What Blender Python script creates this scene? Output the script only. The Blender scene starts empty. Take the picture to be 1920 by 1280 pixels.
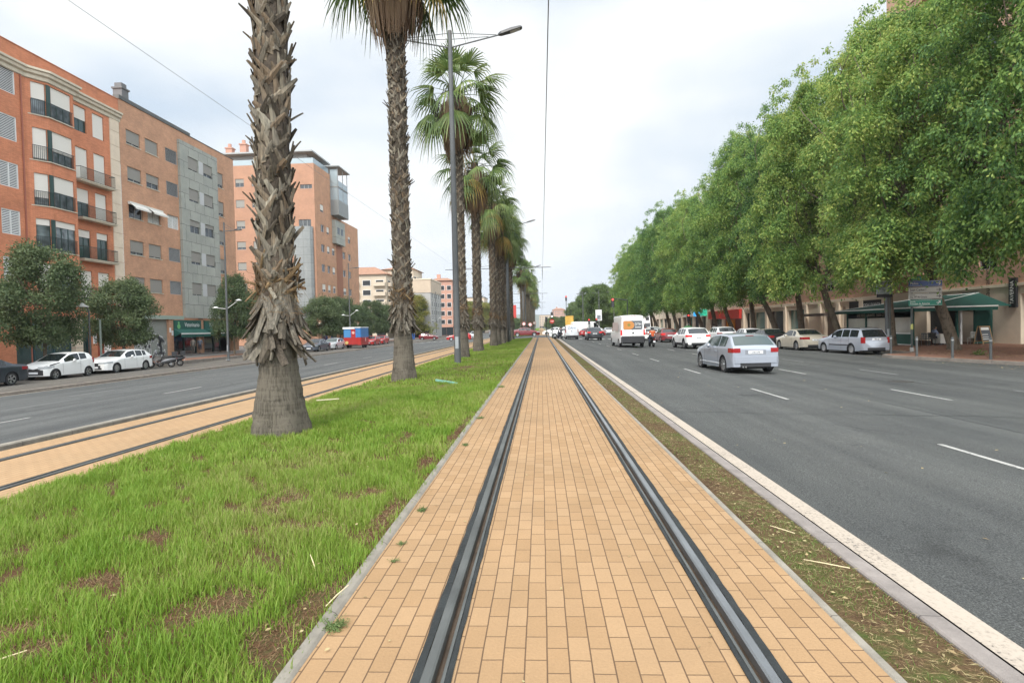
import bpy, math, random
import numpy as np
from mathutils import Vector, Matrix
rnd = random.Random(7)
np.random.seed(7)
R_ = math.radians
C = bpy.context.scene.collection
SC = bpy.context.scene

# ------------------------------------------------------------ camera
CAM_H = 1.52
def camera():
    F, vx, vy, roll = 1080.0, 1015 - 960, 640 - 612, R_(1.2)
    d = Vector((vx, vy, F)).normalized()
    u = Vector((-math.sin(roll), math.cos(roll), 0)); u = (u - d * u.dot(d)).normalized()
    x = u.cross(d)
    if x[0] < 0: x = -x
    right = Vector((x[0], d[0], u[0])); up = Vector((x[1], d[1], u[1])); fwd = Vector((x[2], d[2], u[2]))
    m = Matrix((( right[0], up[0], -fwd[0], 0), (right[1], up[1], -fwd[1], 0), (right[2], up[2], -fwd[2], CAM_H), (0, 0, 0, 1)))
    cd = bpy.data.cameras.new('camera'); co = bpy.data.objects.new('camera', cd); C.objects.link(co)
    co.matrix_world = m; cd.sensor_width = 36; cd.lens = 36 * F / 1920; cd.clip_start = .05; cd.clip_end = 6000
    SC.camera = co
# rows above: right/up/fwd are the camera axes in world space
camera()

# ------------------------------------------------------------ sky, sun, exposure
SUN_EL, SUN_AZ = 46.0, 192.0           # degrees above the horizon; clockwise from +Y (ahead), so behind the camera and a little left
W = bpy.data.worlds.new('World'); SC.world = W; W.use_nodes = True
nt = W.node_tree; nt.nodes.clear()
def wn(t, **k):
    n = nt.nodes.new(t)
    for a, b in k.items(): setattr(n, a, b)
    return n
def lk(a, b): nt.links.new(a, b)
sky = wn('ShaderNodeTexSky', sky_type='NISHITA', sun_disc=False, sun_elevation=R_(SUN_EL), sun_rotation=R_(SUN_AZ))
bg1 = wn('ShaderNodeBackground'); bg1.inputs[1].default_value = .12; lk(sky.outputs[0], bg1.inputs[0])
tc = wn('ShaderNodeTexCoord'); sep = wn('ShaderNodeSeparateXYZ'); lk(tc.outputs['Generated'], sep.inputs[0])
mp = wn('ShaderNodeMapping'); mp.inputs['Scale'].default_value = (1.2, 1.2, 2.6); mp.inputs['Location'].default_value = (.35, .1, .4); lk(tc.outputs['Generated'], mp.inputs[0])
nz = wn('ShaderNodeTexNoise'); nz.inputs['Scale'].default_value = 1.7; nz.inputs['Detail'].default_value = 6; nz.inputs['Roughness'].default_value = .45; lk(mp.outputs[0], nz.inputs[0])
rp = wn('ShaderNodeValToRGB'); e = rp.color_ramp.elements
e[0].position, e[0].color = .37, (.405, .48, .565, 1)
e[1].position, e[1].color = .57, (.70, .712, .712, 1)
lk(nz.outputs[0], rp.inputs[0])
# an overcast dome is brighter towards the zenith
mr = wn('ShaderNodeMapRange'); mr.inputs[1].default_value = .5; mr.inputs[2].default_value = 1.0; mr.inputs[3].default_value = 1.0; mr.inputs[4].default_value = 1.1
lk(sep.outputs[2], mr.inputs[0])
# sky boost added at the sides and behind, out of view, to light facades
mb = wn('ShaderNodeMapRange', interpolation_type='SMOOTHSTEP'); mb.inputs[1].default_value = .66; mb.inputs[2].default_value = -.25; mb.inputs[3].default_value = 1.0; mb.inputs[4].default_value = 2.7
lk(sep.outputs[1], mb.inputs[0]); mm_ = wn('ShaderNodeMath', operation='MULTIPLY'); lk(mr.outputs[0], mm_.inputs[0]); lk(mb.outputs[0], mm_.inputs[1])
bg2 = wn('ShaderNodeBackground'); lk(rp.outputs[0], bg2.inputs[0]); lk(mm_.outputs[0], bg2.inputs[1])
nz2 = wn('ShaderNodeTexNoise'); nz2.inputs['Scale'].default_value = 1.1; nz2.inputs['Detail'].default_value = 4; lk(mp.outputs[0], nz2.inputs[0])
r2 = wn('ShaderNodeMapRange'); r2.inputs[1].default_value = .3; r2.inputs[2].default_value = .5; r2.inputs[3].default_value = .86; r2.inputs[4].default_value = 1.0
lk(nz2.outputs[0], r2.inputs[0])
mx = wn('ShaderNodeMixShader'); lk(r2.outputs[0], mx.inputs[0]); lk(bg1.outputs[0], mx.inputs[1]); lk(bg2.outputs[0], mx.inputs[2])
ow = wn('ShaderNodeOutputWorld'); lk(mx.outputs[0], ow.inputs[0])
sd = bpy.data.lights.new('sun', 'SUN'); sd.energy = 2.3; sd.angle = R_(12); sd.color = (1, .95, .88)
so = bpy.data.objects.new('sun', sd); C.objects.link(so)
sv = Vector((math.sin(R_(SUN_AZ)) * math.cos(R_(SUN_EL)), math.cos(R_(SUN_AZ)) * math.cos(R_(SUN_EL)), math.sin(R_(SUN_EL))))
so.rotation_euler = sv.to_track_quat('Z', 'Y').to_euler(); so.location = sv * 60
SC.view_settings.view_transform = 'Standard'; SC.view_settings.look = 'None'; SC.view_settings.exposure = .62; SC.view_settings.gamma = 1
SC.render.engine = 'CYCLES'
SC.cycles.max_bounces = 6; SC.cycles.transparent_max_bounces = 8; SC.cycles.use_adaptive_sampling = True; SC.cycles.use_denoising = True

# ------------------------------------------------------------ ground profile (cross fall to both sides)
PX = [-400, -26.2, -24.25, -24.2, -24.05, -24.0, -8.55, -8.5, -8.05, -8.0, -4.9, -1.2, 2.02, 2.12, 2.17, 8, 18.5, 400]
PZ = [-.70, -.85, -.88, -.88, -.90, -1.05, -.36, -.17, -.17, -.16, -.15, 0, 0, 0, -.16, -.36, -.5, -.5]
def gz(x): return float(np.interp(x, PX, PZ))

# ------------------------------------------------------------ helpers
class MB:
    def __init__(s): s.v = []; s.f = []; s.m = []
    def add(s, vs, fs, mi=0):
        o = len(s.v); s.v += [tuple(p) for p in vs]; s.f += [tuple(i + o for i in f) for f in fs]; s.m += [mi] * len(fs); return s
    def quad(s, a, b, c, d, mi=0): return s.add([a, b, c, d], [(0, 1, 2, 3)], mi)
    def box(s, x0, y0, z0, x1, y1, z1, mi=0, rot=0, about=None, ch=0):
        if ch:
            return s.prism([(x0 + ch, y0), (x1 - ch, y0), (x1, y0 + ch), (x1, y1 - ch), (x1 - ch, y1), (x0 + ch, y1), (x0, y1 - ch), (x0, y0 + ch)], z0, z1, mi)
        v = [(x0, y0, z0), (x1, y0, z0), (x1, y1, z0), (x0, y1, z0), (x0, y0, z1), (x1, y0, z1), (x1, y1, z1), (x0, y1, z1)]
        if rot:
            cx, cy = about or ((x0 + x1) / 2, (y0 + y1) / 2); c, n = math.cos(rot), math.sin(rot)
            v = [(cx + (x - cx) * c - (y - cy) * n, cy + (x - cx) * n + (y - cy) * c, z) for x, y, z in v]
        return s.add(v, [(3, 2, 1, 0), (4, 5, 6, 7), (0, 1, 5, 4), (1, 2, 6, 5), (2, 3, 7, 6), (3, 0, 4, 7)], mi)
    def prism(s, poly, z0, z1, mi=0):
        n = len(poly); v = [(x, y, z0) for x, y in poly] + [(x, y, z1) for x, y in poly]
        return s.add(v, [tuple(range(n - 1, -1, -1)), tuple(range(n, 2 * n))] + [(i, (i + 1) % n, n + (i + 1) % n, n + i) for i in range(n)], mi)
    def prismx(s, poly, x0, x1, mi=0):
        n = len(poly); v = [(x0, y, z) for y, z in poly] + [(x1, y, z) for y, z in poly]
        return s.add(v, [tuple(range(n - 1, -1, -1)), tuple(range(n, 2 * n))] + [(i, (i + 1) % n, n + (i + 1) % n, n + i) for i in range(n)], mi)
    def tube(s, pts, rad, n=8, mi=0, cap=True):
        pts = [Vector(p) for p in pts]
        if not hasattr(rad, '__len__'): rad = [rad] * len(pts)
        vs = []; fs = []; prev = None
        for i, p in enumerate(pts):
            t = (pts[min(i + 1, len(pts) - 1)] - pts[max(i - 1, 0)]).normalized()
            if prev is None:
                a = Vector((1, 0, 0)) if abs(t.x) < .8 else Vector((0, 1, 0)); prev = t.cross(a).normalized()
            prev = (prev - t * prev.dot(t)).normalized(); b = t.cross(prev)
            for k in range(n):
                q = 2 * math.pi * k / n; vs.append(p + (prev * math.cos(q) + b * math.sin(q)) * rad[i])
        for i in range(len(pts) - 1):
            for k in range(n): fs.append((i * n + k, i * n + (k + 1) % n, (i + 1) * n + (k + 1) % n, (i + 1) * n + k))
        if cap: fs.append(tuple(range(n - 1, -1, -1))); fs.append(tuple((len(pts) - 1) * n + k for k in range(n)))
        return s.add(vs, fs, mi)
    def disc(s, c, axis, r, h, n=20, mi=0):
        c = Vector(c); a = Vector(axis).normalized(); return s.tube([c, c + a * h], r, n, mi)
    def lathe(s, prof, c=(0, 0, 0), n=16, mi=0, axis='z'):
        vs = []; fs = []
        for r, h in prof:
            for k in range(n):
                q = 2 * math.pi * k / n; a, b = r * math.cos(q), r * math.sin(q)
                vs.append((c[0] + a, c[1] + b, c[2] + h) if axis == 'z' else (c[0] + h, c[1] + a, c[2] + b))
        for i in range(len(prof) - 1):
            for k in range(n): fs.append((i * n + k, i * n + (k + 1) % n, (i + 1) * n + (k + 1) % n, (i + 1) * n + k))
        return s.add(vs, fs, mi)
    def build(s, name, mats, parent=None, smooth=False, at=None, loc=None, rz=0):
        """at: the vertices are world coordinates, shift them so that the object's origin is there"""
        me = bpy.data.meshes.new(name)
        v = s.v
        if parent is not None and at is None: at = parent.get('_at')
        if at is not None: v = [(x - at[0], y - at[1], z - at[2]) for x, y, z in v]
        me.from_pydata(v, [], s.f)
        if not isinstance(mats, (list, tuple)): mats = [mats]
        for m in mats: me.materials.append(m)
        if len(mats) > 1: me.polygons.foreach_set('material_index', s.m)
        if smooth: me.polygons.foreach_set('use_smooth', [True] * len(s.f))
        me.update()
        return link(name, me, parent, loc if loc is not None else (at if (at is not None and parent is None) else None), rz)
def link(name, me, parent=None, loc=None, rz=0):
    o = bpy.data.objects.new(name, me); C.objects.link(o)
    if parent is not None: o.parent = parent
    if loc is not None: o.location = loc
    if rz: o.rotation_euler.z = rz
    return o
def np_mesh(name, V, Q, mats, mi=None, smooth=False):
    me = bpy.data.meshes.new(name); V = np.asarray(V, dtype=np.float32); Q = np.asarray(Q, dtype=np.int32); k = Q.shape[1]
    me.vertices.add(len(V)); me.vertices.foreach_set('co', V.ravel())
    me.loops.add(Q.size); me.loops.foreach_set('vertex_index', Q.ravel())
    me.polygons.add(len(Q)); me.polygons.foreach_set('loop_start', np.arange(0, Q.size, k, dtype=np.int32)); me.polygons.foreach_set('loop_total', np.full(len(Q), k, dtype=np.int32))
    for m in (mats if isinstance(mats, (list, tuple)) else [mats]): me.materials.append(m)
    if mi is not None: me.polygons.foreach_set('material_index', np.asarray(mi, dtype=np.int32))
    if smooth: me.polygons.foreach_set('use_smooth', np.ones(len(Q), dtype=bool))
    me.update(); return me
def tag(o, label=None, cat=None, group=None, kind=None):
    if label: o['label'] = label
    if cat: o['category'] = cat
    if group: o['group'] = group
    if kind: o['kind'] = kind
    return o
def thing(name, label, cat, loc=(0, 0, 0), rz=0, group=None, world=False):
    o = bpy.data.objects.new(name, None); C.objects.link(o); o.location = loc; o.rotation_euler.z = rz; o.empty_display_size = .2
    if world: o['_at'] = loc
    return tag(o, label, cat, group)
def copy_tree(o, loc=None, rz=None, label=None, group=None, parent=None, scale=None):
    c = o.copy(); C.objects.link(c)
    if parent is not None: c.parent = parent
    for ch in list(KIDS(o)): copy_tree(ch, parent=c)
    if loc is not None: c.location = loc
    if rz is not None: c.rotation_euler.z = rz
    if scale is not None: c.scale = scale if hasattr(scale, '__len__') else (scale,) * 3
    if label: c['label'] = label
    if group: c['group'] = group
    return c
def KIDS(o): return o.children
def structure(name, mb, mats, smooth=False): return tag(mb.build(name, mats, smooth=smooth), kind='structure')
def text_mesh(txt, size, depth=.006, align='CENTER', squeeze=1.0):
    cu = bpy.data.curves.new('lettering', 'FONT'); cu.body = txt; cu.size = size; cu.extrude = depth / 2; cu.align_x = align; cu.align_y = 'CENTER'; cu.resolution_u = 3
    o = bpy.data.objects.new('lettering', cu); C.objects.link(o)
    me = bpy.data.meshes.new_from_object(o.evaluated_get(bpy.context.evaluated_depsgraph_get()))
    bpy.data.objects.remove(o); bpy.data.curves.remove(cu)
    if squeeze != 1.0:
        for v in me.vertices: v.co.x *= squeeze
    return me
def lettering(txt, size, m, parent, loc, rot, squeeze=1.0, align='CENTER', name='lettering'):
    """flat letters; rot = euler; loc in the parent's frame"""
    me = text_mesh(txt, size, squeeze=squeeze, align=align); me.materials.clear(); me.materials.append(m)
    o = link(name, me, parent, loc); o.rotation_euler = rot; return o
FACE_CAM = (math.pi / 2, 0, 0)                       # letters on a face looking to -Y
FACE_EAST = (math.pi / 2, 0, math.pi / 2)            # on a face looking to +X (left buildings)
FACE_WEST = (math.pi / 2, 0, -math.pi / 2)           # on a face looking to -X (right buildings)

# ------------------------------------------------------------ materials
MATS = {}
def M(name, col, rough=.6, metal=0., var=0., vscale=3., bump=0., bscale=40., spec=.5, emit=0, coat=0., trans=0., alpha=1., hue2=None, detail=4):
    if name in MATS: return MATS[name]
    m = bpy.data.materials.new(name); m.use_nodes = True; t = m.node_tree; b = t.nodes['Principled BSDF']
    b.inputs['Base Color'].default_value = (*col, 1); b.inputs['Roughness'].default_value = rough; b.inputs['Metallic'].default_value = metal
    b.inputs['Specular IOR Level'].default_value = spec; b.inputs['Coat Weight'].default_value = coat; b.inputs['Coat Roughness'].default_value = .05
    b.inputs['Transmission Weight'].default_value = trans; b.inputs['Alpha'].default_value = alpha
    if emit: b.inputs['Emission Color'].default_value = (*col, 1); b.inputs['Emission Strength'].default_value = emit
    if var or bump:
        c = t.nodes.new('ShaderNodeTexCoord')
        if var:
            n = t.nodes.new('ShaderNodeTexNoise'); n.inputs['Scale'].default_value = vscale; n.inputs['Detail'].default_value = detail; n.inputs['Roughness'].default_value = .6
            t.links.new(c.outputs['Object'], n.inputs['Vector'])
            r = t.nodes.new('ShaderNodeValToRGB'); a, z = r.color_ramp.elements; a.position, z.position = .3, .7
            a.color = (*[max(0, x * (1 - var)) for x in col], 1); z.color = (*(hue2 or [min(1, x * (1 + var)) for x in col]), 1)
            t.links.new(n.outputs[0], r.inputs[0]); t.links.new(r.outputs[0], b.inputs['Base Color'])
        if bump:
            n2 = t.nodes.new('ShaderNodeTexNoise'); n2.inputs['Scale'].default_value = bscale; n2.inputs['Detail'].default_value = 5
            t.links.new(c.outputs['Object'], n2.inputs['Vector'])
            bp = t.nodes.new('ShaderNodeBump'); bp.inputs['Strength'].default_value = bump; bp.inputs['Distance'].default_value = .02
            t.links.new(n2.outputs[0], bp.inputs['Height']); t.links.new(bp.outputs[0], b.inputs['Normal'])
    MATS[name] = m; return m
def nodes(name):
    m = bpy.data.materials.new(name); m.use_nodes = True; t = m.node_tree; MATS[name] = m
    def n(ty, **k):
        x = t.nodes.new(ty)
        for a, b in k.items():
            if a.startswith('i_'): x.inputs[a[2:].replace('_', ' ')].default_value = b
            else: setattr(x, a, b)
        return x
    return m, t, t.nodes['Principled BSDF'], n, (lambda a, b: t.links.new(a, b))
def ramp(n, stops):
    r = n('ShaderNodeValToRGB'); el = r.color_ramp.elements
    while len(el) < len(stops): el.new(.5)
    for q, (p, c) in zip(el, stops): q.position = p; q.color = (*c, 1) if len(c) == 3 else c
    return r
def brick_mat(name, c1, c2, mortar, bw, rh, ms, axes, rough=.8, bump=.35, grime=.25, off=.5, smooth=.1, shift=(0, 0), grain=.12):
    """bricks over world position; axes = (along brick, across courses)"""
    m, t, b, n, L = nodes(name)
    g = n('ShaderNodeNewGeometry'); s = n('ShaderNodeSeparateXYZ'); L(g.outputs['Position'], s.inputs[0])
    c = n('ShaderNodeCombineXYZ'); L(s.outputs['XYZ'.index(axes[0])], c.inputs[0]); L(s.outputs['XYZ'.index(axes[1])], c.inputs[1])
    mp = n('ShaderNodeMapping'); mp.inputs['Location'].default_value = (shift[0], shift[1], 0); L(c.outputs[0], mp.inputs[0])
    # a little wobble so that the courses are not ruled lines
    wz = n('ShaderNodeTexNoise', i_Scale=2.2, i_Detail=3); L(g.outputs['Position'], wz.inputs[0])
    va = n('ShaderNodeVectorMath', operation='MULTIPLY_ADD'); L(wz.outputs['Color'], va.inputs[0]); va.inputs[1].default_value = (rh * .16, rh * .10, 0); L(mp.outputs[0], va.inputs[2])
    bt = n('ShaderNodeTexBrick', offset=off, i_Scale=1.0, i_Mortar_Size=ms, i_Mortar_Smooth=smooth, i_Bias=0., i_Brick_Width=bw, i_Row_Height=rh)
    bt.inputs['Color1'].default_value = (*c1, 1); bt.inputs['Color2'].default_value = (*c2, 1); bt.inputs['Mortar'].default_value = (*mortar, 1)
    L(va.outputs[0], bt.inputs[0])
    nz = n('ShaderNodeTexNoise', i_Scale=.9, i_Detail=6, i_Roughness=.65); L(g.outputs['Position'], nz.inputs[0])
    r = ramp(n, [(.3, (1 - grime,) * 3), (.7, (1.04, 1.02, 1.0))]); L(nz.outputs[0], r.inputs[0])
    n3 = n('ShaderNodeTexNoise', i_Scale=70., i_Detail=3); L(g.outputs['Position'], n3.inputs[0])
    r3 = ramp(n, [(.3, (1 - grain,) * 3), (.7, (1 + grain * .8,) * 3)]); L(n3.outputs[0], r3.inputs[0])
    mm = n('ShaderNodeMix', data_type='RGBA', blend_type='MULTIPLY'); mm.inputs[0].default_value = 1; L(bt.outputs[0], mm.inputs[6]); L(r.outputs[0], mm.inputs[7])
    m2 = n('ShaderNodeMix', data_type='RGBA', blend_type='MULTIPLY'); m2.inputs[0].default_value = 1; L(mm.outputs[2], m2.inputs[6]); L(r3.outputs[0], m2.inputs[7])
    L(m2.outputs[2], b.inputs['Base Color']); b.inputs['Roughness'].default_value = rough; b.inputs['Specular IOR Level'].default_value = .25
    ad = n('ShaderNodeMath', operation='MULTIPLY_ADD'); L(bt.outputs['Fac'], ad.inputs[0]); ad.inputs[1].default_value = -1.; L(n3.outputs[0], ad.inputs[2])
    bp = n('ShaderNodeBump', i_Strength=bump, i_Distance=.006); L(ad.outputs[0], bp.inputs['Height']); L(bp.outputs[0], b.inputs['Normal'])
    return m
def leaf_mat(name, cols, transl=.35, rough=.55, patch=.35):
    """colour differs leaf by leaf and clump by clump"""
    m, t, b, n, L = nodes(name)
    g = n('ShaderNodeNewGeometry'); r = ramp(n, [(i / (len(cols) - 1), c) for i, c in enumerate(cols)])
    tc = n('ShaderNodeTexCoord'); nz = n('ShaderNodeTexNoise', i_Scale=.55, i_Detail=2); L(tc.outputs['Object'], nz.inputs[0])
    oi = n('ShaderNodeObjectInfo')
    a = n('ShaderNodeMath', operation='MULTIPLY_ADD'); L(g.outputs['Random Per Island'], a.inputs[0]); a.inputs[1].default_value = .55; a.inputs[2].default_value = -.27
    b2 = n('ShaderNodeMath', operation='MULTIPLY_ADD'); L(nz.outputs[0], b2.inputs[0]); b2.inputs[1].default_value = 1.25; b2.inputs[2].default_value = -.20
    c2 = n('ShaderNodeMath', operation='ADD'); L(a.outputs[0], c2.inputs[0]); L(b2.outputs[0], c2.inputs[1])
    d2 = n('ShaderNodeMath', operation='MULTIPLY_ADD', use_clamp=True); L(oi.outputs['Random'], d2.inputs[0]); d2.inputs[1].default_value = .34; L(c2.outputs[0], d2.inputs[2])
    L(d2.outputs[0], r.inputs[0]); L(r.outputs[0], b.inputs['Base Color']); b.inputs['Roughness'].default_value = rough; b.inputs['Specular IOR Level'].default_value = .3
    tr = n('ShaderNodeBsdfTranslucent'); L(r.outputs[0], tr.inputs[0]); mx = n('ShaderNodeMixShader'); mx.inputs[0].default_value = transl
    L(b.outputs[0], mx.inputs[1]); L(tr.outputs[0], mx.inputs[2]); L(mx.outputs[0], t.nodes['Material Output'].inputs[0])
    return m
white = M('white_paint', (.78, .78, .76), .45); black = M('black_plastic', (.02, .02, .022), .5); dark = M('dark_interior', (.02, .022, .024), .7)
steel = M('galvanised_steel', (.33, .35, .36), .5, .4, var=.12, vscale=2); dgrey = M('dark_grey_paint', (.10, .105, .11), .5, var=.15)
rubber = M('tyre_rubber', (.018, .018, .019), .85); alloy = M('alloy', (.55, .56, .57), .3, .9); chrome = M('chrome', (.7, .7, .7), .12, 1)
concrete = M('concrete', (.36, .34, .31), .9, var=.15, vscale=2.5, bump=.3, bscale=30)

# ============================================================ SETTING: ground, roads, tracks
def strip(name, xs, y0, y1, m, dz=0, ny=None, mats=None):
    """a sheet that follows the ground profile across the street"""
    b = MB(); ny = ny or max(1, int((y1 - y0) / 20))
    for j in range(ny):
        a, c = y0 + (y1 - y0) * j / ny, y0 + (y1 - y0) * (j + 1) / ny
        for x0, x1 in zip(xs[:-1], xs[1:]): b.quad((x0, a, gz(x0 + 1e-4) + dz), (x1, a, gz(x1 - 1e-4) + dz), (x1, c, gz(x1 - 1e-4) + dz), (x0, c, gz(x0 + 1e-4) + dz))
    return structure(name, b, m)
Y0, Y1 = -14, 620

def asphalt_mat(name, base, wear):
    m, t, b, n, L = nodes(name)
    g = n('ShaderNodeNewGeometry')
    n1 = n('ShaderNodeTexNoise', i_Scale=88., i_Detail=4, i_Roughness=.75); L(g.outputs['Position'], n1.inputs[0])
    r1 = ramp(n, [(.34, tuple(x * .30 for x in base)), (.5, base), (.66, tuple(x * 2.3 for x in base))]); L(n1.outputs[0], r1.inputs[0])
    mp = n('ShaderNodeMapping'); mp.inputs['Scale'].default_value = (1.1, .05, 1); L(g.outputs['Position'], mp.inputs[0])
    n2 = n('ShaderNodeTexNoise', i_Scale=1.0, i_Detail=5, i_Roughness=.6); L(mp.outputs[0], n2.inputs[0])
    r2 = ramp(n, [(.3, (.70, .70, .71)), (.7, (1.32, 1.31, 1.28))]); L(n2.outputs[0], r2.inputs[0])
    n3 = n('ShaderNodeTexNoise', i_Scale=.35, i_Detail=6, i_Roughness=.7); L(g.outputs['Position'], n3.inputs[0])
    r3 = ramp(n, [(.3, (.85, .85, .86)), (.7, wear)]); L(n3.outputs[0], r3.inputs[0])
    a = n('ShaderNodeMix', data_type='RGBA', blend_type='MULTIPLY'); a.inputs[0].default_value = 1; L(r1.outputs[0], a.inputs[6]); L(r2.outputs[0], a.inputs[7])
    c = n('ShaderNodeMix', data_type='RGBA', blend_type='MULTIPLY'); c.inputs[0].default_value = 1; L(a.outputs[2], c.inputs[6]); L(r3.outputs[0], c.inputs[7])
    wv = n('ShaderNodeTexNoise', i_Scale=1.6, i_Detail=5); L(g.outputs['Position'], wv.inputs[0])
    wa = n('ShaderNodeVectorMath', operation='MULTIPLY_ADD'); L(wv.outputs['Color'], wa.inputs[0]); wa.inputs[1].default_value = (.9, .9, 0); L(g.outputs['Position'], wa.inputs[2])
    m5 = n('ShaderNodeMapping'); m5.inputs['Scale'].default_value = (.42, .16, 1); L(wa.outputs[0], m5.inputs[0])
    vo = n('ShaderNodeTexVoronoi', feature='DISTANCE_TO_EDGE', i_Scale=1.0); L(m5.outputs[0], vo.inputs[0]); rv = ramp(n, [(.0, (.45, .45, .45)), (.004, (.6, .6, .6)), (.008, (1, 1, 1))]); L(vo.outputs[0], rv.inputs[0])
    n6 = n('ShaderNodeTexNoise', i_Scale=.12, i_Detail=2); L(g.outputs['Position'], n6.inputs[0]); r6 = ramp(n, [(.52, (0, 0, 0)), (.60, (1, 1, 1))]); L(n6.outputs[0], r6.inputs[0])
    d = n('ShaderNodeMix', data_type='RGBA', blend_type='MULTIPLY'); L(r6.outputs[0], d.inputs[0]); L(c.outputs[2], d.inputs[6]); L(rv.outputs[0], d.inputs[7])
    n7 = n('ShaderNodeTexNoise', i_Scale=.8, i_Detail=3); L(g.outputs['Position'], n7.inputs[0]); r7 = ramp(n, [(.27, (.62, .62, .62)), (.34, (1, 1, 1))]); L(n7.outputs[0], r7.inputs[0])
    e = n('ShaderNodeMix', data_type='RGBA', blend_type='MULTIPLY'); e.inputs[0].default_value = .8; L(d.outputs[2], e.inputs[6]); L(r7.outputs[0], e.inputs[7])
    L(e.outputs[2], b.inputs['Base Color']); b.inputs['Roughness'].default_value = .82; b.inputs['Specular IOR Level'].default_value = .3
    bp = n('ShaderNodeBump', i_Strength=.8, i_Distance=.008); L(n1.outputs[0], bp.inputs['Height']); L(bp.outputs[0], b.inputs['Normal'])
    return m
asphalt = asphalt_mat('asphalt', (.063, .066, .064), (1.15, 1.13, 1.1)); asphalt_l = asphalt_mat('asphalt_light', (.076, .080, .079), (1.15, 1.13, 1.1)); asphalt_p = asphalt_mat('asphalt_dusty', (.10, .095, .087), (1.2, 1.12, 1.0))
def paint_mat(name, col, under, thr):
    """road paint worn through to the asphalt in flecks"""
    m, t, b, n, L = nodes(name)
    g = n('ShaderNodeNewGeometry'); n1 = n('ShaderNodeTexNoise', i_Scale=42., i_Detail=5, i_Roughness=.65); L(g.outputs['Position'], n1.inputs[0])
    n0 = n('ShaderNodeTexNoise', i_Scale=1.3, i_Detail=3); L(g.outputs['Position'], n0.inputs[0])
    ad = n('ShaderNodeMath', operation='MULTIPLY_ADD'); L(n0.outputs[0], ad.inputs[0]); ad.inputs[1].default_value = .35; L(n1.outputs[0], ad.inputs[2])
    r = ramp(n, [(thr, under), (thr + .03, tuple(x * .8 for x in col)), (thr + .2, col)]); L(ad.outputs[0], r.inputs[0])
    L(r.outputs[0], b.inputs['Base Color']); b.inputs['Roughness'].default_value = .75; return m
lane_paint = paint_mat('lane_paint', (.42, .41, .38), (.07, .07, .07), .56); edge_paint = paint_mat('edge_paint', (.43, .365, .295), (.14, .122, .108), .525); faint_paint = paint_mat('faint_paint', (.24, .24, .23), (.075, .075, .075), .60)
paver = brick_mat('tan_paver', (.325, .205, .106), (.375, .245, .134), (.13, .080, .046), .2, .1, .0036, 'YX', bump=.45, grime=.15, grain=.05)
paver_l = brick_mat('tan_paver_left', (.37, .24, .13), (.40, .265, .147), (.18, .115, .065), .2, .1, .004, 'YX', bump=.5, grime=.10, grain=.05)
def soil_mat(name, stops, sc=9., bump=.8):
    m, t, b, n, L = nodes(name)
    g = n('ShaderNodeNewGeometry'); n1 = n('ShaderNodeTexNoise', i_Scale=sc, i_Detail=8, i_Roughness=.72); L(g.outputs['Position'], n1.inputs[0])
    n2 = n('ShaderNodeTexNoise', i_Scale=1.1, i_Detail=4); L(g.outputs['Position'], n2.inputs[0])
    ad = n('ShaderNodeMath', operation='MULTIPLY_ADD'); L(n2.outputs[0], ad.inputs[0]); ad.inputs[1].default_value = .8; L(n1.outputs[0], ad.inputs[2])
    sb = n('ShaderNodeMath', operation='MULTIPLY'); L(ad.outputs[0], sb.inputs[0]); sb.inputs[1].default_value = .56
    r = ramp(n, stops); L(sb.outputs[0], r.inputs[0]); L(r.outputs[0], b.inputs['Base Color']); b.inputs['Roughness'].default_value = .95; b.inputs['Specular IOR Level'].default_value = .1
    n3 = n('ShaderNodeTexNoise', i_Scale=60., i_Detail=4); L(g.outputs['Position'], n3.inputs[0])
    bp = n('ShaderNodeBump', i_Strength=bump, i_Distance=.02); L(n3.outputs[0], bp.inputs['Height']); L(bp.outputs[0], b.inputs['Normal']); return m
soil = soil_mat('bare_soil', [(.36, (.045, .028, .016)), (.48, (.11, .070, .038)), (.58, (.085, .085, .030)), (.67, (.065, .095, .026))])
turf = soil_mat('turf_soil', [(.36, (.045, .025, .014)), (.46, (.105, .055, .030)), (.55, (.085, .065, .030)), (.66, (.07, .085, .022))], sc=22.)
lawn = soil_mat('lawn', [(.34, (.085, .135, .018)), (.5, (.13, .20, .025)), (.66, (.165, .235, .04))], sc=14.)
pave_red = brick_mat('red_paving', (.27, .14, .095), (.32, .18, .12), (.16, .09, .07), .2, .1, .006, 'YX', grime=.3)
pave_grey = brick_mat('grey_paving', (.21, .20, .185), (.25, .235, .215), (.12, .115, .11), .4, .4, .008, 'YX', grime=.3)
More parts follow.
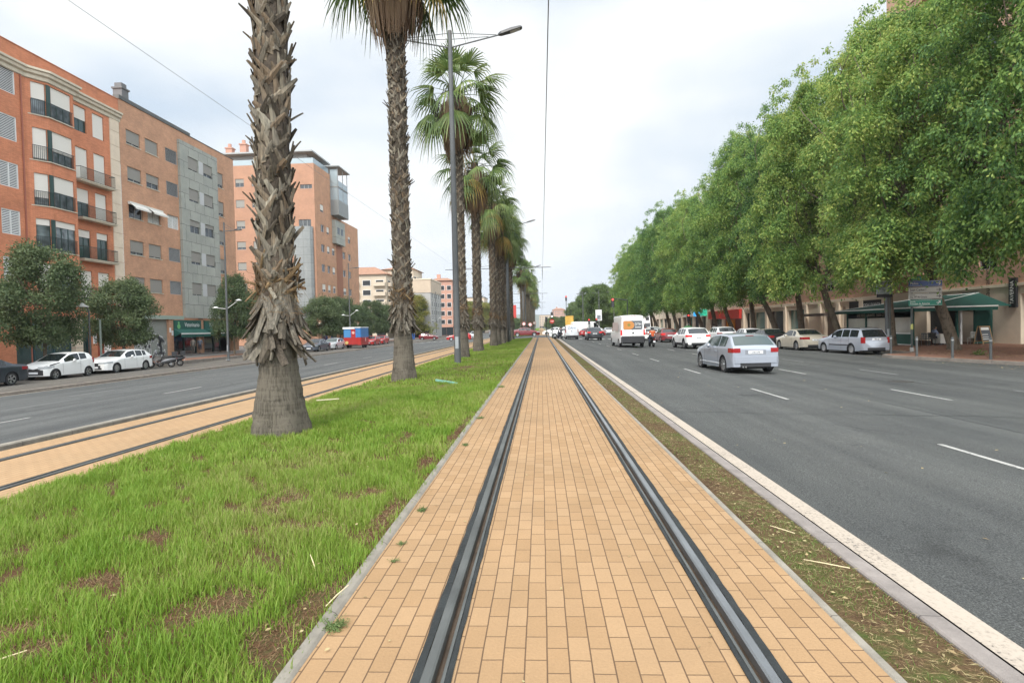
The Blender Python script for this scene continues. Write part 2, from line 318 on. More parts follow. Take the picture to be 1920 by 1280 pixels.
def stone_mat(name, col, length):
    """kerb stones end to end along Y"""
    m, t, b, n, L = nodes(name)
    g = n('ShaderNodeNewGeometry'); s = n('ShaderNodeSeparateXYZ'); L(g.outputs['Position'], s.inputs[0])
    md = n('ShaderNodeMath', operation='PINGPONG'); L(s.outputs[1], md.inputs[0]); md.inputs[1].default_value = length / 2
    r = ramp(n, [(0, (.25, .25, .25)), (.012, (1, 1, 1))]); dv = n('ShaderNodeMath', operation='DIVIDE'); L(md.outputs[0], dv.inputs[0]); dv.inputs[1].default_value = length / 2; L(dv.outputs[0], r.inputs[0])
    n1 = n('ShaderNodeTexNoise', i_Scale=3.5, i_Detail=8, i_Roughness=.7); L(g.outputs['Position'], n1.inputs[0])
    r1 = ramp(n, [(.3, tuple(x * .7 for x in col)), (.7, tuple(x * 1.2 for x in col))]); L(n1.outputs[0], r1.inputs[0])
    mm = n('ShaderNodeMix', data_type='RGBA', blend_type='MULTIPLY'); mm.inputs[0].default_value = 1; L(r1.outputs[0], mm.inputs[6]); L(r.outputs[0], mm.inputs[7])
    L(mm.outputs[2], b.inputs['Base Color']); b.inputs['Roughness'].default_value = .85
    n3 = n('ShaderNodeTexNoise', i_Scale=90., i_Detail=3); L(g.outputs['Position'], n3.inputs[0]); bp = n('ShaderNodeBump', i_Strength=.3, i_Distance=.008); L(n3.outputs[0], bp.inputs['Height']); L(bp.outputs[0], b.inputs['Normal']); return m
curb_grey = stone_mat('kerb_stone', (.235, .205, .185), 1.0); curb_edge = stone_mat('edging_stone', (.25, .225, .185), 1.0); curb_l = stone_mat('kerb_stone_brown', (.22, .19, .16), 1.6)

b = MB(); b.quad((-3500, -400, -1.9), (3500, -400, -1.9), (3500, 5200, -1.9), (-3500, 5200, -1.9)); structure('ground', b, soil)
for xs_ in ([-1.12, -.595], [-.423, .848], [1.020, 1.45]): strip('tram_paving', xs_, Y0, Y1, paver, 0, 40)
for xs_ in ([-8.15, -7.59], [-7.418, -6.147], [-5.975, -5.56]): strip('tram_paving', xs_, Y0, Y1, paver_l)
strip('soil_strip', [1.51, 1.89], Y0, 70, soil, -.012); strip('soil_strip', [1.51, 1.89], 106, Y1, lawn, -.012); strip('soil_strip', [-8.55, -8.15], Y0, Y1, soil, -.012)
strip('road', [2.02, 2.17, 8, 18.5, 32], Y0, Y1, asphalt, 0).data.vertices
strip('road', [-23.99, -8.6], Y0, Y1, asphalt_l)
strip('parking_strip', [-29.25, -26.2, -24.22], Y0, Y1, asphalt_p)
strip('pavement', [-130, -33.6], Y0, Y1, pave_grey, .12); strip('pavement', [-33.6, -30.4], Y0, Y1, pave_red, .12); strip('pavement', [-30.4, -29.1], Y0, Y1, pave_grey, .12)
# the cross street at the far junction
b = MB(); b.quad((-24.1, 75, -.30), (2.0, 75, .006), (2.0, 104, .006), (-24.1, 104, -.30))
strip('road', [-8.6, -1.2, 2.05, 2.17], 80, 100, asphalt_l, .012)
# kerbs: edging stones flush with the paving, and the raised ones along both carriageways
def kerb(name, x0, x1, top0, top1, bot, m, y0=Y0, y1=Y1):
    b = MB(); c = .018
    b.prismx([(0, 0)] * 3, 0, 0) if False else None
    v = [(x0, bot), (x1, bot), (x1, top1 - c), (x1 - c, top1), (x0 + c * .5, top0), (x0, top0 - c * .5)]
    n = len(v); k = 40
    for j in range(k):
        ya, yb = y0 + (y1 - y0) * j / k, y0 + (y1 - y0) * (j + 1) / k
        for i in range(n):
            p, q = v[i], v[(i + 1) % n]; b.quad((p[0], ya, p[1]), (p[0], yb, p[1]), (q[0], yb, q[1]), (q[0], ya, q[1]))
    return structure(name, b, m)
kerb('kerb', -1.185, -1.12, .028, .012, -.3, curb_edge); kerb('kerb', 1.45, 1.51, .006, .006, -.3, curb_edge)
kerb('kerb', 1.89, 2.02, .008, .004, -.4, curb_grey, Y0, 74); kerb('kerb', 1.89, 2.02, .008, .004, -.4, curb_grey, 106, Y1)
kerb('kerb', -8.70, -8.55, -.165, -.165, -.5, curb_edge); kerb('kerb', -24.2, -24.0, -.885, -.895, -1.3, curb_l); kerb('kerb', -29.25, -29.1, -.60, -.60, -1.2, curb_l)
# painted lines
def paint(xc, w, y0, y1, m, dz=.005):
    b = MB(); n = max(1, int((y1 - y0) / 20))
    for j in range(n):
        a, c = y0 + (y1 - y0) * j / n, y0 + (y1 - y0) * (j + 1) / n
        b.quad((xc - w / 2, a, gz(xc - w / 2) + dz), (xc + w / 2, a, gz(xc + w / 2) + dz), (xc + w / 2, c, gz(xc + w / 2) + dz), (xc - w / 2, c, gz(xc - w / 2) + dz))
    structure('road_marking', b, m)
paint(2.305, .20, Y0, 76, edge_paint); paint(2.305, .20, 108, 400, edge_paint)
for y in [-1, 6.15, 13.5, 20.8, 28, 33.9, 41, 48, 55, 62, 112, 119, 126, 133, 140, 150, 160]:
    paint(5.62, .085, y, y + 2.3, lane_paint); paint(9.35, .085, y + .15, y + 2.45, faint_paint if y < 12 else lane_paint); paint(12.25, .10, y - .3, y + 2.1, faint_paint)
for y in [4.4, 12.2, 19.9, 27.6, 35.2, 43, 50.6, 58, 66, 112, 120, 128]:
    paint(-13.55, .11, y, y + 2.3, lane_paint); paint(-18.45, .11, y + 1.6, y + 4, faint_paint)
paint(-23.86, .16, Y0, 400, edge_paint)
for x in (3.2, 4.2, 5.2, 6.2, 7.2, 8.2, 9.2, 10.2, 11.2, 12.2, 13.2): paint(x, .5, 76, 79.5, lane_paint)
for k in range(12): paint(-10 - k * 1.15, .5, 101, 105, lane_paint)
seam = M('tar_seam', (.035, .035, .036), .6, var=.3, vscale=3)
def seam_line(pts, w):
    b = MB()
    for (x0, y0), (x1, y1) in zip(pts[:-1], pts[1:]):
        t = Vector((x1 - x0, y1 - y0)).normalized() * w; b.quad((x0 - t.y, y0 + t.x, gz(x0) + .003), (x0 + t.y, y0 - t.x, gz(x0) + .003), (x1 + t.y, y1 - t.x, gz(x1) + .003), (x1 - t.y, y1 + t.x, gz(x1) + .003))
    structure('tar_seam', b, seam)
q_ = random.Random(4)
seam_line([(7.6 + .04 * math.sin(k), 3 + 3 * k) for k in range(20)], .018); seam_line([(11.2 + .05 * math.sin(k * 2), 9 + 4 * k) for k in range(12)], .014)
seam_line([(2.6 + .9 * k, 11.2 + .12 * q_.gauss(0, 1)) for k in range(12)], .012); seam_line([(5.8 + .8 * k, 17.5 + .2 * q_.gauss(0, 1)) for k in range(9)], .012); seam_line([(-16 + .06 * math.sin(k), 12 + 4 * k) for k in range(16)], .02)
# right pavement with its bulb-out, kerbed
PR = [(26, -14), (22.2, 12), (19.75, 24.2), (18.0, 30.4), (18.1, 31.3), (18.6, 31.9), (20.7, 32.9), (20.7, 400), (90, 400), (90, -14)]
b = MB(); b.add([(x, y, -.36) for x, y in PR], [tuple(range(len(PR)))]); structure('pavement', b, pave_red)
def offset(pl, d):
    out = []
    for i, p in enumerate(pl):
        a = Vector(pl[max(i - 1, 0)]); c = Vector(pl[min(i + 1, len(pl) - 1)]); t = (c - a).normalized(); out.append((p[0] + t.y * d, p[1] - t.x * d))
    return out
pl = PR[:8]; inn = pl; out = offset(pl, -.16); b = MB()
for i in range(len(pl) - 1):
    a, c, a2, c2 = inn[i], inn[i + 1], out[i], out[i + 1]
    b.quad((*a, -.352), (*c, -.352), (*c2, -.358), (*a2, -.358)); b.quad((*a2, -.358), (*c2, -.358), (*c2, -.6), (*a2, -.6))
structure('kerb', b, curb_l)
# manhole-like patch on the right carriageway
b = MB(); b.disc((10.9, 18.1, gz(10.9) + .001), (0, 0, 1), .34, .006, 20); structure('manhole_cover', b, M('cast_iron', (.05, .046, .042), .7, .3, var=.3, vscale=12))

# ---- the four grooved tram rails, each with its rubber side strips
rail_m = M('polished_rail', (.30, .31, .32), .30, .8, var=.25, vscale=1.2); railside = M('rusty_rail_side', (.10, .072, .05), .7, .3, var=.3, vscale=6)
rub_m = M('rail_rubber', (.016, .019, .019), .8, var=.35, vscale=5, bump=.4, bscale=25)
def rail(xg, side, zb, label, shiny):
    """xg = gauge face, side = +1 when the groove is on the +x side of the head"""
    t = thing('tram_rail', label, 'tram rail', (xg, 0, zb), 0, 'tram rails set in the paving')
    s = side; X = lambda d: s * d
    def ext(name, pts, m, jag=0, ys=None, closed=True):
        b = MB(); ys = ys or [Y0, 0, 20, 60, 120, 250, 500]
        n = len(pts); vs = []
        for y in ys:
            for i, (x, z) in enumerate(pts):
                j = (rnd.uniform(-jag, jag) if (jag and i in (0, n - 1)) else 0); vs.append((X(x) + j, y, z))
        fs = [(k * n + i, (k + 1) * n + i, (k + 1) * n + i + 1, k * n + i + 1) for k in range(len(ys) - 1) for i in range(n - 1)]
        b.add(vs, fs); return b.build(name, m, t)
    ext('rail_head', [(-.050, -.02), (-.050, .003), (-.046, .006), (-.010, .006), (0, .0), (.004, -.04)], rail_m if shiny else M('dull_rail', (.105, .11, .105), .5, .3, var=.35, vscale=1.3))
    ext('rail_groove', [(.0045, -.036), (.010, -.045), (.034, -.045), (.040, -.02)], railside)
    ext('rail_lip', [(.0405, -.03), (.0405, .003), (.045, .006), (.056, .005), (.058, -.01)], M('dull_rail', (.105, .11, .105), .5, .3, var=.35, vscale=1.3))
    ys = [Y0] + [y * .14 for y in range(10, 230)] + [40, 60, 120, 250, 500]
    ext('rubber_strip', [(-.092, .002), (-.08, .005), (-.0505, .003)], rub_m, .004, ys); ext('rubber_strip', [(.0585, .003), (.075, .005), (.084, .002)], rub_m, .004, ys)
rail(-.505, 1, .004, 'dull grooved rail on the grass side of the nearest tan paving', False); rail(.930, -1, .004, 'shiny grooved rail on the road side of the nearest tan paving', True)
rail(-7.50, 1, gz(-7.5) + .004, 'grooved rail nearest the left-hand carriageway', False); rail(-6.065, -1, gz(-6.06) + .004, 'grooved rail beside the far edge of the grass median', False)

# ---- the grass median
def hbump(x, y): return .025 * math.sin(x * 1.9 + .4 * y) * math.sin(y * .7 + x) + .015 * math.sin(x * 5.3 + y * 3.1)
b = MB(); gx = np.linspace(-5.56, -1.185, 26); gy = np.concatenate([np.arange(-14, 30, .22), np.linspace(30, 76, 60)])
hz = lambda x, y: gz(x) + (hbump(x, y) + .01) * min(1, (x + 5.56) / .3, (-1.185 - x) / .25)
vs = [(x, y, hz(x, y)) for y in gy for x in gx]; n = len(gx)
b.add(vs, [(j * n + i, j * n + i + 1, (j + 1) * n + i + 1, (j + 1) * n + i) for j in range(len(gy) - 1) for i in range(n - 1)])
structure('median_ground', b, turf, smooth=True)
b = MB(); b.quad((-5.56, 104, gz(-5.5)), (-1.185, 104, .01), (-1.185, Y1, .01), (-5.56, Y1, gz(-5.5))); structure('median_ground', b, lawn)
DEAD = [(-2.42, 5.3, .27, .40), (-2.4, 4.8, .22, .2), (-1.6, 5.3, .2, .25), (-1.84, 4.45, .14, .14), (-2.92, 3.48, .2, .16), (-1.82, 3.15, .28, .2), (-1.3, 3.1, .16, .3), (-2.55, 2.7, .2, .14),
        (-3.1, 4.3, .25, .12), (-1.36, 2.75, .16, .2), (-1.35, 6.4, .12, .5), (-1.3, 4.6, .1, .5), (-3.1, 22.9, .5, 1.2), (-1.9, 8.0, .18, .35), (-2.6, 15.3, .25, .5),
        (-1.25, 8.5, .09, 1.5), (-2.9, 2.95, .2, .12)]
TRUNKS = [(-4.22, 9.0, .5), (-4.53, 18.7, .42), (-4.45, 29.2, .42), (-4.4, 39.5, .42)]
g = np.random.default_rng(3)
def blades(n, y0, y1, h0, h1, w):
    x = g.uniform(-5.62, -1.15, n); y = g.uniform(y0, y1, n)
    # tufts: keep blades where a sum of waves is high
    f = np.sin(x * 7.1 + 1.3 * np.sin(y * 3.3)) + np.sin(y * 8.3 + 1.7 * np.sin(x * 4.1)) + .8 * np.sin(x * 17 + y * 13) + g.normal(0, .9, n)
    keep = f > -1.25; dead = np.zeros(n)
    for cx, cy, rx, ry in DEAD: dead = np.maximum(dead, 1.0 - np.hypot((x - cx) / rx, (y - cy) / ry))
    keep &= g.uniform(0, 1, n) > np.clip(dead * 1.3, 0, .95)
    keep &= g.uniform(0, 1, n) > np.clip((x + 1.34) / .18, 0, 1) * .6
    for cx, cy, r in TRUNKS: keep &= np.hypot(x - cx, y - cy) > r * .93
    x, y, f, dead = x[keep], y[keep], f[keep], dead[keep]; n = len(x)
    z = np.array([hz(a, c) for a, c in zip(x, y)]) - .008
    h = g.uniform(h0, h1, n) * (1 + .22 * np.clip(f, -1, 2)) * np.where(dead > .1, .55, 1); th = g.uniform(0, 2 * np.pi, n); ln = g.uniform(.1, .75, n) * h
    dx, dy = np.cos(th), np.sin(th); ph = th + np.pi / 2 + g.uniform(-.6, .6, n); sx, sy = np.cos(ph) * w, np.sin(ph) * w
    V = np.empty((n, 6, 3)); P = np.stack([x, y, z], 1); D = np.stack([dx, dy, 0 * dx], 1); S = np.stack([sx, sy, 0 * sx], 1); U = np.array([0, 0, 1.])
    V[:, 0] = P - S; V[:, 1] = P + S
    m = P + D * (ln * .35)[:, None] + U * (h * .62)[:, None]; V[:, 2] = m + S * .8; V[:, 3] = m - S * .8
    t = P + D * ln[:, None] + U * h[:, None]; V[:, 4] = t + S * .12; V[:, 5] = t - S * .12
    return V.reshape(-1, 3)
VV = np.concatenate([blades(190000, .6, 6.5, .03, .092, .0026), blades(130000, 6.5, 16, .035, .095, .0042), blades(100000, 16, 76, .04, .10, .009)])
nb = len(VV) // 6; i0 = np.arange(nb)[:, None] * 6
Q = np.concatenate([i0 + np.array([[0, 1, 2, 3]]), i0 + np.array([[3, 2, 4, 5]])])
grass_m = leaf_mat('grass_blade', [(.085, .165, .020), (.135, .25, .026), (.185, .305, .034), (.245, .335, .052), (.32, .32, .11)], .4)
tag(link('grass', np_mesh('grass', VV, Q, grass_m)), kind='stuff', label='bright green unmown grass on the median', cat='grass')
# straw, dry leaves and bits on the soil strip, the median and the road edge
def litter(n, fx, y0, y1, l0, l1, w, dz):
    y = y0 + (y1 - y0) * g.uniform(0, 1, n) ** 1.6; x = fx(n); z = np.array([gz(a) for a in x]) + dz + g.uniform(0, .012, n); th = g.uniform(0, np.pi, n); l = g.uniform(l0, l1, n); ww = w * g.uniform(.6, 1.4, n)
    D = np.stack([np.cos(th), np.sin(th), g.uniform(-.12, .12, n)], 1) * l[:, None]; S = np.stack([-np.sin(th), np.cos(th), g.uniform(-.5, .5, n)], 1) * ww[:, None]; P = np.stack([x, y, z], 1); K = np.array([0, 0, 1.]) * (l * .10)[:, None]
    return np.stack([P - D, P + S + K, P + D, P - S + K], 1).reshape(-1, 3)
u = lambda a, c: (lambda n: g.uniform(a, c, n))
LV = np.concatenate([litter(8000, u(1.52, 1.88), 1.5, 20, .006, .032, .0012, 0), litter(240, u(1.53, 1.87), 1.5, 22, .010, .024, .007, .002), litter(1200, u(-2.6, -1.2), 1.5, 6, .008, .035, .0015, .010), litter(110, u(-3.2, -1.2), 1.5, 12, .010, .022, .008, .02),
                     litter(90, u(2.3, 9), 2, 30, .01, .035, .011, .003), litter(500, u(17.5, 20.2), 18, 34, .02, .05, .014, .008), litter(700, u(20, 25), 24, 40, .02, .06, .02, .15), litter(60, u(-1.1, 1.45), 1.5, 12, .006, .02, .006, .003)])
LV[-60 * 4:, 2] += .001
LQ = np.arange(len(LV)).reshape(-1, 4)
tag(link('leaf_litter', np_mesh('leaf_litter', LV, LQ, leaf_mat('dry_leaf', [(.10, .06, .03), (.22, .145, .07), (.33, .25, .125), (.43, .37, .19), (.30, .155, .07)], .1))), kind='stuff', label='straw and dry fallen leaves', cat='leaf litter')
# fine moss and weeds on the soil strip: short sparse shoots
n = 16000; x = g.uniform(1.52, 1.88, n); y = 1.3 + 32 * g.uniform(0, 1, n) ** 1.8; k = (np.sin(y * 2.1) + np.sin(y * 5.3 + x * 9) + g.normal(0, .6, n)) > -.25; x, y = x[k], y[k]; n = len(x); th = g.uniform(0, 6.3, n); h = g.uniform(.008, .028, n)
P = np.stack([x, y, np.full(n, -.012)], 1); S = np.stack([np.cos(th), np.sin(th), 0 * th], 1) * .0022; T = P + np.stack([g.normal(0, .012, n), g.normal(0, .012, n), h], 1)
tag(link('moss', np_mesh('moss', np.stack([P - S, P + S, T + S * .3, T - S * .3], 1).reshape(-1, 3), np.arange(n * 4).reshape(-1, 4), leaf_mat('moss_shoot', [(.07, .11, .022), (.11, .17, .034), (.17, .21, .06)], .2))), kind='stuff', label='mossy shoots on the soil strip', cat='moss')
# matted dead grass in the bare patches
DV = []
for cx, cy, rx, ry in DEAD:
    k = int(5200 * rx * ry * 3.1); a = g.uniform(0, 6.283, k); q = np.sqrt(g.uniform(0, 1, k)) * 1.15; x = cx + np.cos(a) * q * rx; y = cy + np.sin(a) * q * ry; th = g.uniform(0, 6.283, k); l = g.uniform(.012, .045, k)
    ok = (x < -1.22) & (x > -5.4); x, y, th, l = x[ok], y[ok], th[ok], l[ok]; k = len(x); P = np.stack([x, y, np.array([hz(i, j) for i, j in zip(x, y)]) + g.uniform(0, .006, k)], 1); D = np.stack([np.cos(th), np.sin(th), g.uniform(-.1, .75, k)], 1) * l[:, None]; S = np.stack([-np.sin(th), np.cos(th), 0 * th], 1) * .0018
    DV.append(np.stack([P - S, P + S, P + D + S * .4, P + D - S * .4], 1).reshape(-1, 3))
DV = np.concatenate(DV); tag(link('dead_grass', np_mesh('dead_grass', DV, np.arange(len(DV)).reshape(-1, 4), leaf_mat('dead_grass_blade', [(.07, .035, .018), (.13, .065, .033), (.19, .11, .055), (.27, .18, .09), (.34, .26, .14)], .15))), kind='stuff', label='matted brown dead grass in the bare patches', cat='dead grass')
# the weeds that grow between the pavers by the left edging, one by one
def weed(x, y, r, n, lbl):
    b = MB()
    for i in range(n):
        a = rnd.uniform(0, 6.28); l = r * rnd.uniform(.4, 1); el = rnd.uniform(.1, .9); d = Vector((math.cos(a) * math.cos(el), math.sin(a) * math.cos(el), math.sin(el) * .55)); p = Vector((rnd.gauss(0, r * .12), rnd.gauss(0, r * .2), 0)); sd = Vector((-d.y, d.x, 0)) * .0015
        b.quad(p - sd, p + sd, p + d * l + sd, p + d * l - sd)
        for q in range(5):
            s = p + d * l * (q + 1) / 5.5; w = Vector((rnd.gauss(0, 1), rnd.gauss(0, 1), rnd.gauss(0, .5))).normalized() * r * .16; o = w.cross(d) * .35
            b.quad(s, s + w * .5 + o, s + w, s + w * .5 - o)
    o = b.build('weed', leaf_mat('weed_leaf', [(.07, .12, .04), (.12, .18, .06), (.18, .22, .08)], .25) if 'weed_leaf' not in MATS else MATS['weed_leaf'], loc=(x, y, .004)); tag(o, lbl, 'weed', 'weeds between the tan pavers')
weed(-1.09, 2.87, .085, 90, 'bushy weed on the tan pavers nearest the camera'); weed(-1.0, 3.7, .05, 26, 'thin sparse weed on the pavers beyond the bushy one'); weed(-1.02, 4.0, .05, 30, 'low weed in a paver joint, second of the small ones')
weed(-1.03, 4.75, .07, 50, 'spreading weed on the pavers beside the edging stone'); weed(-1.02, 7.4, .08, 40, 'weed patch on pavers halfway along the dead grass edge'); weed(-1.06, 9.6, .10, 50, 'far green weed tuft leaning over the left edging stone'); weed(-1.05, 14.6, .14, 60, 'large tuft growing over the edging beyond the second palm')
for k, (x, y, a, l, h) in enumerate([(-1.17, 3.13, 1.1, .17, .05), (-1.5, 3.6, 2.2, .13, .06), (-2.62, 2.62, .5, .16, .03), (1.72, 3.6, 2.7, .25, .01), (1.7, 4.2, 2.3, .18, .01)]):
    d = Vector((math.cos(a), math.sin(a), 0)) * l / 2; b = MB(); b.tube([(-d.x, -d.y, 0), (0, 0, h * .6), (d.x, d.y, h)], [.003, .0035, .002], 5)
    tag(b.build('dry_stalk', M('straw', (.62, .52, .32), .8), loc=(x, y, gz(x) + .02)), ['pale dry stalk lying on the grass beside the edging stone', 'curved pale straw standing in the grass', 'pale straw at the near left corner of the lawn', 'long dry twig on the soil strip nearest the camera', 'short dry twig on the soil strip behind the long one'][k], 'dry stalk', 'dry stalks lying about')
b = MB(); b.box(-.62, -.05, 0, .62, .05, .035, ch=.012); b.box(-.60, -.055, .035, .60, -.035, .06); o = b.build('plastic_trunking', M('mint_plastic', (.25, .52, .42), .5, var=.1), loc=(-2.72, 16.15, .0), rz=-.95); tag(o, 'length of mint green plastic trunking lying on the grass', 'plastic strip')
b = MB(); b.box(-.25, -.02, 0, .25, .02, .02, ch=.005); tag(b.build('wood_slat', M('pale_wood', (.55, .48, .33), .8), loc=(-4.95, 13, -.06), rz=.5), 'pale slat lying in the grass beside the second track', 'wood slat')

# ============================================================ PALMS on the median
def bark_mat(name, c, fis=26., stops=None, bump=1.0):
    m, t, b, n, L = nodes(name)
    tc = n('ShaderNodeTexCoord'); mp = n('ShaderNodeMapping'); mp.inputs['Scale'].default_value = (fis, fis, 2.2); L(tc.outputs['Object'], mp.inputs[0])
    n1 = n('ShaderNodeTexNoise', i_Scale=1., i_Detail=6, i_Roughness=.7); L(mp.outputs[0], n1.inputs[0])
    m2 = n('ShaderNodeMapping'); m2.inputs['Scale'].default_value = (1.5, 1.5, 16); L(tc.outputs['Object'], m2.inputs[0])
    n2 = n('ShaderNodeTexNoise', i_Scale=1.4, i_Detail=5); L(m2.outputs[0], n2.inputs[0])
    n3 = n('ShaderNodeTexNoise', i_Scale=2.5, i_Detail=5); L(tc.outputs['Object'], n3.inputs[0])
    a = n('ShaderNodeMath', operation='MULTIPLY_ADD'); L(n2.outputs[0], a.inputs[0]); a.inputs[1].default_value = .45; L(n1.outputs[0], a.inputs[2])
    a2 = n('ShaderNodeMath', operation='MULTIPLY_ADD'); L(n3.outputs[0], a2.inputs[0]); a2.inputs[1].default_value = .45; L(a.outputs[0], a2.inputs[2])
    r = ramp(n, stops or [(.62, tuple(x * .30 for x in c)), (.86, c), (1.0, tuple(min(1, x * 1.55) for x in c))]); L(a2.outputs[0], r.inputs[0]); L(r.outputs[0], b.inputs['Base Color'])
    b.inputs['Roughness'].default_value = .9; b.inputs['Specular IOR Level'].default_value = .15
    bp = n('ShaderNodeBump', i_Strength=bump, i_Distance=.03); L(a.outputs[0], bp.inputs['Height']); L(bp.outputs[0], b.inputs['Normal']); return m
palm_bark = bark_mat('palm_bark', (.088, .077, .060), 34.); fibre_m = M('trunk_fibre', (.065, .050, .036), .95, var=.4, vscale=14, bump=.6, bscale=60); tree_bark = bark_mat('tree_bark', (.105, .085, .062), 12.)
def boot_mat(name, cols):
    m, t, b, n, L = nodes(name)
    g = n('ShaderNodeNewGeometry'); r = ramp(n, [(i / (len(cols) - 1), c) for i, c in enumerate(cols)]); L(g.outputs['Random Per Island'], r.inputs[0])
    tc = n('ShaderNodeTexCoord'); mp = n('ShaderNodeMapping'); mp.inputs['Scale'].default_value = (40, 40, 4); L(tc.outputs['Object'], mp.inputs[0]); n1 = n('ShaderNodeTexNoise', i_Scale=1., i_Detail=5); L(mp.outputs[0], n1.inputs[0])
    r1 = ramp(n, [(.3, (.45, .45, .45)), (.7, (1.3, 1.27, 1.2))]); L(n1.outputs[0], r1.inputs[0])
    mm = n('ShaderNodeMix', data_type='RGBA', blend_type='MULTIPLY'); mm.inputs[0].default_value = 1; L(r.outputs[0], mm.inputs[6]); L(r1.outputs[0], mm.inputs[7]); L(mm.outputs[2], b.inputs['Base Color'])
    b.inputs['Roughness'].default_value = .85; b.inputs['Specular IOR Level'].default_value = .2
    bp = n('ShaderNodeBump', i_Strength=.5, i_Distance=.01); L(n1.outputs[0], bp.inputs['Height']); L(bp.outputs[0], b.inputs['Normal']); return m
boot_m = boot_mat('leaf_base', [(.045, .037, .028), (.10, .086, .066), (.19, .172, .14), (.14, .10, .065), (.25, .23, .185)])
skirt_m = boot_mat('old_leaf_base', [(.085, .072, .055), (.135, .118, .095), (.060, .048, .036), (.175, .158, .13), (.105, .094, .076)])
orange_m = boot_mat('split_fibre', [(.15, .085, .045), (.20, .14, .075), (.10, .06, .035)])
frond_m = leaf_mat('palm_frond', [(.036, .066, .022), (.064, .108, .031), (.10, .155, .040), (.15, .205, .058), (.24, .26, .09)], .3, .4)
dead_m = leaf_mat('dead_frond', [(.085, .048, .028), (.135, .082, .048), (.19, .125, .075), (.25, .18, .11)], .15, .7)
yellow_m = leaf_mat('yellow_frond', [(.30, .20, .05), (.40, .28, .08), (.30, .16, .05)], .25, .6)
seed_m = M('palm_seed', (.03, .026, .02), .7)

def boot(b, c, a, el, l, w0, w1, tw, mi=0, curl=0., th=.016):
    """one cut leaf base: a tapering channelled slab, round the trunk at azimuth a, rising (el>0) or hanging"""
    o = Vector((math.cos(a), math.sin(a), 0)); s = Vector((-math.sin(a), math.cos(a), 0)); up = Vector((0, 0, 1))
    d = (o * math.cos(el) + up * math.sin(el) + s * math.tan(tw)).normalized(); s = (s - d * s.dot(d)).normalized(); nrm = d.cross(s); nrm = nrm if nrm.dot(o) > 0 else -nrm
    vs = []; N = 4; p = Vector(c)
    for i in range(N + 1):
        u = i / N; w = w0 + (w1 - w0) * u ** .8; q = p + nrm * (curl * u * u * l)
        vs += [q - s * w, q - nrm * th * (1 - .3 * u) + nrm * .3 * w * 0, q + s * w, q + nrm * (th * 1.2 + w * .22) * (1 - .4 * u)]
        p = p + d * (l / N)
    fs = [(i * 4 + k, i * 4 + (k + 1) % 4, i * 4 + 4 + (k + 1) % 4, i * 4 + 4 + k) for i in range(N) for k in range(4)] + [(3, 2, 1, 0), (N * 4, N * 4 + 1, N * 4 + 2, N * 4 + 3)]
    b.add(vs, fs, mi)
def frond(b, hub, az, el, pl, bl, mi, ns=18, spread=1.5, droop=.35, rr=rnd):
    d = Vector((math.cos(az) * math.cos(el), math.sin(az) * math.cos(el), math.sin(el))); s = Vector((-math.sin(az), math.cos(az), 0)); h = Vector(hub)
    pts = [h + d * (pl * k / 4) - Vector((0, 0, 1)) * (droop * .5 * (k / 4) ** 2 * pl * max(0, math.cos(el))) for k in range(5)]
    b.tube(pts, [.03, .022, .018, .014, .01], 4, mi, False)
    c = pts[-1]; d2 = (pts[-1] - pts[-2]).normalized(); n = d2.cross(s).normalized(); n = n if n.z > 0 else -n
    roll = rr.uniform(-.5, .5); s2 = (s * math.cos(roll) + n * math.sin(roll)).normalized(); n = d2.cross(s2); n = n if n.z > 0 else -n
    for i in range(ns):
        ph = -spread + 2 * spread * (i + .5) / ns; l = bl * (1 - .22 * abs(ph) / spread) * rr.uniform(.9, 1.05)
        r = (d2 * math.cos(ph) + s2 * math.sin(ph) - n * (.10 + .25 * abs(math.sin(ph)))).normalized(); sd = r.cross(n).normalized()
        w = l * .44 * spread / ns * .95; m = c + r * l * .44; z = Vector((0, 0, 1))
        m2 = c + r * l * .74 - z * l * droop * .22; t = c + r * l * rr.uniform(.93, 1.02) - z * l * droop * rr.uniform(.5, 1.1)
        k = n * w * .35 * (1 if i % 2 else -1)
        b.add([c - sd * .006, c + sd * .006, m + sd * w + k, m - sd * w - k, m2 + sd * w * .62, m2 - sd * w * .62, t + sd * .004, t - sd * .004], [(0, 1, 2, 3), (3, 2, 4, 5), (5, 4, 6, 7)], mi)
def palm_crown(seed, n=40, nd=9):
    r = random.Random(seed); b = MB(); ga = 2.399
    for i in range(n):
        u = i / n; el = R_(82 - 118 * u ** .9) + r.uniform(-.22, .22); frond(b, (r.gauss(0, .06), r.gauss(0, .06), -.55 * u), i * ga + r.uniform(-.2, .2), el, r.uniform(1.1, 1.75), r.uniform(1.15, 1.5), 1 if (u > .84 and r.random() < .3) else 0, droop=.3 + .5 * u, rr=r)
    for i in range(nd):                      # hanging strings of small dark fruit
        a = r.uniform(0, 6.28); R0 = r.uniform(.9, 1.5); L = r.uniform(1.2, 2.4); pts = [(math.cos(a) * R0 * q, math.sin(a) * R0 * q, .15 * q - L * q ** 4) for q in [k / 6 for k in range(7)]]
        b.tube(pts, .013, 4, 2, False)
        for j in range(60):
            q = r.uniform(.72, 1); c = Vector((math.cos(a) * R0 * q + r.gauss(0, .07), math.sin(a) * R0 * q + r.gauss(0, .07), .15 * q - L * q ** 4 - r.uniform(0, .35))); v = Vector((r.gauss(0, .02), r.gauss(0, .02), .05)); w = Vector((.018, .012, 0)) * r.uniform(.5, 1.3)
            b.quad(c - v - w, c - v + w, c + v + w, c + v - w, 2)
    return b.build('crown', [frond_m, yellow_m, seed_m])
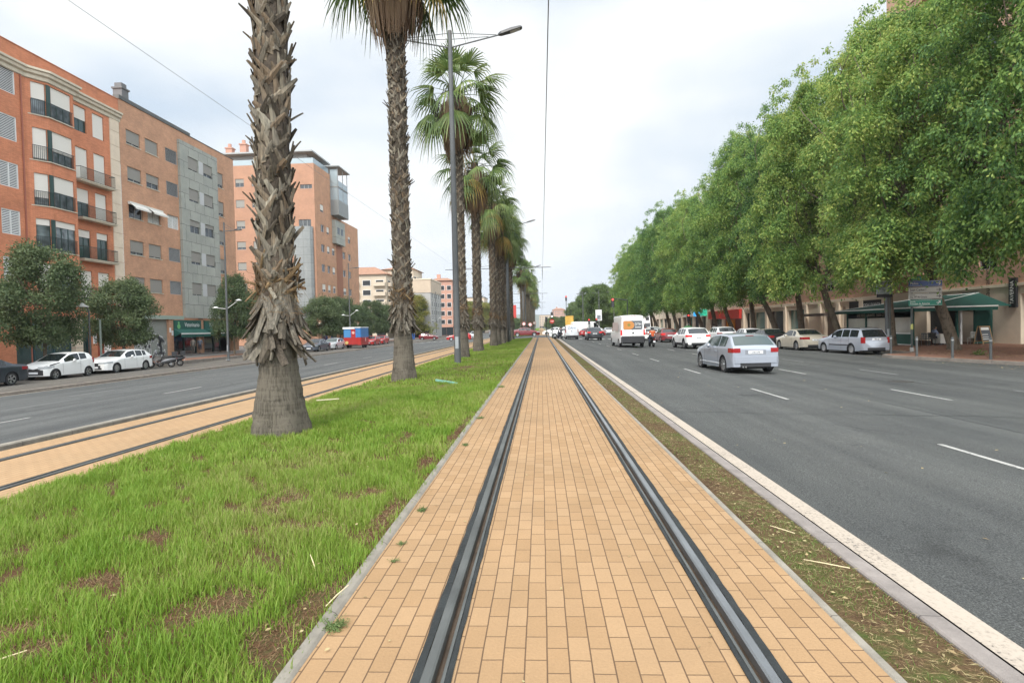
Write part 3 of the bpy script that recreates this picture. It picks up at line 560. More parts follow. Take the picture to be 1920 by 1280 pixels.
def palm_skirt(seed, h=3.7, n=84):
    r = random.Random(seed); b = MB()
    for i in range(n):
        a = i * 2.399 + r.uniform(-.2, .2); z = -.25 - (h * .42) * r.random(); o = Vector((math.cos(a), math.sin(a), 0)); s = Vector((-math.sin(a), math.cos(a), 0)); R0 = r.uniform(.45, .88); L = r.uniform(1.3, 2.1) * h / 3.1
        c = o * R0 + Vector((0, 0, z)); b.tube([o * .2 + Vector((0, 0, z - .05)), o * (R0 * .7) + Vector((0, 0, z + .06)), c], [.02, .016, .012], 4, 0, False)
        for k in range(13):
            t = (k - 6) / 6; l = L * (1 - .25 * abs(t)) * r.uniform(.8, 1.08); w = .028; sp = s * t * .20; e = c + sp * 1.25 - o * r.uniform(.05, .22) + Vector((0, 0, -l)); m = c + sp * 1.4 + o * .06 + Vector((0, 0, -l * .45)); q = o * .02 * (k % 2)
            b.add([c + q, c + s * .01 + q, m + s * w + q, m - s * w + q, e + s * .008, e - s * .008], [(0, 1, 2, 3), (3, 2, 4, 5)])
    return b.build('dead_skirt', dead_m)
def palm_trunk(h, r0, r1, r2, seed, lean=.0):
    r = random.Random(seed); b = MB(); n = 40; prof = []; hs = list(np.linspace(-.12, 2.2, 26)) + list(np.linspace(2.5, h, 14))
    vs = []
    for z in hs:
        q = max(0, 1 - z / 1.5); R0 = r1 + (r0 - r1) * q ** 1.35 + (r2 - r1) * max(0, z - 1.5) / max(.1, h - 1.5)
        for k in range(n):
            a = 6.2832 * k / n; R1 = R0 * (1 + .025 * math.sin(3 * a + z) + .012 * math.sin(11 * a + 5 * math.sin(z * 2.2))) + (.03 * q * math.sin(5 * a + seed) if z < .3 else 0) + r.uniform(-.004, .004) + (.012 if int(z * 11) % 2 else 0) * (z < 1.5)
            vs.append((R1 * math.cos(a) + lean * z, R1 * math.sin(a), z))
    m = len(hs); b.add(vs, [(i * n + k, i * n + (k + 1) % n, (i + 1) * n + (k + 1) % n, (i + 1) * n + k) for i in range(m - 1) for k in range(n)]); b.m = [1 if hs[i] > 1.75 else 0 for i in range(m - 1) for k in range(n)]
    return b.build('trunk', [palm_bark, fibre_m], smooth=True)
def palm_boots(z0, z1, rad, seed, l=.40, w=.085, dens=30, collar=True, flare=.35, fat=()):
    """criss-cross cut leaf bases up the trunk; a hanging collar of old ones at the bottom"""
    r = random.Random(seed); b = MB(); i = 0; zz = z0 + (.9 if collar else 0)
    while zz < z1:
        a = i * 2.399; bul = sum(.5 * math.exp(-((zz - f) / .35) ** 2) for f in fat); k = l * r.uniform(.7, 1.2) * (1 + .25 * bul)
        el = R_(r.uniform(80, 91)) - bul * .22 - (R_(r.uniform(12, 40)) if r.random() < .07 else 0)
        for sgn in (-1, 1):                  # each old leaf base is split into two prongs that cross their neighbours'
            boot(b, (math.cos(a) * rad, math.sin(a) * rad, zz + r.uniform(-.02, .02)), a + sgn * .02, el, k * r.uniform(.75, 1.1), w * r.uniform(.55, .9), w * r.uniform(.10, .38), sgn * r.uniform(.12, .85), 0, r.uniform(-.12, .10), th=.014); i += 1; zz += 1 / dens * r.uniform(.7, 1.3)
    if collar:
        n = 150
        for j in range(n):
            a = j * 2.399 + r.uniform(-.15, .15); u = r.random(); z = z0 + .32 + .78 * u; l2 = (.28 + .34 * r.random()) * (.75 + .25 * l / .4)
            boot(b, (math.cos(a) * (rad * .9 + flare * .18 * (1 - u)), math.sin(a) * (rad * .9 + flare * .18 * (1 - u)), z), a, -R_(r.uniform(66, 84) - flare * 28 * (1 - u) * r.random()), l2, w * r.uniform(.5, .95), w * r.uniform(.12, .6), r.uniform(-.6, .6), 1, r.uniform(-.28, .3), th=.024)
        for j in range(64):
            a = j * 2.399; z = z0 + 1.0 + .42 * r.random(); boot(b, (math.cos(a) * rad * 1.06, math.sin(a) * rad * 1.06, z), a, R_(r.uniform(48, 86) * r.choice((1, 1, -1))), .42 * l / .4 * r.uniform(.6, 1.1), w * r.uniform(.3, .75), w * r.uniform(.08, .3), r.choice((-1, 1)) * r.uniform(.3, 1.25), r.choice((2, 2, 0)), r.uniform(-.45, .15), th=.014)
        for j in range(240):             # loose fibre hanging out of the collar
            a = r.uniform(0, 6.28); z = z0 + r.uniform(.55, 1.35); o = Vector((math.cos(a), math.sin(a), 0)); s = Vector((-o.y, o.x, 0)); p = o * (rad + .05) + Vector((0, 0, z)); q = p + o * r.uniform(.03, .16) + s * r.gauss(0, .14) + Vector((0, 0, r.uniform(-.3, .1))); v = Vector((0, 0, .003)); m = (p + q) / 2 + o * .05
            b.quad(p - v, p + v, m + v, m - v, 2); b.quad(m - v, m + v, q + v, q - v, 2)
    return b.build('leaf_bases', [boot_m, skirt_m, orange_m])
def palm(x, y, lbl, rad, base, heart, boot0, l, w, dens, seed, crown, skirt, lean=0., rz=0., flare=.35, fat=(), small=False):
    t = thing('palm_tree', lbl, 'palm tree', (x, y, gz(x)), rz, 'palm trees in a row on the median')
    tr = palm_trunk(heart, base, rad * 1.06, rad * .92, seed, lean); tr.parent = t
    bo = palm_boots(boot0, heart - 1.0, rad, seed, l, w, dens, True, flare, fat); bo.parent = t
    if lean: bo.rotation_euler.y = math.atan(lean)
    for src in (crown, skirt):
        o = src if src.parent is None else link(src.name.split('.')[0], src.data)
        o.parent = t; o.location = (lean * heart, 0, heart); o.rotation_euler.z = rnd.uniform(0, 6)
        if small and src is crown: o.scale = (1.15, 1.15, 1.1)
    return t
cr = [palm_crown(s) for s in (11, 12, 13)]; sk = [palm_skirt(s) for s in (21, 22)]
palm(-4.22, 9.0, 'nearest palm, its thick grey trunk wrapped in a shaggy collar of old leaf bases', .235, .465, 14.5, 1.22, .33, .10, 96, 1, cr[0], sk[0], .008, 0.3, .34)
palm(-4.53, 18.7, 'second palm from the camera, dead fronds hanging at the top of its brown trunk', .27, .40, 14.5, 1.55, .28, .08, 105, 2, cr[1], sk[1], .002, 1.2, .3, (6.3, 7.6, 2.6))
palm(-4.30, 31.3, 'third palm, its trunk behind the tall grey street lamp', .25, .38, 14.5, 1.6, .28, .08, 88, 3, cr[2], sk[0], .008, 2.2, .3, (), True)
p4 = palm(-4.45, 40.3, 'fourth palm, with green crown right of and below the lamp arms', .28, .40, 13.1, 1.6, .30, .09, 70, 4, cr[0], sk[1], .002, .5, .3, (), True)
rest = [(-4.15, 50.0, .97, 'fifth palm in the row with a thick brown skirt'), (-3.95, 52.6, .86, 'palm close behind the fifth one, half hidden by it'), (-4.1, 61.5, 1.0, 'palm standing just beyond the tram wire mast'), (-3.9, 57, .9, 'palm just in front of the tram wire mast'), (-3.8, 65.5, .96, 'palm second from the end of the near lawn'), (-3.7, 71.5, .93, 'last palm on the near lawn, before the junction'),
        (-3.6, 108, .95, 'first palm beyond the junction'), (-3.3, 117, .99, 'second palm beyond the junction'), (-3.2, 127, .93, 'third palm beyond the junction')] + [(-3.1 + .1 * math.sin(k), 137 + 10 * k, .95 + .05 * math.sin(k * 2.1), 'small distant palm in the row merging towards the vanishing point') for k in range(14)]
for i, (x, y, s, lb) in enumerate(rest):
    p = copy_tree(p4, (x, y, gz(x)), i * 1.7 + .8, lb); p.scale = (s * .97, s * .97, s)
    for ch in KIDS(p):
        if ch.name.startswith('crown'): ch.data = cr[i % 3].data

# ============================================================ broadleaf trees
def leafquads(P, D, N, l, w):
    """P base, D direction, N normal-ish; bent leaf of 1 quad (kite)"""
    S = np.cross(D, N); S /= np.linalg.norm(S, axis=1)[:, None] + 1e-9; l = l[:, None]; w = w[:, None]
    return np.stack([P, P + D * l * .45 + S * w, P + D * l, P + D * l * .45 - S * w], 1).reshape(-1, 3)
def crown_leaves(seed, clumps, per, l, w, droop=.6, flat=.7, hang=.5):
    q = np.random.default_rng(seed); out = []
    for (cx, cy, cz, r) in clumps:
        n = int(per * (r ** 1.6)); v = q.normal(0, 1, (n, 3)); v /= np.linalg.norm(v, axis=1)[:, None]; v *= np.clip(q.normal(.74, .30, n), .05, 1.6)[:, None]; v[:, 2] = np.where(v[:, 2] < 0, v[:, 2] * .75, v[:, 2] * flat)
        P = v * r + (cx, cy, cz); rr = np.hypot(v[:, 0], v[:, 1]); P[:, 2] -= hang * r * rr ** 2 * q.uniform(.3, 1.1, n)
        D = v + q.normal(0, .45, (n, 3)); D[:, 2] -= droop * q.uniform(.3, 1.6, n); D /= np.linalg.norm(D, axis=1)[:, None]; N = v * 1.1 + q.normal(0, .45, (n, 3)); N[:, 2] += .35
        out.append(leafquads(P, D, N, l * q.uniform(.6, 1.25, n), w * q.uniform(.7, 1.3, n)))
    V = np.concatenate(out); return V, np.arange(len(V)).reshape(-1, 4)
def limb(b, p0, p1, r0, r1, r, n=6, sag=.1, sides=7):
    p0, p1 = Vector(p0), Vector(p1); d = (p1 - p0).length; k1, k2 = Vector((r.gauss(0, 1), r.gauss(0, 1), r.gauss(0, .5))) * d * sag, Vector((r.gauss(0, 1), r.gauss(0, 1), r.gauss(0, .5))) * d * sag
    pts = [p0.lerp(p1, u) + k1 * math.sin(math.pi * u) + k2 * math.sin(2 * math.pi * u) * .6 for u in [i / n for i in range(n + 1)]]
    b.tube(pts, [r0 + (r1 - r0) * (i / n) ** .8 for i in range(n + 1)], sides, 0, False); return pts
acacia_m = leaf_mat('acacia_leaf', [(.034, .085, .030), (.072, .155, .048), (.142, .255, .066), (.25, .37, .086), (.40, .45, .12)], .45)
def acacia(seed, lean=(-2.6, 0)):
    """tall street tree with a leaning trunk, rising limbs and a high drooping crown"""
    r = random.Random(seed); b = MB(); tp = Vector((lean[0] * .55, lean[1], 4.2 + r.uniform(-.3, .8)))
    b.tube([(0, 0, -.15), (-.04, 0, .25), (lean[0] * .18, lean[1] * .3, 1.6), (lean[0] * .38, lean[1] * .7, 3.0), tp], [.42, .32, .28, .26, .25], 10, 0, False)
    cx = lean[0] * .75; cl = []; H = r.uniform(20.3, 22)
    for k in range(6):
        a = k * 1.05 + r.uniform(-.3, .3); e = Vector((cx + math.cos(a) * 2.6, math.sin(a) * 2.2, r.uniform(10, 13))); pts = limb(b, tp, e, .16, .08, r, sag=.06)
        for j in range(5):
            e2 = Vector((cx + math.cos(a + r.uniform(-.9, .9)) * r.uniform(2.5, 4.8), math.sin(a + r.uniform(-.9, .9)) * r.uniform(2, 4.2), r.uniform(7, 20))); q = limb(b, pts[2 + j % 4], e2, .065, .02, r, sag=.1, sides=5)
    for k in range(80):                       # boughs that arch out and hang down, with gaps between them
        a = k * 2.399 + r.uniform(-.4, .4); zt = ((k + .5) / 80) ** .85; z = 6.2 + (H - 6.6) * zt; env = math.sin(math.pi * min(1, .22 + .74 * zt)) ** .6 * r.uniform(.72, 1.16)
        if math.cos(a) > .3 and z < 11 and r.random() < .7: continue             # open on the house side
        rx = 5.7 if math.cos(a) < 0 else 4.4; m = r.choice((3, 4, 4, 5)); L = r.uniform(.9, 3.0) * (1.15 - .5 * zt); da = r.uniform(-.16, .16)
        for q in range(m):
            u_ = q / (m - 1); rad = env * (.52 + .48 * u_ ** .6); cl.append((cx + math.cos(a + da * u_) * rx * rad, math.sin(a + da * u_) * 3.2 * rad, max(4.0 + 1.1 * r.random(), z + .5 * u_ - L * u_ ** 1.8), r.uniform(.62, 1.2) * (1 - .42 * u_)))
    for k in range(70):                       # loose sprigs that break the outline
        a = r.uniform(0, 6.28); zt = r.random() ** .6; env = math.sin(math.pi * min(1, .22 + .74 * zt)) ** .6 * r.uniform(1.0, 1.2); cl.append((cx + math.cos(a) * 5.5 * env, math.sin(a) * 3.4 * env, 5.6 + (H - 4.9) * zt + r.uniform(-.3, .6), r.uniform(.22, .5)))
    for k in range(12): a = r.uniform(0, 6.28); q = r.random(); cl.append((cx + math.cos(a) * 2.6 * q, math.sin(a) * 2.2 * q, r.uniform(8, H - 2), r.uniform(.8, 1.3)))
    for k in range(20):                       # low tresses on the road side
        a = r.uniform(1.8, 4.5); x0, y0, z0 = cx + math.cos(a) * r.uniform(2.2, 4.9), math.sin(a) * r.uniform(1.5, 3.6), r.uniform(5.2, 7.6)
        for q in range(3): cl.append((x0 + q * .12 * math.cos(a), y0, z0 - q * .7, .8 - .15 * q))
    t = thing('street_tree', 'x', 'tree'); b.build('trunk', tree_bark, t, smooth=True)
    V, Q = crown_leaves(seed, cl, 360, .20, .050, droop=1.1, hang=.9); o = link('crown', np_mesh('crown', V, Q, acacia_m), t); return t
AC = [acacia(s, (l, m)) for s, l, m in ((31, -2.6, .2), (32, -1.4, -.3), (33, -2.0, .6), (34, -.8, 0))]
ay = [22.0, 28.4, 34.9, 41.3, 48.2, 54.4, 60.9, 67.2, 73.4, 80.5, 88, 95.5, 103, 111, 119, 128, 137, 147]
alab = ['tree whose crown fills the upper right edge of the photo', 'tree at the right edge, its trunk in front of the tall narrow shop window', 'leaning tree behind the stack of direction signs', 'dark leaning tree trunk between the silver estate and the terrace awning', 'slim leaning tree behind the bonnet of the silver estate',
        'thick tree behind the beige parked coupe', 'leaning tree behind the black parked convertible', 'tree in front of the blue-black shop window', 'tree in front of the red shop front', 'tree at the far edge of the red shop front', 'tree behind the green glass bank', 'tree behind the white moving hatchback']
for i, y in enumerate(ay):
    x = 24.2 + rnd.uniform(-.35, .35); k = (i * 3 + 2) % 4 if i != 2 else 0; lb = alab[i] if i < len(alab) else 'far tree of the right-hand row, beyond the white van'
    o = AC[k] if not AC[k].get('used') else copy_tree(AC[k]); o.location = (x, y, -.37); s = rnd.uniform(.94, 1.05); o.scale = (s, s, s * rnd.uniform(.92, 1.10)); o.rotation_euler.z = rnd.uniform(-.5, .5)
    AC[k]['used'] = 1; tag(o, lb, 'tree', 'leafy street trees along the right pavement')
for o in AC:
    if 'used' in o.keys(): del o['used']
for o in list(bpy.data.objects):
    if 'used' in o.keys(): del o['used']
def bush_tree(seed, m, H, R, trunk, tr=.1, per=760, l=.15, w=.048, n=105, shape=1.0, droop=.35):
    r = random.Random(seed); b = MB(); b.tube([(0, 0, -.1), (.03, .02, trunk * .5), (.0, .05, trunk)], [tr * 1.3, tr, tr * .9], 8, 0, False); cl = []
    for k in range(7):
        a = k * .9 + r.uniform(-.2, .2); limb(b, (0, .05, trunk), (math.cos(a) * R * .65, math.sin(a) * R * .65, trunk + (H - trunk) * r.uniform(.35, .85)), tr * .55, .02, r, sag=.08, sides=5)
    for k in range(n):
        a = r.uniform(0, 6.28); u = r.random(); z = trunk * .8 + (H - trunk * .8) * u; env = math.sin(math.pi * min(1, .14 + .78 * u)) ** .55 * shape; q = r.uniform(.45, 1) if r.random() < .85 else r.random()
        cl.append((math.cos(a) * R * q * env, math.sin(a) * R * q * env, z - .3, r.uniform(.4, .75) * R / 2.6))
    t = thing('tree', 'x', 'tree'); b.build('trunk', tree_bark, t, smooth=True); V, Q = crown_leaves(seed, cl, per, l, w, droop=droop, hang=.3); link('crown', np_mesh('crown', V, Q, m), t); return t
dusty_m = leaf_mat('dusty_leaf', [(.045, .075, .034), (.072, .11, .048), (.108, .15, .066), (.15, .19, .088)], .35); yel_m = leaf_mat('yellowing_leaf', [(.08, .115, .025), (.14, .175, .035), (.22, .22, .05), (.33, .27, .07)], .35); far_m = leaf_mat('far_leaf', [(.055, .095, .03), (.095, .15, .045), (.14, .20, .06), (.19, .25, .08)], .35)
BT = [bush_tree(51, dusty_m, 7.2, 2.8, 2.6), bush_tree(52, dusty_m, 6.5, 2.7, 2.5)]
for i, (x, y, s, lb) in enumerate([(-31, 34.4, (.90, .90, 1.10), 'large dusty tree at the left edge of the photo, over the white two-tone car'), (-31, 41.2, (.84, .84, .98), 'dusty tree above the second white parked car'), (-31.4, 57.4, (.78, .78, 1.12), 'dusty tree in front of the vet shop awning'), (-31, 27.5, 1.0, 'dusty tree just outside the left edge of the photo'),
        (-31, 62.5, .95, 'pavement tree hidden behind the collar of the nearest palm'), (-31, 80, 1.08, 'tree above the grey and white cars beyond the nearest palm'), (-31, 87.5, 1.02, 'tree above the red and blue trailer'), (-31.2, 96, 1.0, 'tree above the red parked car'), (-31, 104, 1.05, 'tree left of the second palm trunk'), (-31, 113, 1.1, 'tree behind the second palm trunk')]):
    o = BT[i] if i < 2 else copy_tree(BT[i % 2]); o.location = (x, y, -.6); o.scale = s if isinstance(s, tuple) else (s, s, s); o.rotation_euler.z = i * 1.3; tag(o, lb, 'tree', 'round dusty trees along the left pavement')
YT = [bush_tree(53, yel_m, 11.5, 4.2, 2.4, .16, 520, .26, .085, 110)]
for i, (x, y, s, lb) in enumerate([(-34, 150, 1.0, 'yellowing tree in front of the cream apartment block'), (-33.5, 205, 1.12, 'tall yellowing tree right of the grey slab block'), (-30, 216, 1.1, 'yellow green tree behind the grey lamp post'), (-28, 235, 1.15, 'green tree between the third and fourth palm trunks'), (-26, 262, 1.2, 'green tree between the fourth and fifth palm trunks'), (-25, 300, 1.2, 'far tree right of the fifth palm trunk')]):
    o = YT[0] if i == 0 else copy_tree(YT[0]); o.location = (x, y, -.9); o.scale = (s, s, s); o.rotation_euler.z = i * 1.9; tag(o, lb, 'tree', 'yellowing trees on the far left pavement')
st = bush_tree(54, yel_m, 4.6, 1.6, 1.8, .06, 260, .16, .05, 26); st.location = (-26.5, 139, -.9); tag(st, 'thin young tree beside the red car crossing the far left road', 'tree')
FT = bush_tree(55, far_m, 15, 5.0, 2.5, .2, 420, .34, .11, 110)
FTS = [(17.5, 178, .95), (20, 194, 1.02), (18.5, 212, 1.05), (22, 232, 1.1), (19, 255, 1.0), (24, 275, 1.1), (17, 300, .95), (26, 205, 1.0), (28, 185, .9)]
for i, (x, y, s) in enumerate(FTS):
    o = FT if i == 0 else copy_tree(FT); o.location = (x, y, -.6); o.scale = (s, s, s); o.rotation_euler.z = i * 2.1; tag(o, 'dense green tree of the clump beyond the junction on the right', 'tree', 'dense green trees beyond the junction')
pf = copy_tree(p4, (26.4, 190, -.6), 1.1, 'lone palm at the right end of the clump beyond the junction'); pf.scale = (1.15, 1.15, 1.05); pf['group'] = ''; del pf['group']
for i, (x, y) in enumerate([(6.5, 330), (8, 350), (11, 372), (5, 395), (13, 330), (15, 352), (-7, 330), (-11, 350), (-15, 340), (-20, 365), (-12, 390), (-17, 320)]):
    o = copy_tree(FT, (x, y, -.6), i * 1.1); o.scale = (.62, .62, .5); tag(o, 'low far tree closing the end of the avenue', 'tree', 'low trees at the end of the avenue')

# ============================================================ BUILDINGS
def facade_mat(name, c, bw=.26, rh=.075, k=.10, grime=.24): return brick_mat(name, tuple(x * (1 - k) for x in c), tuple(x * (1 + k) for x in c), tuple(x * .78 for x in c), bw, rh, .009, 'YZ', .85, .12, grime)
orange_b = facade_mat('orange_brick', (.63, .255, .14)); terra_b = facade_mat('terracotta_brick', (.57, .325, .205)); terra_shade = brick_mat('terracotta_front_shade', (.42, .235, .15), (.47, .265, .175), (.37, .205, .14), .26, .075, .009, 'XZ', .85, .12, .16)  # front brick is the terracotta darkened: its shade is in the colour
cream = M('cream_stone', (.66, .55, .42), .8, var=.08, vscale=1.5); cornice_m = M('cornice_stone', (.55, .49, .38), .8, var=.1)
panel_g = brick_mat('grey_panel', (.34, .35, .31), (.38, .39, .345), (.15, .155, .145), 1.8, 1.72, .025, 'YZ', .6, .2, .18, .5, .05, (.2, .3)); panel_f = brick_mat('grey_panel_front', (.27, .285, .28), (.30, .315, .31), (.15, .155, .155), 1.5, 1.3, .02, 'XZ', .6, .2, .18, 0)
glass = M('window_glass', (.025, .032, .036), .06, spec=.8); glass_g = M('green_glass', (.03, .06, .056), .07, spec=.8); bay_glass = M('curtained_glass', (.12, .145, .15), .10, spec=.8, var=.6, vscale=1.6, detail=1); curtain = M('net_curtain', (.50, .50, .47), .8, var=.25, vscale=7); glass_b = M('balcony_glass', (.30, .36, .38), .08, spec=.9)
def slat_mat(name, c, pitch=.05, depth=.5):
    m, t, b, n, L = nodes(name); g = n('ShaderNodeNewGeometry'); s = n('ShaderNodeSeparateXYZ'); L(g.outputs['Position'], s.inputs[0])
    p = n('ShaderNodeMath', operation='PINGPONG'); L(s.outputs[2], p.inputs[0]); p.inputs[1].default_value = pitch / 2; b.inputs['Base Color'].default_value = (*c, 1); b.inputs['Roughness'].default_value = .6
    bp = n('ShaderNodeBump', i_Strength=depth, i_Distance=.03); L(p.outputs[0], bp.inputs['Height']); L(bp.outputs[0], b.inputs['Normal']); return m
blind_w = slat_mat('white_blind', (.68, .65, .58)); blind_g = slat_mat('grey_blind', (.25, .235, .205)); shutter_m = slat_mat('metal_shutter', (.26, .27, .24), .09)
green_f = M('green_frame', (.022, .058, .050), .4); grey_f = M('grey_frame', (.30, .30, .29), .5); white_f = M('white_frame', (.72, .72, .70), .4); iron = M('wrought_iron', (.025, .035, .033), .5); coping = M('dark_coping', (.10, .105, .10), .7, var=.2)
sign_green = M('sign_green', (.012, .085, .065), .45); awn_green = M('awning_green', (.010, .090, .068), .75, var=.12, vscale=2); awn_dark = M('awning_dark_green', (.010, .070, .055), .75, var=.15, vscale=2); letter_w = M('white_letter', (.75, .75, .72), .5); letter_d = M('dark_letter', (.05, .05, .05), .5); tile_roof = M('roof_tile', (.30, .16, .10), .85, var=.25, vscale=2); pink_b = M('pink_render', (.45, .25, .185), .85, var=.08, vscale=.7)

class Face:
    """a vertical plane: u runs along it, z up, d outwards"""
    def __init__(s, o, u, n): s.o, s.u, s.n = o, u, n
    def __call__(s, u, z, d=0): return (s.o[0] + s.u[0] * u + s.n[0] * d, s.o[1] + s.u[1] * u + s.n[1] * d, z)
    def wall(s, b, u0, u1, z0, z1, holes=(), mi=0, depth=.2, d=0):
        us = sorted({u0, u1} | {min(max(h[i], u0), u1) for h in holes for i in (0, 1)}); zs = sorted({z0, z1} | {min(max(h[i], z0), z1) for h in holes for i in (2, 3)})
        for a, c in zip(us[:-1], us[1:]):
            for e, f in zip(zs[:-1], zs[1:]):
                m, k = (a + c) / 2, (e + f) / 2
                if any(h[0] < m < h[1] and h[2] < k < h[3] for h in holes): continue
                b.quad(s(a, e, d), s(c, e, d), s(c, f, d), s(a, f, d), mi)
        for a, c, e, f in [h[:4] for h in holes]:
            for p, q in (((a, e), (a, f)), ((c, e), (c, f)), ((a, e), (c, e)), ((a, f), (c, f))): b.quad(s(*p, d), s(*q, d), s(*q, d - depth), s(*p, d - depth), mi)
    def slab(s, b, u0, u1, z0, z1, d0, d1, mi=0):
        v = [s(u, z, d) for d in (d0, d1) for z in (z0, z1) for u in (u0, u1)]
        b.add(v, [(0, 1, 3, 2), (4, 6, 7, 5), (0, 4, 5, 1), (2, 3, 7, 6), (0, 2, 6, 4), (1, 5, 7, 3)], mi)
EAST = lambda x: Face((x, 0), (0, 1), (1, 0)); WEST = lambda x: Face((x, 0), (0, 1), (-1, 0)); SOUTH = lambda y: Face((0, y), (1, 0), (0, -1))
def sub(b, name, m, parent, p0=None):
    o = b.build(name, m, parent); o['_at'] = parent['_at']; return o
def window(bd, F, u0, u1, z0, z1, fm, blind=None, fr=.5, d=-.12, gm=None, mull=1, sill=None, fw=.055, bd_d=.04):
    """frame with its pane and roller blind; fr = how far the blind is down"""
    b = MB()
    for a, c, e, f in ((u0, u0 + fw, z0, z1), (u1 - fw, u1, z0, z1), (u0 + fw, u1 - fw, z0, z0 + fw), (u0 + fw, u1 - fw, z1 - fw, z1)): F.slab(b, a, c, e, f, d - .05, d)
    for k in range(mull):
        c = u0 + (u1 - u0) * (k + 1) / (mull + 1); F.slab(b, c - fw * .6, c + fw * .6, z0 + fw, z1 - fw, d - .045, d - .004)
    w = sub(b, 'window', fm, bd)
    b = MB(); b.quad(F(u0, z0, d - .03), F(u1, z0, d - .03), F(u1, z1, d - .03), F(u0, z1, d - .03)); sub(b, 'pane', gm or glass, w)
    if blind and fr > 0:
        b = MB(); F.slab(b, u0 + .01, u1 - .01, z1 - (z1 - z0) * fr, z1 - .005, d + .01, d + .03); sub(b, 'roller_blind', blind, w)
    if sill:
        b = MB(); F.slab(b, u0 - .06, u1 + .06, z0 - .07, z0, -.1, .06); sub(b, 'sill', sill, w)
    return w
def louvre(bd, F, u0, u1, z0, z1, m, half=False):
    b = MB(); fw = .05
    for a, c, e, f in ((u0, u0 + fw, z0, z1), (u1 - fw, u1, z0, z1), (u0, u1, z0, z0 + fw), (u0, u1, z1 - fw, z1)): F.slab(b, a, c, e, f, -.12, -.02)
    n = int((z1 - z0) / .115)
    for k in range(n):
        z = z0 + (z1 - z0) * (k + .5) / n; b.quad(F(u0, z - .045, -.03), F(u1, z - .045, -.03), F(u1, z + .04, -.09), F(u0, z + .04, -.09))
    o = sub(b, 'louvre', m, bd); b = MB(); b.quad(F(u0, z0, -.15), F(u1, z0, -.15), F(u1, z1, -.15), F(u0, z1, -.15)); sub(b, 'backing', dark, o)
    if half: b = MB(); F.slab(b, (u0 + u1) / 2 - .03, (u0 + u1) / 2 + .03, z0, z1, -.1, -.015); sub(b, 'mullion', m, o)
def railing(bd, F, u0, u1, z0, h, d, m, ret=True, pitch=.12, name='railing'):
    b = MB(); F.slab(b, u0, u1, z0 + h - .04, z0 + h, d - .04, d); F.slab(b, u0, u1, z0 + .06, z0 + .09, d - .03, d - .01)
    k = u0
    while k < u1: F.slab(b, k, k + .022, z0, z0 + h - .04, d - .03, d - .008); k += pitch
    if ret:
        for k in (u0, u1 - .03): F.slab(b, k, k + .03, z0 + h - .04, z0 + h, 0, d - .04); F.slab(b, k, k + .03, z0 + .06, z0 + .09, 0, d - .03)
    return sub(b, name, m, bd)
def sweep(b, plan, prof, mi=0):
    """a moulding: profile (out, z) carried along a plan line; outwards is to the right of the walk"""
    ns = []
    for i in range(len(plan)):
        a = Vector(plan[max(0, i - 1)]); c = Vector(plan[i]); e = Vector(plan[min(len(plan) - 1, i + 1)]); t1 = (c - a).normalized() if i else (e - c).normalized(); t2 = (e - c).normalized() if i < len(plan) - 1 else t1
        n = Vector((t1.y, -t1.x)) + Vector((t2.y, -t2.x)); ns.append(n / max(.3, n.length_squared / 2))
    n = len(prof); vs = [(p[0] + m.x * d, p[1] + m.y * d, z) for p, m in zip(plan, ns) for d, z in prof]
    b.add(vs, [(i * n + k, (i + 1) * n + k, (i + 1) * n + k + 1, i * n + k + 1) for i in range(len(plan) - 1) for k in range(n - 1)], mi)
    b.add([vs[k] for k in range(n)], [tuple(range(n))], mi); b.add([vs[(len(plan) - 1) * n + k] for k in range(n)], [tuple(range(n - 1, -1, -1))], mi)
GL = -.62     # pavement level at the left fronts
FL = 3.45
# ---- orange corner block
B1 = thing('apartment_block', 'bright orange brick apartment block with canted bay windows and a cream cornice', 'building', (-38.5, 40, GL), world=True)
X1 = -38.5; F = EAST(X1); FB = EAST(X1 + .75); FC = Face((X1, 41.95), (.75 / 1.46, 1.25 / 1.46), (1.25 / 1.46, -.75 / 1.46))
b = MB(); hl = []; hr = []; hb = []; hc = []
rows = [20.8 - FL * k for k in range(5)]
for k, zt in enumerate(rows):
    for y0 in (27.4, 33.6, 39.62): hl.append((y0, y0 + 1.5, zt - 1.35, zt + .45))
    z0 = zt - (2.0 if k == 0 else 2.7 if k == 1 else 2.4)
    hr += [(46.5, 47.8, z0, zt + .1), (48.48, 49.78, z0, zt + .1)]
    hb.append((43.4, 45.35, zt - 2.25, zt + .2)); hc.append((.35, 1.25, zt - 2.25, zt + .2))
GF = 3.2
F.wall(b, 20, 41.95, GF, 23.25, hl); F.wall(b, 45.6, 51.68, GF, 23.25, hr); FB.wall(b, 43.2, 45.6, GF, 21.9, hb); FC.wall(b, 0, 1.458, GF, 21.9, hc)
b.quad((X1 + .75, 45.6, GF), (X1, 45.6, GF), (X1, 45.6, 21.9), (X1 + .75, 45.6, 21.9)); b.add([(X1, 41.95, GF), (X1 + .75, 43.2, GF), (X1 + .75, 45.6, GF), (X1, 45.6, GF)], [(0, 1, 2, 3)]); b.add([(X1, 41.95, 21.9), (X1 + .75, 43.2, 21.9), (X1 + .75, 45.6, 21.9), (X1, 45.6, 21.9)], [(3, 2, 1, 0)])
F.wall(b, 41.95, 45.6, 21.9, 23.25, ()); F.slab(b, 20, 51.68, 23.25, 23.3, -.35, .05)
b.quad((X1, 51.68, GF), (X1 - 14, 51.68, GF), (X1 - 14, 51.68, 23.25), (X1, 51.68, 23.25)); b.quad((X1 - 14, 20, 22.6), (X1 - .3, 20, 22.6), (X1 - .3, 51.68, 22.6), (X1 - 14, 51.68, 22.6))
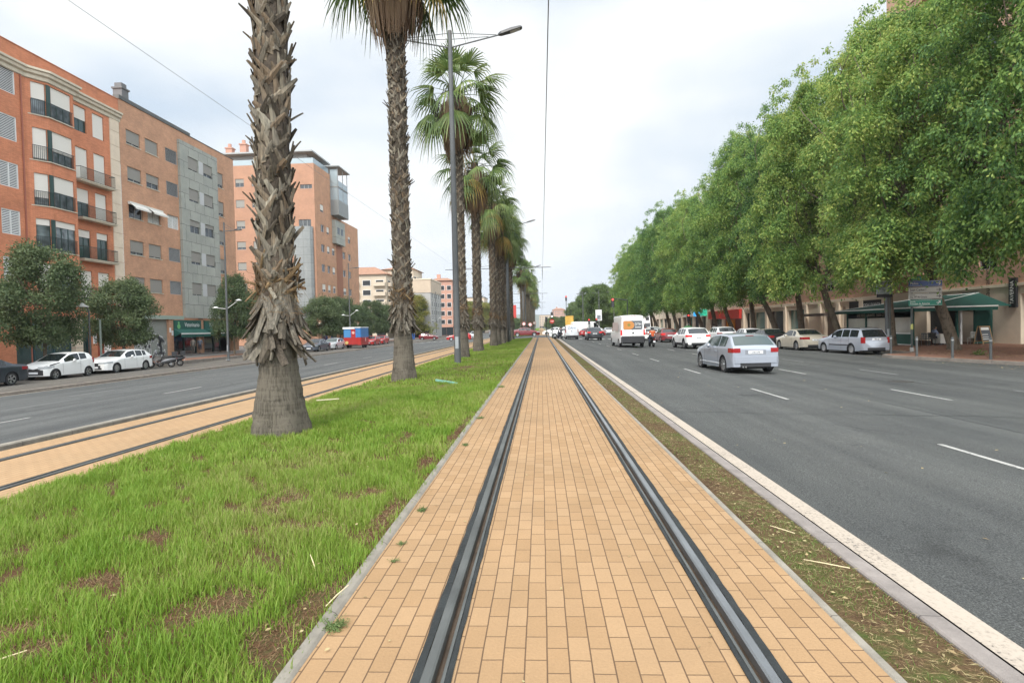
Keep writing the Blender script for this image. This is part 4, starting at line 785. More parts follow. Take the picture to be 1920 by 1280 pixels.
# ground floor piers
for y0, y1 in ((20, 33.4), (39.0, 40.35), (47.45, 48.1), (50.3, 51.68)): F.slab(b, y0, y1, GL, GF, -.5, 0)
F.slab(b, 48.1, 50.3, GL, GF, -3.2, -3.0)
sub(b, 'wall', orange_b, B1)
b = MB(); sweep(b, [(X1, 20), (X1, 41.9), (X1 + .75, 43.15), (X1 + .75, 45.65), (X1, 45.65), (X1, 51.72)], [(0, 21.15), (.10, 21.2), (.12, 21.45), (.28, 21.55), (.30, 21.75), (.42, 21.82), (.42, 21.98), (0, 22.02)]); sub(b, 'cornice', cornice_m, B1)
b = MB()
for k in range(14): F.slab(b, 50.45, 51.6, 3.0 + 1.32 * k, 3.0 + 1.32 * k + 1.29, .0, .06)
sub(b, 'pilaster', cream, B1); b = MB()
for k in range(3): F.slab(b, 45.62, 46.4, GL + 1.25 * k, GL + 1.25 * k + 1.22, -.3, .10)
sub(b, 'pilaster', cream, B1)
b = MB(); b.tube([F(41.55, GL, .07), F(41.55, 21.2, .07)], .05, 8); sub(b, 'drainpipe', M('drainpipe', (.30, .10, .06), .5), B1)
for k, zt in enumerate(rows):
    for y0 in (27.4, 33.6, 39.62): louvre(B1, F, y0, y0 + 1.5, zt - 1.35, zt + .45, white_f, k > 1)
    fr = (.52, .62, .50, .20, .5)[k]; z0 = zt - 2.25; z1 = zt + .2
    window(B1, FB, 43.4, 45.35, z0, z1, green_f, blind_w, fr, gm=bay_glass, mull=2); window(B1, FC, .35, 1.25, z0, z1, green_f, blind_w, (.5, .95, .75, .2, .9)[k], mull=0, gm=bay_glass)
    b = MB(); FB.slab(b, 43.05, 43.38, z0 + .002, z1 - .002, -.2, .01); sub(b, 'corner_post', green_f, B1)
    railing(B1, FB, 43.25, 45.4, z0 + .05, 1.05, .10, iron, False); railing(B1, FC, .3, 1.4, z0 + .05, 1.05, .08, iron, False)
    b = MB(); sweep(b, [(X1, 42.1), (X1 + .75, 43.15), (X1 + .75, 45.5)], [(0, z0 - .07), (.09, z0 - .07), (.09, z0), (0, z0)]); sub(b, 'sill', cornice_m, B1)
    zb = zt - (2.0 if k == 0 else 2.7 if k == 1 else 2.4)
    for j, y0 in enumerate((46.5, 48.48)): window(B1, F, y0, y0 + 1.3, zb, zt + .1, green_f, blind_w, ((.5, .97), (.95, .95), (.45, .97), (.25, .22), (.9, .95))[k][j], mull=1, gm=glass_g)
    if k:
        b = MB(); F.slab(b, 46.3, 50.2, zb - .16, zb, 0, .62); F.slab(b, 46.25, 50.25, zb - .05, zb + .02, 0, .68); o = sub(b, 'balcony', cornice_m, B1); railing(o, F, 46.32, 50.18, zb + .02, 1.05, .58, iron)
# shop glazing of the ground floor
b = MB(); F.slab(b, 33.4, 39.0, GL, GF, -.45, -.35); F.slab(b, 40.35, 45.62, GL, GF, -.45, -.35); F.slab(b, 46.4, 47.45, GL, GF, -.45, -.35); o = sub(b, 'shop_window', glass_g, B1)
b = MB()
for y in (33.4, 36, 38.9, 40.35, 42.1, 43.9, 45.5, 46.4, 47.35): F.slab(b, y, y + .12, GL, GF, -.35, -.28)
F.slab(b, 33.4, 39, 2.1, 2.25, -.35, -.29); F.slab(b, 40.35, 45.6, 2.1, 2.25, -.35, -.29); F.slab(b, 46.4, 47.45, 1.9, 3.1, -.35, -.27); sub(b, 'shop_frame', M('blue_green_frame', (.025, .07, .08), .45), o)
b = MB(); F.slab(b, 48.15, 50.25, GL, 2.7, -1.2, -1.1); sub(b, 'door', M('red_door', (.35, .075, .04), .6, var=.2), B1)
b = MB(); F.slab(b, 47.6, 48.0, .9, 1.75, .0, .03); o = sub(b, 'poster', letter_w, B1); o['label'] = 'white notice with black figure 5 on the orange pier'
lt = lettering('5', .62, letter_d, o, (.04 - 0, 47.8 - 40, 1.32 - GL), FACE_EAST)
# ---- terracotta block with the grey panel
B2 = thing('apartment_block', 'terracotta brick apartment block with grey panel strip of windows, vet shop below', 'building', (-38.5, 60, GL), world=True); b = MB(); F = EAST(X1); FP = EAST(X1 + .28); hs = []; ps = []
for k in range(5):
    z = 20.9 - FL * k; hs += [(52.55, 54.45, z - 1.35, z), (55.15, 57.05, z - 1.35, z), (58.2, 60.1, z - 1.35, z + .05), (67.65, 69.05, z - 1.75, z)]; ps += [(61.6, 63.45, z - 1.3, z + .1), (64.45, 66.25, z - 1.3, z + .1)]
F.wall(b, 51.7, 71.5, 3.3, 23.4, hs); b.quad((X1, 71.5, GL), (X1 - 14, 71.5, GL), (X1 - 14, 71.5, 23.4), (X1, 71.5, 23.4)); b.quad((X1 - 14, 51.7, 23.1), (X1, 51.7, 23.1), (X1, 71.5, 23.1), (X1 - 14, 71.5, 23.1))
for y0, y1 in ((51.7, 52.6), (57.8, 58.5), (62.95, 63.9), (69.4, 71.5)): F.slab(b, y0, y1, GL, 3.3, -.5, 0)
sub(b, 'wall', terra_b, B2)
b = MB(); F.slab(b, 51.7, 62.5, 23.4, 23.75, -.5, .08); F.slab(b, 62.5, 71.55, 23.4, 23.47, -.5, .05); sub(b, 'coping', coping, B2)
b = MB(); FP.wall(b, 60.2, 67.35, 3.3, 22.4, ps, 0, .25); b.quad((X1, 60.2, 3.3), (X1 + .28, 60.2, 3.3), (X1 + .28, 60.2, 22.4), (X1, 60.2, 22.4)); b.quad((X1, 60.2, 22.4), (X1 + .28, 60.2, 22.4), (X1 + .28, 67.35, 22.4), (X1, 67.35, 22.4)); b.quad((X1, 60.2, 3.3), (X1 + .28, 60.2, 3.3), (X1 + .28, 67.35, 3.3), (X1, 67.35, 3.3)); b.quad((X1, 67.35, 3.3), (X1 + .28, 67.35, 3.3), (X1 + .28, 67.35, 22.4), (X1, 67.35, 22.4)); sub(b, 'grey_panel', panel_g, B2)
for k in range(5):
    z = 20.9 - FL * k; q = (.85, .82, .2, .8, .97)[k]
    window(B2, F, 52.55, 54.45, z - 1.35, z, grey_f, blind_g, q if k != 2 else 0, sill=cornice_m); window(B2, F, 55.15, 57.05, z - 1.35, z, grey_f, blind_g, (.95, .6, 0, .9, .97)[k], sill=cornice_m, gm=None if k != 2 else curtain)
    louvre(B2, F, 58.2, 60.1, z - 1.35, z + .05, grey_f) if k != 2 else window(B2, F, 58.2, 60.1, z - 1.35, z + .05, white_f, gm=curtain)
    window(B2, F, 67.65, 69.05, z - 1.75, z, grey_f, blind_g, .78, sill=cornice_m); window(B2, FP, 61.6, 63.45, z - 1.3, z + .1, grey_f, blind_g, (.9, .85, .45, .8, .9)[k]); window(B2, FP, 64.45, 66.25, z - 1.3, z + .1, grey_f, blind_g, (.75, .9, .3, .85, .95)[k])
    b = MB(); FP.slab(b, 63.55, 64.35, z - 1.3, z + .1, 0, .03); sub(b, 'infill_panel', M('pale_panel', (.46, .46, .45), .5), B2)
b = MB(); F.slab(b, 52.4, 57.2, 17.25 - FL + .05, 17.25 - FL + .32, .05, .25); 
for y0 in (52.45, 55.05): b.quad(F(y0, 13.95, .24), F(y0 + 2.2, 13.95, .24), F(y0 + 2.2, 13.55, .75), F(y0, 13.55, .75)); F.slab(b, y0, y0 + 2.2, 13.40, 13.55, .74, .77)
sub(b, 'window_awning', M('off_white_canvas', (.66, .64, .58), .8), B2)
b = MB(); b.box(X1 - 2.2, 54.0, 23.1, X1 - 1.3, 54.9, 25.3); b.box(X1 - 2.3, 53.9, 25.3, X1 - 1.2, 55.0, 25.45); b.box(X1 - 2.1, 54.1, 25.45, X1 - 1.4, 54.8, 25.9); sub(b, 'chimney', M('dark_chimney', (.14, .14, .14), .7), B2)
b = MB(); F.slab(b, 51.7, 60.2, 3.12, 3.5, .0, .12); sub(b, 'lintel', M('pale_green_lintel', (.30, .36, .30), .7), B2)
b = MB(); F.slab(b, 52.6, 57.8, GL, 3.12, -.35, -.25); o = sub(b, 'roller_shutter', shutter_m, B2); o['label'] = 'grey roller shutter covered in pale graffiti'
b = MB()
def tag_stroke(b, pts, w, x):     # graffiti: fat outlined letters
    b2 = [Vector(p) for p in pts]
    for a, c in zip(b2[:-1], b2[1:]):
        t = (c - a).normalized() * w; n = Vector((-t.y, t.x)); b.add([(x, p.x, p.y) for p in (a - t * .4 - n, c + t * .4 - n, c + t * .4 + n, a - t * .4 + n)], [(0, 1, 2, 3)])
def arc(cx, cy, r, s, a0, a1, n=12): return [(cx + r * math.cos(a0 + (a1 - a0) * i / n), cy + s * math.sin(a0 + (a1 - a0) * i / n)) for i in range(n + 1)]
gx_ = X1 - .235
GR = [[(53, -.3), (53.2, 1.2), (53.7, -.2), (54, 1.3)], [(54.3, -.4), (54.6, 1.25), (55, 1.3), (55.15, -.35)], [(54.4, .4), (55.1, .4)], arc(56.1, .9, .6, .5, -1.2, 3.2), arc(56.2, .1, .7, .5, 1.6, -2.4), [(52.8, 1.5), (54, 1.75), (55.6, 1.6), (57, 1.2)], arc(57.0, .3, .4, .75, .4, 5.6)]
for s in GR: tag_stroke(b, s, .17, gx_)
sub(b, 'graffiti', M('pale_spray', (.52, .52, .50), .7), o); b = MB()
for s in GR: tag_stroke(b, s, .035, gx_ + .006)
sub(b, 'graffiti', M('dark_spray', (.10, .10, .11), .7), o)
b = MB(); F.slab(b, 58.5, 62.95, GL, 2.2, -.5, -.4); F.slab(b, 63.9, 69.4, GL, 2.2, -.5, -.4); o = sub(b, 'shop_window', glass, B2); b = MB()
for y in (58.5, 60.7, 62.85, 63.9, 66.3, 67.7, 69.3): b = MB(); F.slab(b, y, y + .1, GL, 2.2, -.4, -.3); sub(b, 'shop_frame', green_f, o); b = MB(); F.slab(b, 67.9, 69.2, GL, 2.0, -.39, -.36); sub(b, 'door', M('pale_door', (.45, .42, .36), .6), o)
b = MB(); F.slab(b, 58.5, 63.25, 2.05, 3.05, 0, .12); s1 = sub(b, 'shop_sign', sign_green, B2); b = MB(); F.slab(b, 63.9, 70.7, 2.05, 3.05, 0, .12); s2 = sub(b, 'shop_sign', sign_green, B2)
lettering('Veterinario', .66, letter_w, s1, (.14, 61.55 - 60, 2.55 - GL), FACE_EAST, .88); lettering('Mascotas  24h  ', .62, letter_w, s2, (.14, 66.6 - 60, 2.55 - GL), FACE_EAST, .88)
b = MB(); b.tube([F(59.2, 2.38, .13), F(59.2, 2.38, .15)], .26, 18); b.tube([F(59.2, 2.75, .13), F(59.2, 2.75, .15)], .14, 14); sub(b, 'emblem', M('leaf_emblem', (.16, .42, .16), .5), s1)
for y0, y1, out, drop in ((58.4, 63.7, .9, .75), (63.8, 71.2, 2.1, .75)):
    b = MB(); zt = 2.1; b.quad(F(y0, zt, .12), F(y1, zt, .12), F(y1, zt - drop * .6, out), F(y0, zt - drop * .6, out), 0); b.quad(F(y0, zt - drop * .6, out), F(y1, zt - drop * .6, out), F(y1, zt - drop - .12, out + .01), F(y0, zt - drop - .12, out + .01), 0)
    b.add([F(y0, zt, .12), F(y0, zt - drop * .6, out), F(y0, zt - drop - .05, .12)], [(0, 1, 2)]); F.slab(b, y0, y1, zt - drop * .6 - .12, zt - drop * .6 + .02, out, out + .04, 1); sub(b, 'awning', [awn_green, letter_w], B2)
for y, z in ((57.95, 2.0), (58.3, 1.7)):
    b = MB(); F.slab(b, y - .12, y + .12, z - .25, z + .25, .0, .04); sub(b, 'notice', letter_w, B2)
# ---- taller terracotta block set back behind
Y3 = 95; B3 = thing('apartment_block', 'tall terracotta block behind the nearest palm, with glazed balconies stacked at its corner', 'building', (-45, Y3, GL), world=True); F = SOUTH(Y3); E = EAST(-37.4); b = MB(); hs = []; hf = []
for k in range(7):
    z = 27.4 - 3.5 * k; hf += [(-50.9, -49.4, z - 1.35, z), (-48.1, -46.6, z - 1.35, z), (-44.6, -43.2, z - 1.35, z)]
hf += [(-40.2, -38.1, 19.1, 20.3), (-39.8, -37.75, 25.4, 26.1)]
COL = [(97.4, 99.0), (100.1, 101.4), (102.5, 103.9), (108.0, 109.6), (111.3, 112.8)]
for k in range(5):
    z = 23.35 - 3.42 * k
    for j, (u0, u1) in enumerate(COL):
        if (k == 0 and j > 0) or (k == 1 and j == 2) or (k == 2 and j == 2 and False): continue
        hs.append((u0, u1, z - 1.3, z))
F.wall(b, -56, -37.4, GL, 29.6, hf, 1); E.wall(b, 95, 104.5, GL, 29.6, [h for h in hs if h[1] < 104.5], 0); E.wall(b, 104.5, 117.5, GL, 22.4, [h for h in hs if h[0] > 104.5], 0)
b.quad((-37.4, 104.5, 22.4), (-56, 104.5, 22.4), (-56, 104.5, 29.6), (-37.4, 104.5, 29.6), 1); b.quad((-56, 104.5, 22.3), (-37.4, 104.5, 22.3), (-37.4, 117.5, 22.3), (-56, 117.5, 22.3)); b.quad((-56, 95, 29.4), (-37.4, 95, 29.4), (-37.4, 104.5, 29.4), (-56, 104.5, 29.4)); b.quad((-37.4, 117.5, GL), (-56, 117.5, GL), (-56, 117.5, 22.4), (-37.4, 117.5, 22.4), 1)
sub(b, 'wall', [terra_b, terra_shade], B3)
for h in hf[:21]: window(B3, F, *h, grey_f, blind_g, rnd.choice((.5, .7, .9)), mull=1)
for h in hf[21:]: window(B3, F, *h, grey_f, mull=2)
for h in hs: window(B3, E, *h, white_f, blind_w if rnd.random() < .5 else None, rnd.choice((.3, .5, .7)), mull=1)
b = MB(); b.prism([(-40.7, 95), (-40.7, 93.9), (-38.6, 93.9), (-38.0, 94.1), (-37.75, 94.6), (-37.75, 95)], 3.4, 19.0); F.slab(b, -51.2, -48.9, 9, 19, .02, .4) if False else None; sub(b, 'grey_panel', panel_f, B3)
b = MB(); F.slab(b, -46.4, -44.9, 8.4, 18.6, .02, .5); sub(b, 'grey_panel', panel_f, B3)
b = MB(); E.slab(b, 102.8, 107.7, 17.4, 21.6, 0, .7); o = sub(b, 'oriel', panel_g, B3); b = MB(); E.slab(b, 103.6, 104.8, 19.2, 20.4, .69, .72); E.slab(b, 105.4, 106.6, 19.2, 20.4, .69, .72); sub(b, 'pane', glass, o)
b = MB(); E.slab(b, 104.6, 107.8, GL, 17.4, .0, .05); sub(b, 'recess_strip', M('brown_recess', (.30, .13, .075), .8), B3)
b = MB(); E.slab(b, 102.4, 107.6, 22.4, 25.1, -.3, 1.5); o = sub(b, 'balcony', M('balcony_grey', (.22, .23, .22), .5), B3); b = MB(); E.slab(b, 102.4, 107.6, 27.3, 27.55, -.3, 1.5); sub(b, 'balcony', MATS['balcony_grey'], B3); b = MB(); E.slab(b, 102.0, 108.1, 30.9, 31.1, -4, 1.8); sub(b, 'canopy', MATS['balcony_grey'], B3)
b = MB(); E.slab(b, 102.5, 107.5, 25.1, 27.3, 1.38, 1.42); E.slab(b, 102.5, 107.5, 27.55, 28.6, 1.38, 1.42); b.quad((-37.4, 102.45, 25.1), (-36, 102.45, 25.1), (-36, 102.45, 27.3), (-37.4, 102.45, 27.3)); b.quad((-37.4, 102.45, 27.55), (-36, 102.45, 27.55), (-36, 102.45, 30.6), (-37.4, 102.45, 30.6)); sub(b, 'balcony_glazing', glass_b, o)
b = MB()
for y in (102.45, 105, 107.4): E.slab(b, y, y + .12, 25.1, 30.9, 1.36, 1.46)
sub(b, 'balcony_post', grey_f, o)
b = MB(); b.box(-53, 97.5, 29.6, -39.5, 104, 31.9); b.box(-54, 96, 31.9, -38, 104.6, 32.15); o = sub(b, 'penthouse', M('penthouse_grey', (.33, .34, .33), .6), B3); b = MB(); F.slab(b, -55.9, -37.5, 29.6, 30.5, -.1, -.06); sub(b, 'glass_balustrade', glass_b, B3); b = MB(); E.slab(b, 95.1, 102, 29.6, 30.5, -.1, -.06); sub(b, 'glass_balustrade', glass_b, B3)
for x, y, h in ((-52, 99, 34.4), (-50, 100, 33.6), (-54, 98, 33.5)):
    b = MB(); b.box(x, y, 31.5, x + 1.1, y + 1, h); b.box(x - .12, y - .12, h, x + 1.22, y + 1.12, h + .2); b.tube([(x + .5, y + .5, h + .2), (x + .5, y + .5, h + .9)], .3, 10); sub(b, 'chimney', pink_b, B3)
b = MB()
for y0, y1 in ((96.5, 99), (100.5, 103.5), (109, 112)): E.slab(b, y0, y1, GL, 2.4, .0, .05)
sub(b, 'shop_window', glass, B3); b = MB(); E.slab(b, 95, 117.5, 2.6, 3.0, 0, .25); sub(b, 'lintel', cream, B3)
# ---- plainer blocks further away: (x0,x1,y0,y1,z1) with window grids on the faces one can see
def block(lbl, x0, x1, y0, y1, z1, m, cols_s, cols_e, rows, win=(1.2, 1.2), roof=None, wm=None, east=True, z0=-1.2, band=None, cat='building', name='apartment_block', balc=False):
    B = thing(name, lbl, cat, ((x0 + x1) / 2, y0, z0), world=True); b = MB(); b.box(x0, y0, z0, x1, y1, z1); sub(b, 'wall', m, B); S = SOUTH(y0); E = EAST(x1) if east else WEST(x0); wm = wm or glass; proto = {}
    for Fc, c0, c1, n in ((S, x0, x1, cols_s), (E, y0, y1, cols_e)):
        for r in range(rows):
            for k in range(n):
                u = c0 + (c1 - c0) * (k + .5) / n; z = z0 + 4.3 + (z1 - z0 - 4.6) * r / max(1, rows); b = MB(); Fc.slab(b, u - win[0] / 2 - .1, u + win[0] / 2 + .1, z - .1, z + win[1] + .1, .0, .05, 1); Fc.slab(b, u - win[0] / 2, u + win[0] / 2, z, z + win[1], .05, .07, 0); sub(b, 'window', [wm, white_f], B)
                if balc and k % 2 == 0: b = MB(); Fc.slab(b, u - 1.6, u + 1.6, z - .25, z + .75, .05, .9); sub(b, 'balcony', m, B)
    if roof == 'hip':
        h = (x1 - x0) * .16; b = MB(); o = .6; xm0, xm1 = x0 + (x1 - x0) * .3, x0 + (x1 - x0) * .7; ym = (y0 + y1) / 2
        b.add([(x0 - o, y0 - o, z1), (x1 + o, y0 - o, z1), (x1 + o, y1 + o, z1), (x0 - o, y1 + o, z1), (xm0, ym, z1 + h), (xm1, ym, z1 + h)], [(0, 1, 5, 4), (1, 2, 5), (2, 3, 4, 5), (3, 0, 4), (3, 2, 1, 0)]); rf = sub(b, 'roof', tile_roof, B)
        b = MB(); b.box(xm0, ym - .5, z1, xm0 + 1.2, ym + .5, z1 + h + 1.3); sub(b, 'chimney', pink_b, rf)
    else:
        b = MB(); b.box(x0 - .2, y0 - .2, z1, x1 + .2, y1 + .2, z1 + .35); sub(b, 'coping', band or coping, B)
    b = MB()
    for k in range(max(2, cols_s)): u = x0 + (x1 - x0) * (k + .5) / max(2, cols_s); S.slab(b, u - 1.1, u + 1.1, z0 + .3, z0 + 3.2, 0, .06)
    sub(b, 'shop_window', glass, B); return B
pale = M('cream_render', (.52, .44, .34), .85, var=.06, vscale=.5); greyr = M('grey_render', (.36, .35, .33), .85, var=.06, vscale=.5); beige = M('beige_render', (.50, .40, .30), .85, var=.08, vscale=.4)
block('cream apartment block with brown tiled roofs, left of the second palm trunk', -58, -40.5, 150, 166, 16.2, pale, 5, 3, 5, (2.0, 1.3), 'hip', dark, balc=True)
block('cream block with a stepped brown roof just left of the second palm trunk', -44, -35.5, 160, 172, 18.4, pale, 3, 3, 5, (2.0, 1.3), 'hip', dark)
b5 = block('grey slab block with rows of small windows right of the second palm trunk', -34.5, -29.2, 152, 168, 14.6, greyr, 0, 5, 5, (.7, 1.3), None, dark, band=cream); b = MB(); b.box(-34.6, 151.9, 11.2, -29.1, 168.1, 14.5); sub(b, 'upper_storey', beige, b5)
block('far block with a reddish tiled roof and chimneys, left of the lamp post', -38.5, -29.5, 192, 206, 17.6, pink_b, 4, 4, 5, (1.3, 1.4), 'hip', dark)
block('pale far block half hidden by the fourth palm', -36, -27, 275, 292, 16, beige, 4, 5, 5, (1.2, 1.3), None, dark); block('reddish far block between fourth and fifth palms', -26, -19, 330, 345, 17, pink_b, 3, 3, 5, (1.2, 1.3), None, dark)
block('brownish far apartment tower at the end of the avenue', 12, 25, 600, 620, 18.5, pink_b, 6, 3, 6, (1.0, 1.3), 'hip', dark); block('low pale far block beside the brownish tower', 25.5, 34, 590, 606, 17, beige, 4, 2, 5, (1.0, 1.3), None, dark)
block('small far block on the axis of the avenue', -2, 11, 640, 660, 14, beige, 5, 2, 4, (1.0, 1.3), None, dark); block('white far building beyond the parking sign', 42, 62, 240, 262, 22, white, 6, 4, 5, (1.4, 1.4), None, dark, east=False)
# ---- right-hand fronts behind the trees
XR = 32; GR_ = -.36; beige_s = M('beige_stone', (.72, .61, .48), .85, var=.08, vscale=.6); pinkb = facade_mat('pink_brick', (.58, .36, .26))
R1 = thing('apartment_block', 'brick apartment tower with a beige stone base behind the near right trees', 'building', (XR, 45, GR_), world=True); F = WEST(XR); b = MB(); hu = []; hg = []
for k in range(10):
    for y in (37.4, 42.2, 47, 51.2): hu.append((y, y + 1.7, 4.9 + 3.1 * k, 6.3 + 3.1 * k))
hg = [(37.0, 40.2, GR_, 3.0), (46.2, 49.6, GR_, 2.9)]
F.wall(b, 20, 54.9, 3.7, 37, hu, 0); F.wall(b, 20, 54.9, GR_, 3.7, hg, 1, .4); b.quad((XR, 54.9, 3.7), (XR + 15, 54.9, 3.7), (XR + 15, 54.9, 37), (XR, 54.9, 37)); b.quad((XR, 20, 37), (XR + 15, 20, 37), (XR + 15, 54.9, 37), (XR, 54.9, 37)); F.slab(b, 20, 54.9, 3.55, 3.75, 0, .12, 1); F.slab(b, 20, 55.1, 27.2, 27.5, 0, 1.4, 0); sub(b, 'wall', [pinkb, beige_s], R1)
for h in hu: window(R1, F, *h, grey_f, blind_g if rnd.random() < .5 else None, .5)
for k in range(8):
    b = MB(); F.slab(b, 48.0, 54.9, 5.0 + 3.1 * k, 6.0 + 3.1 * k, .0, 1.3); sub(b, 'balcony', [pinkb, beige_s][:1], R1)
b = MB(); F.slab(b, 37.0, 40.2, GR_, 3.0, -.38, -.3); o = sub(b, 'shop_window', M('teal_glass', (.03, .075, .085), .1, spec=.7), R1); b = MB(); F.slab(b, 46.2, 49.6, GR_, 2.9, -.38, -.3); sub(b, 'shop_window', dark, R1)
lettering('Café  Bar  Restaurante', .62, M('brown_letter', (.11, .085, .065), .6), R1, (-.015, 43.05 - 45, 2.15 - GR_), (math.pi / 2, -math.pi / 2, -math.pi / 2), .92)
b = MB(); F.slab(b, 43.9, 45.3, 2.45, 3.35, .05, .16); o = sub(b, 'wall_sign', M('teal_sign', (.02, .075, .07), .5), R1); lettering('CERVEZA', .26, letter_w, o, (-.18, 44.6 - 45, 2.9 - GR_), FACE_WEST)
b = MB(); F.slab(b, 40.35, 40.95, 2.1, 4.1, .05, .2); o = sub(b, 'vertical_sign', M('black_sign', (.02, .02, .022), .5), R1); lettering('TAVERNA', .42, letter_w, o, (-.22, 40.65 - 45, 3.1 - GR_), (math.pi / 2, -math.pi / 2, -math.pi / 2), .85)
# terrace building continues: lower, with shops
R2 = thing('apartment_block', 'brick block with beige pillars and dark shop windows behind the middle right trees', 'building', (XR, 75, GR_), world=True); b = MB(); hu = []; hg = []
for k in range(5):
    for y in np.arange(57, 92, 3.9): hu.append((float(y), float(y) + 1.8, 4.7 + 3.1 * k, 6.1 + 3.1 * k))
OPEN = [(55.6, 58.5, 'shut'), (59.6, 61.2, 'green'), (62.4, 63.0, 'slot'), (64.6, 67.0, 'door'), (71.4, 76.5, 'teal'), (77.7, 82.6, 'blue'), (84.3, 88.6, 'teal'), (89.6, 92.2, 'dark')]
hg = [(a, c, GR_, 2.9) for a, c, q in OPEN]
F.wall(b, 54.9, 93, 3.7, 19.5, hu, 0); F.wall(b, 54.9, 93, GR_, 3.7, hg, 1, .5); F.slab(b, 54.9, 93, 3.4, 3.75, 0, .15, 1); b.quad((XR, 54.9, 19.5), (XR + 15, 54.9, 19.5), (XR + 15, 93, 19.5), (XR, 93, 19.5))
for y in (54.95, 58.8, 63.3, 67.4, 70.8, 76.8, 83.0, 89.0, 92.4): F.slab(b, y, y + .6, GR_, 3.4, .0, .25, 1)
sub(b, 'wall', [pinkb, beige_s], R2)
for h in hu: window(R2, F, *h, grey_f, blind_g if rnd.random() < .5 else None, .5)
SM = {'shut': shutter_m, 'green': M('pale_green_door', (.22, .34, .26), .5), 'slot': dark, 'door': M('brown_door', (.10, .075, .055), .5), 'teal': M('teal_shopfront', (.10, .20, .18), .12, spec=.7), 'blue': M('navy_shopfront', (.010, .016, .035), .15, spec=.6), 'dark': dark}
for a, c, q in OPEN: b = MB(); F.slab(b, a, c, GR_, 2.9, -.45, -.38); sub(b, 'door' if q in ('door', 'green') else 'shop_window', SM[q], R2)
b = MB(); F.slab(b, 55.4, 61.4, 2.45, 3.35, .02, .14); o = sub(b, 'shop_sign', M('black_sign', (.02, .02, .022), .5), R2); lettering('TU MODA LEVANTE', .42, letter_w, o, (-.16, 57.8 - 75, 2.9 - GR_), FACE_WEST)
b = MB(); F.slab(b, 65.2, 70.4, 2.0, 2.3, .2, .9); sub(b, 'door_canopy', M('brown_canopy', (.08, .06, .05), .6), R2)
b = MB(); F.slab(b, 63.35, 63.85, .0, .9, .27, .33); sub(b, 'letter_box', M('rust_red', (.32, .07, .04), .6), R2)
R3 = thing('shop_building', 'low building with a red and orange shop front behind the right trees', 'building', (XR, 100, GR_), world=True); b = MB(); F.wall(b, 93, 112, 3.4, 17, [(94 + 4 * k, 96 + 4 * k, 5 + 3.2 * j, 6.5 + 3.2 * j) for k in range(4) for j in range(4)], 0); F.wall(b, 93, 112, GR_, 3.4, [(94.2, 102.6, GR_, 3.2), (104, 110.8, GR_, 3.2)], 0, .3); b.quad((XR, 93, 17), (XR + 15, 93, 17), (XR + 15, 112, 17), (XR, 112, 17)); sub(b, 'wall', beige_s, R3)
b = MB(); F.slab(b, 94.2, 102.6, GR_, 2.1, -.28, -.2); sub(b, 'shop_window', M('dark_red_front', (.14, .022, .015), .4), R3); b = MB(); F.slab(b, 93.6, 103.2, 2.1, 3.6, .02, .5); F.slab(b, 104, 111, 2.2, 3.6, .02, .4); sub(b, 'shop_sign', M('red_sign', (.48, .035, .025), .45), R3)
b = MB(); F.slab(b, 97.5, 101.6, -.2, 1.95, -.18, -.05); sub(b, 'poster', M('orange_poster', (.62, .27, .03), .6), R3); b = MB(); F.slab(b, 104, 110.8, GR_, 2.2, -.28, -.2); sub(b, 'shop_window', glass, R3)
for k in range(4):
    for j in range(4): window(R3, F, 94 + 4 * k, 96 + 4 * k, 5 + 3.2 * j, 6.5 + 3.2 * j, grey_f)
R4 = thing('shop_building', 'far beige building with a glowing blue and green pharmacy sign', 'building', (XR, 130, GR_), world=True); b = MB(); F.wall(b, 112, 170, GR_, 16, [(114 + 5 * k, 117.4 + 5 * k, GR_, 2.8) for k in range(11)], 0, .4); b.quad((XR, 112, 16), (XR + 15, 112, 16), (XR + 15, 170, 16), (XR, 170, 16)); b.quad((XR, 170, GR_), (XR + 15, 170, GR_), (XR + 15, 170, 16), (XR, 170, 16)); sub(b, 'wall', beige_s, R4)
for k in range(11): b = MB(); F.slab(b, 114 + 5 * k, 117.4 + 5 * k, GR_, 2.8, -.38, -.3); sub(b, 'shop_window', [glass, dark, SM['teal']][k % 3], R4)
b = MB(); F.slab(b, 117.5, 120, 2.9, 4.2, .05, .8); sub(b, 'lit_sign', M('lit_blue', (.03, .35, .75), .4, emit=.8), R4); b = MB(); F.slab(b, 113, 115.4, 2.9, 4.2, .05, .8); sub(b, 'lit_sign', M('lit_green', (.03, .40, .25), .4, emit=.5), R4); b = MB(); F.slab(b, 121.5, 130, 2.9, 4.6, .05, .4); sub(b, 'wall_sign', white, R4)
for k in range(12):
    for j in range(3): b = MB(); F.slab(b, 114 + 4.6 * k, 116 + 4.6 * k, 5.2 + 3.3 * j, 6.7 + 3.3 * j, .0, .04); sub(b, 'window', dark, R4)

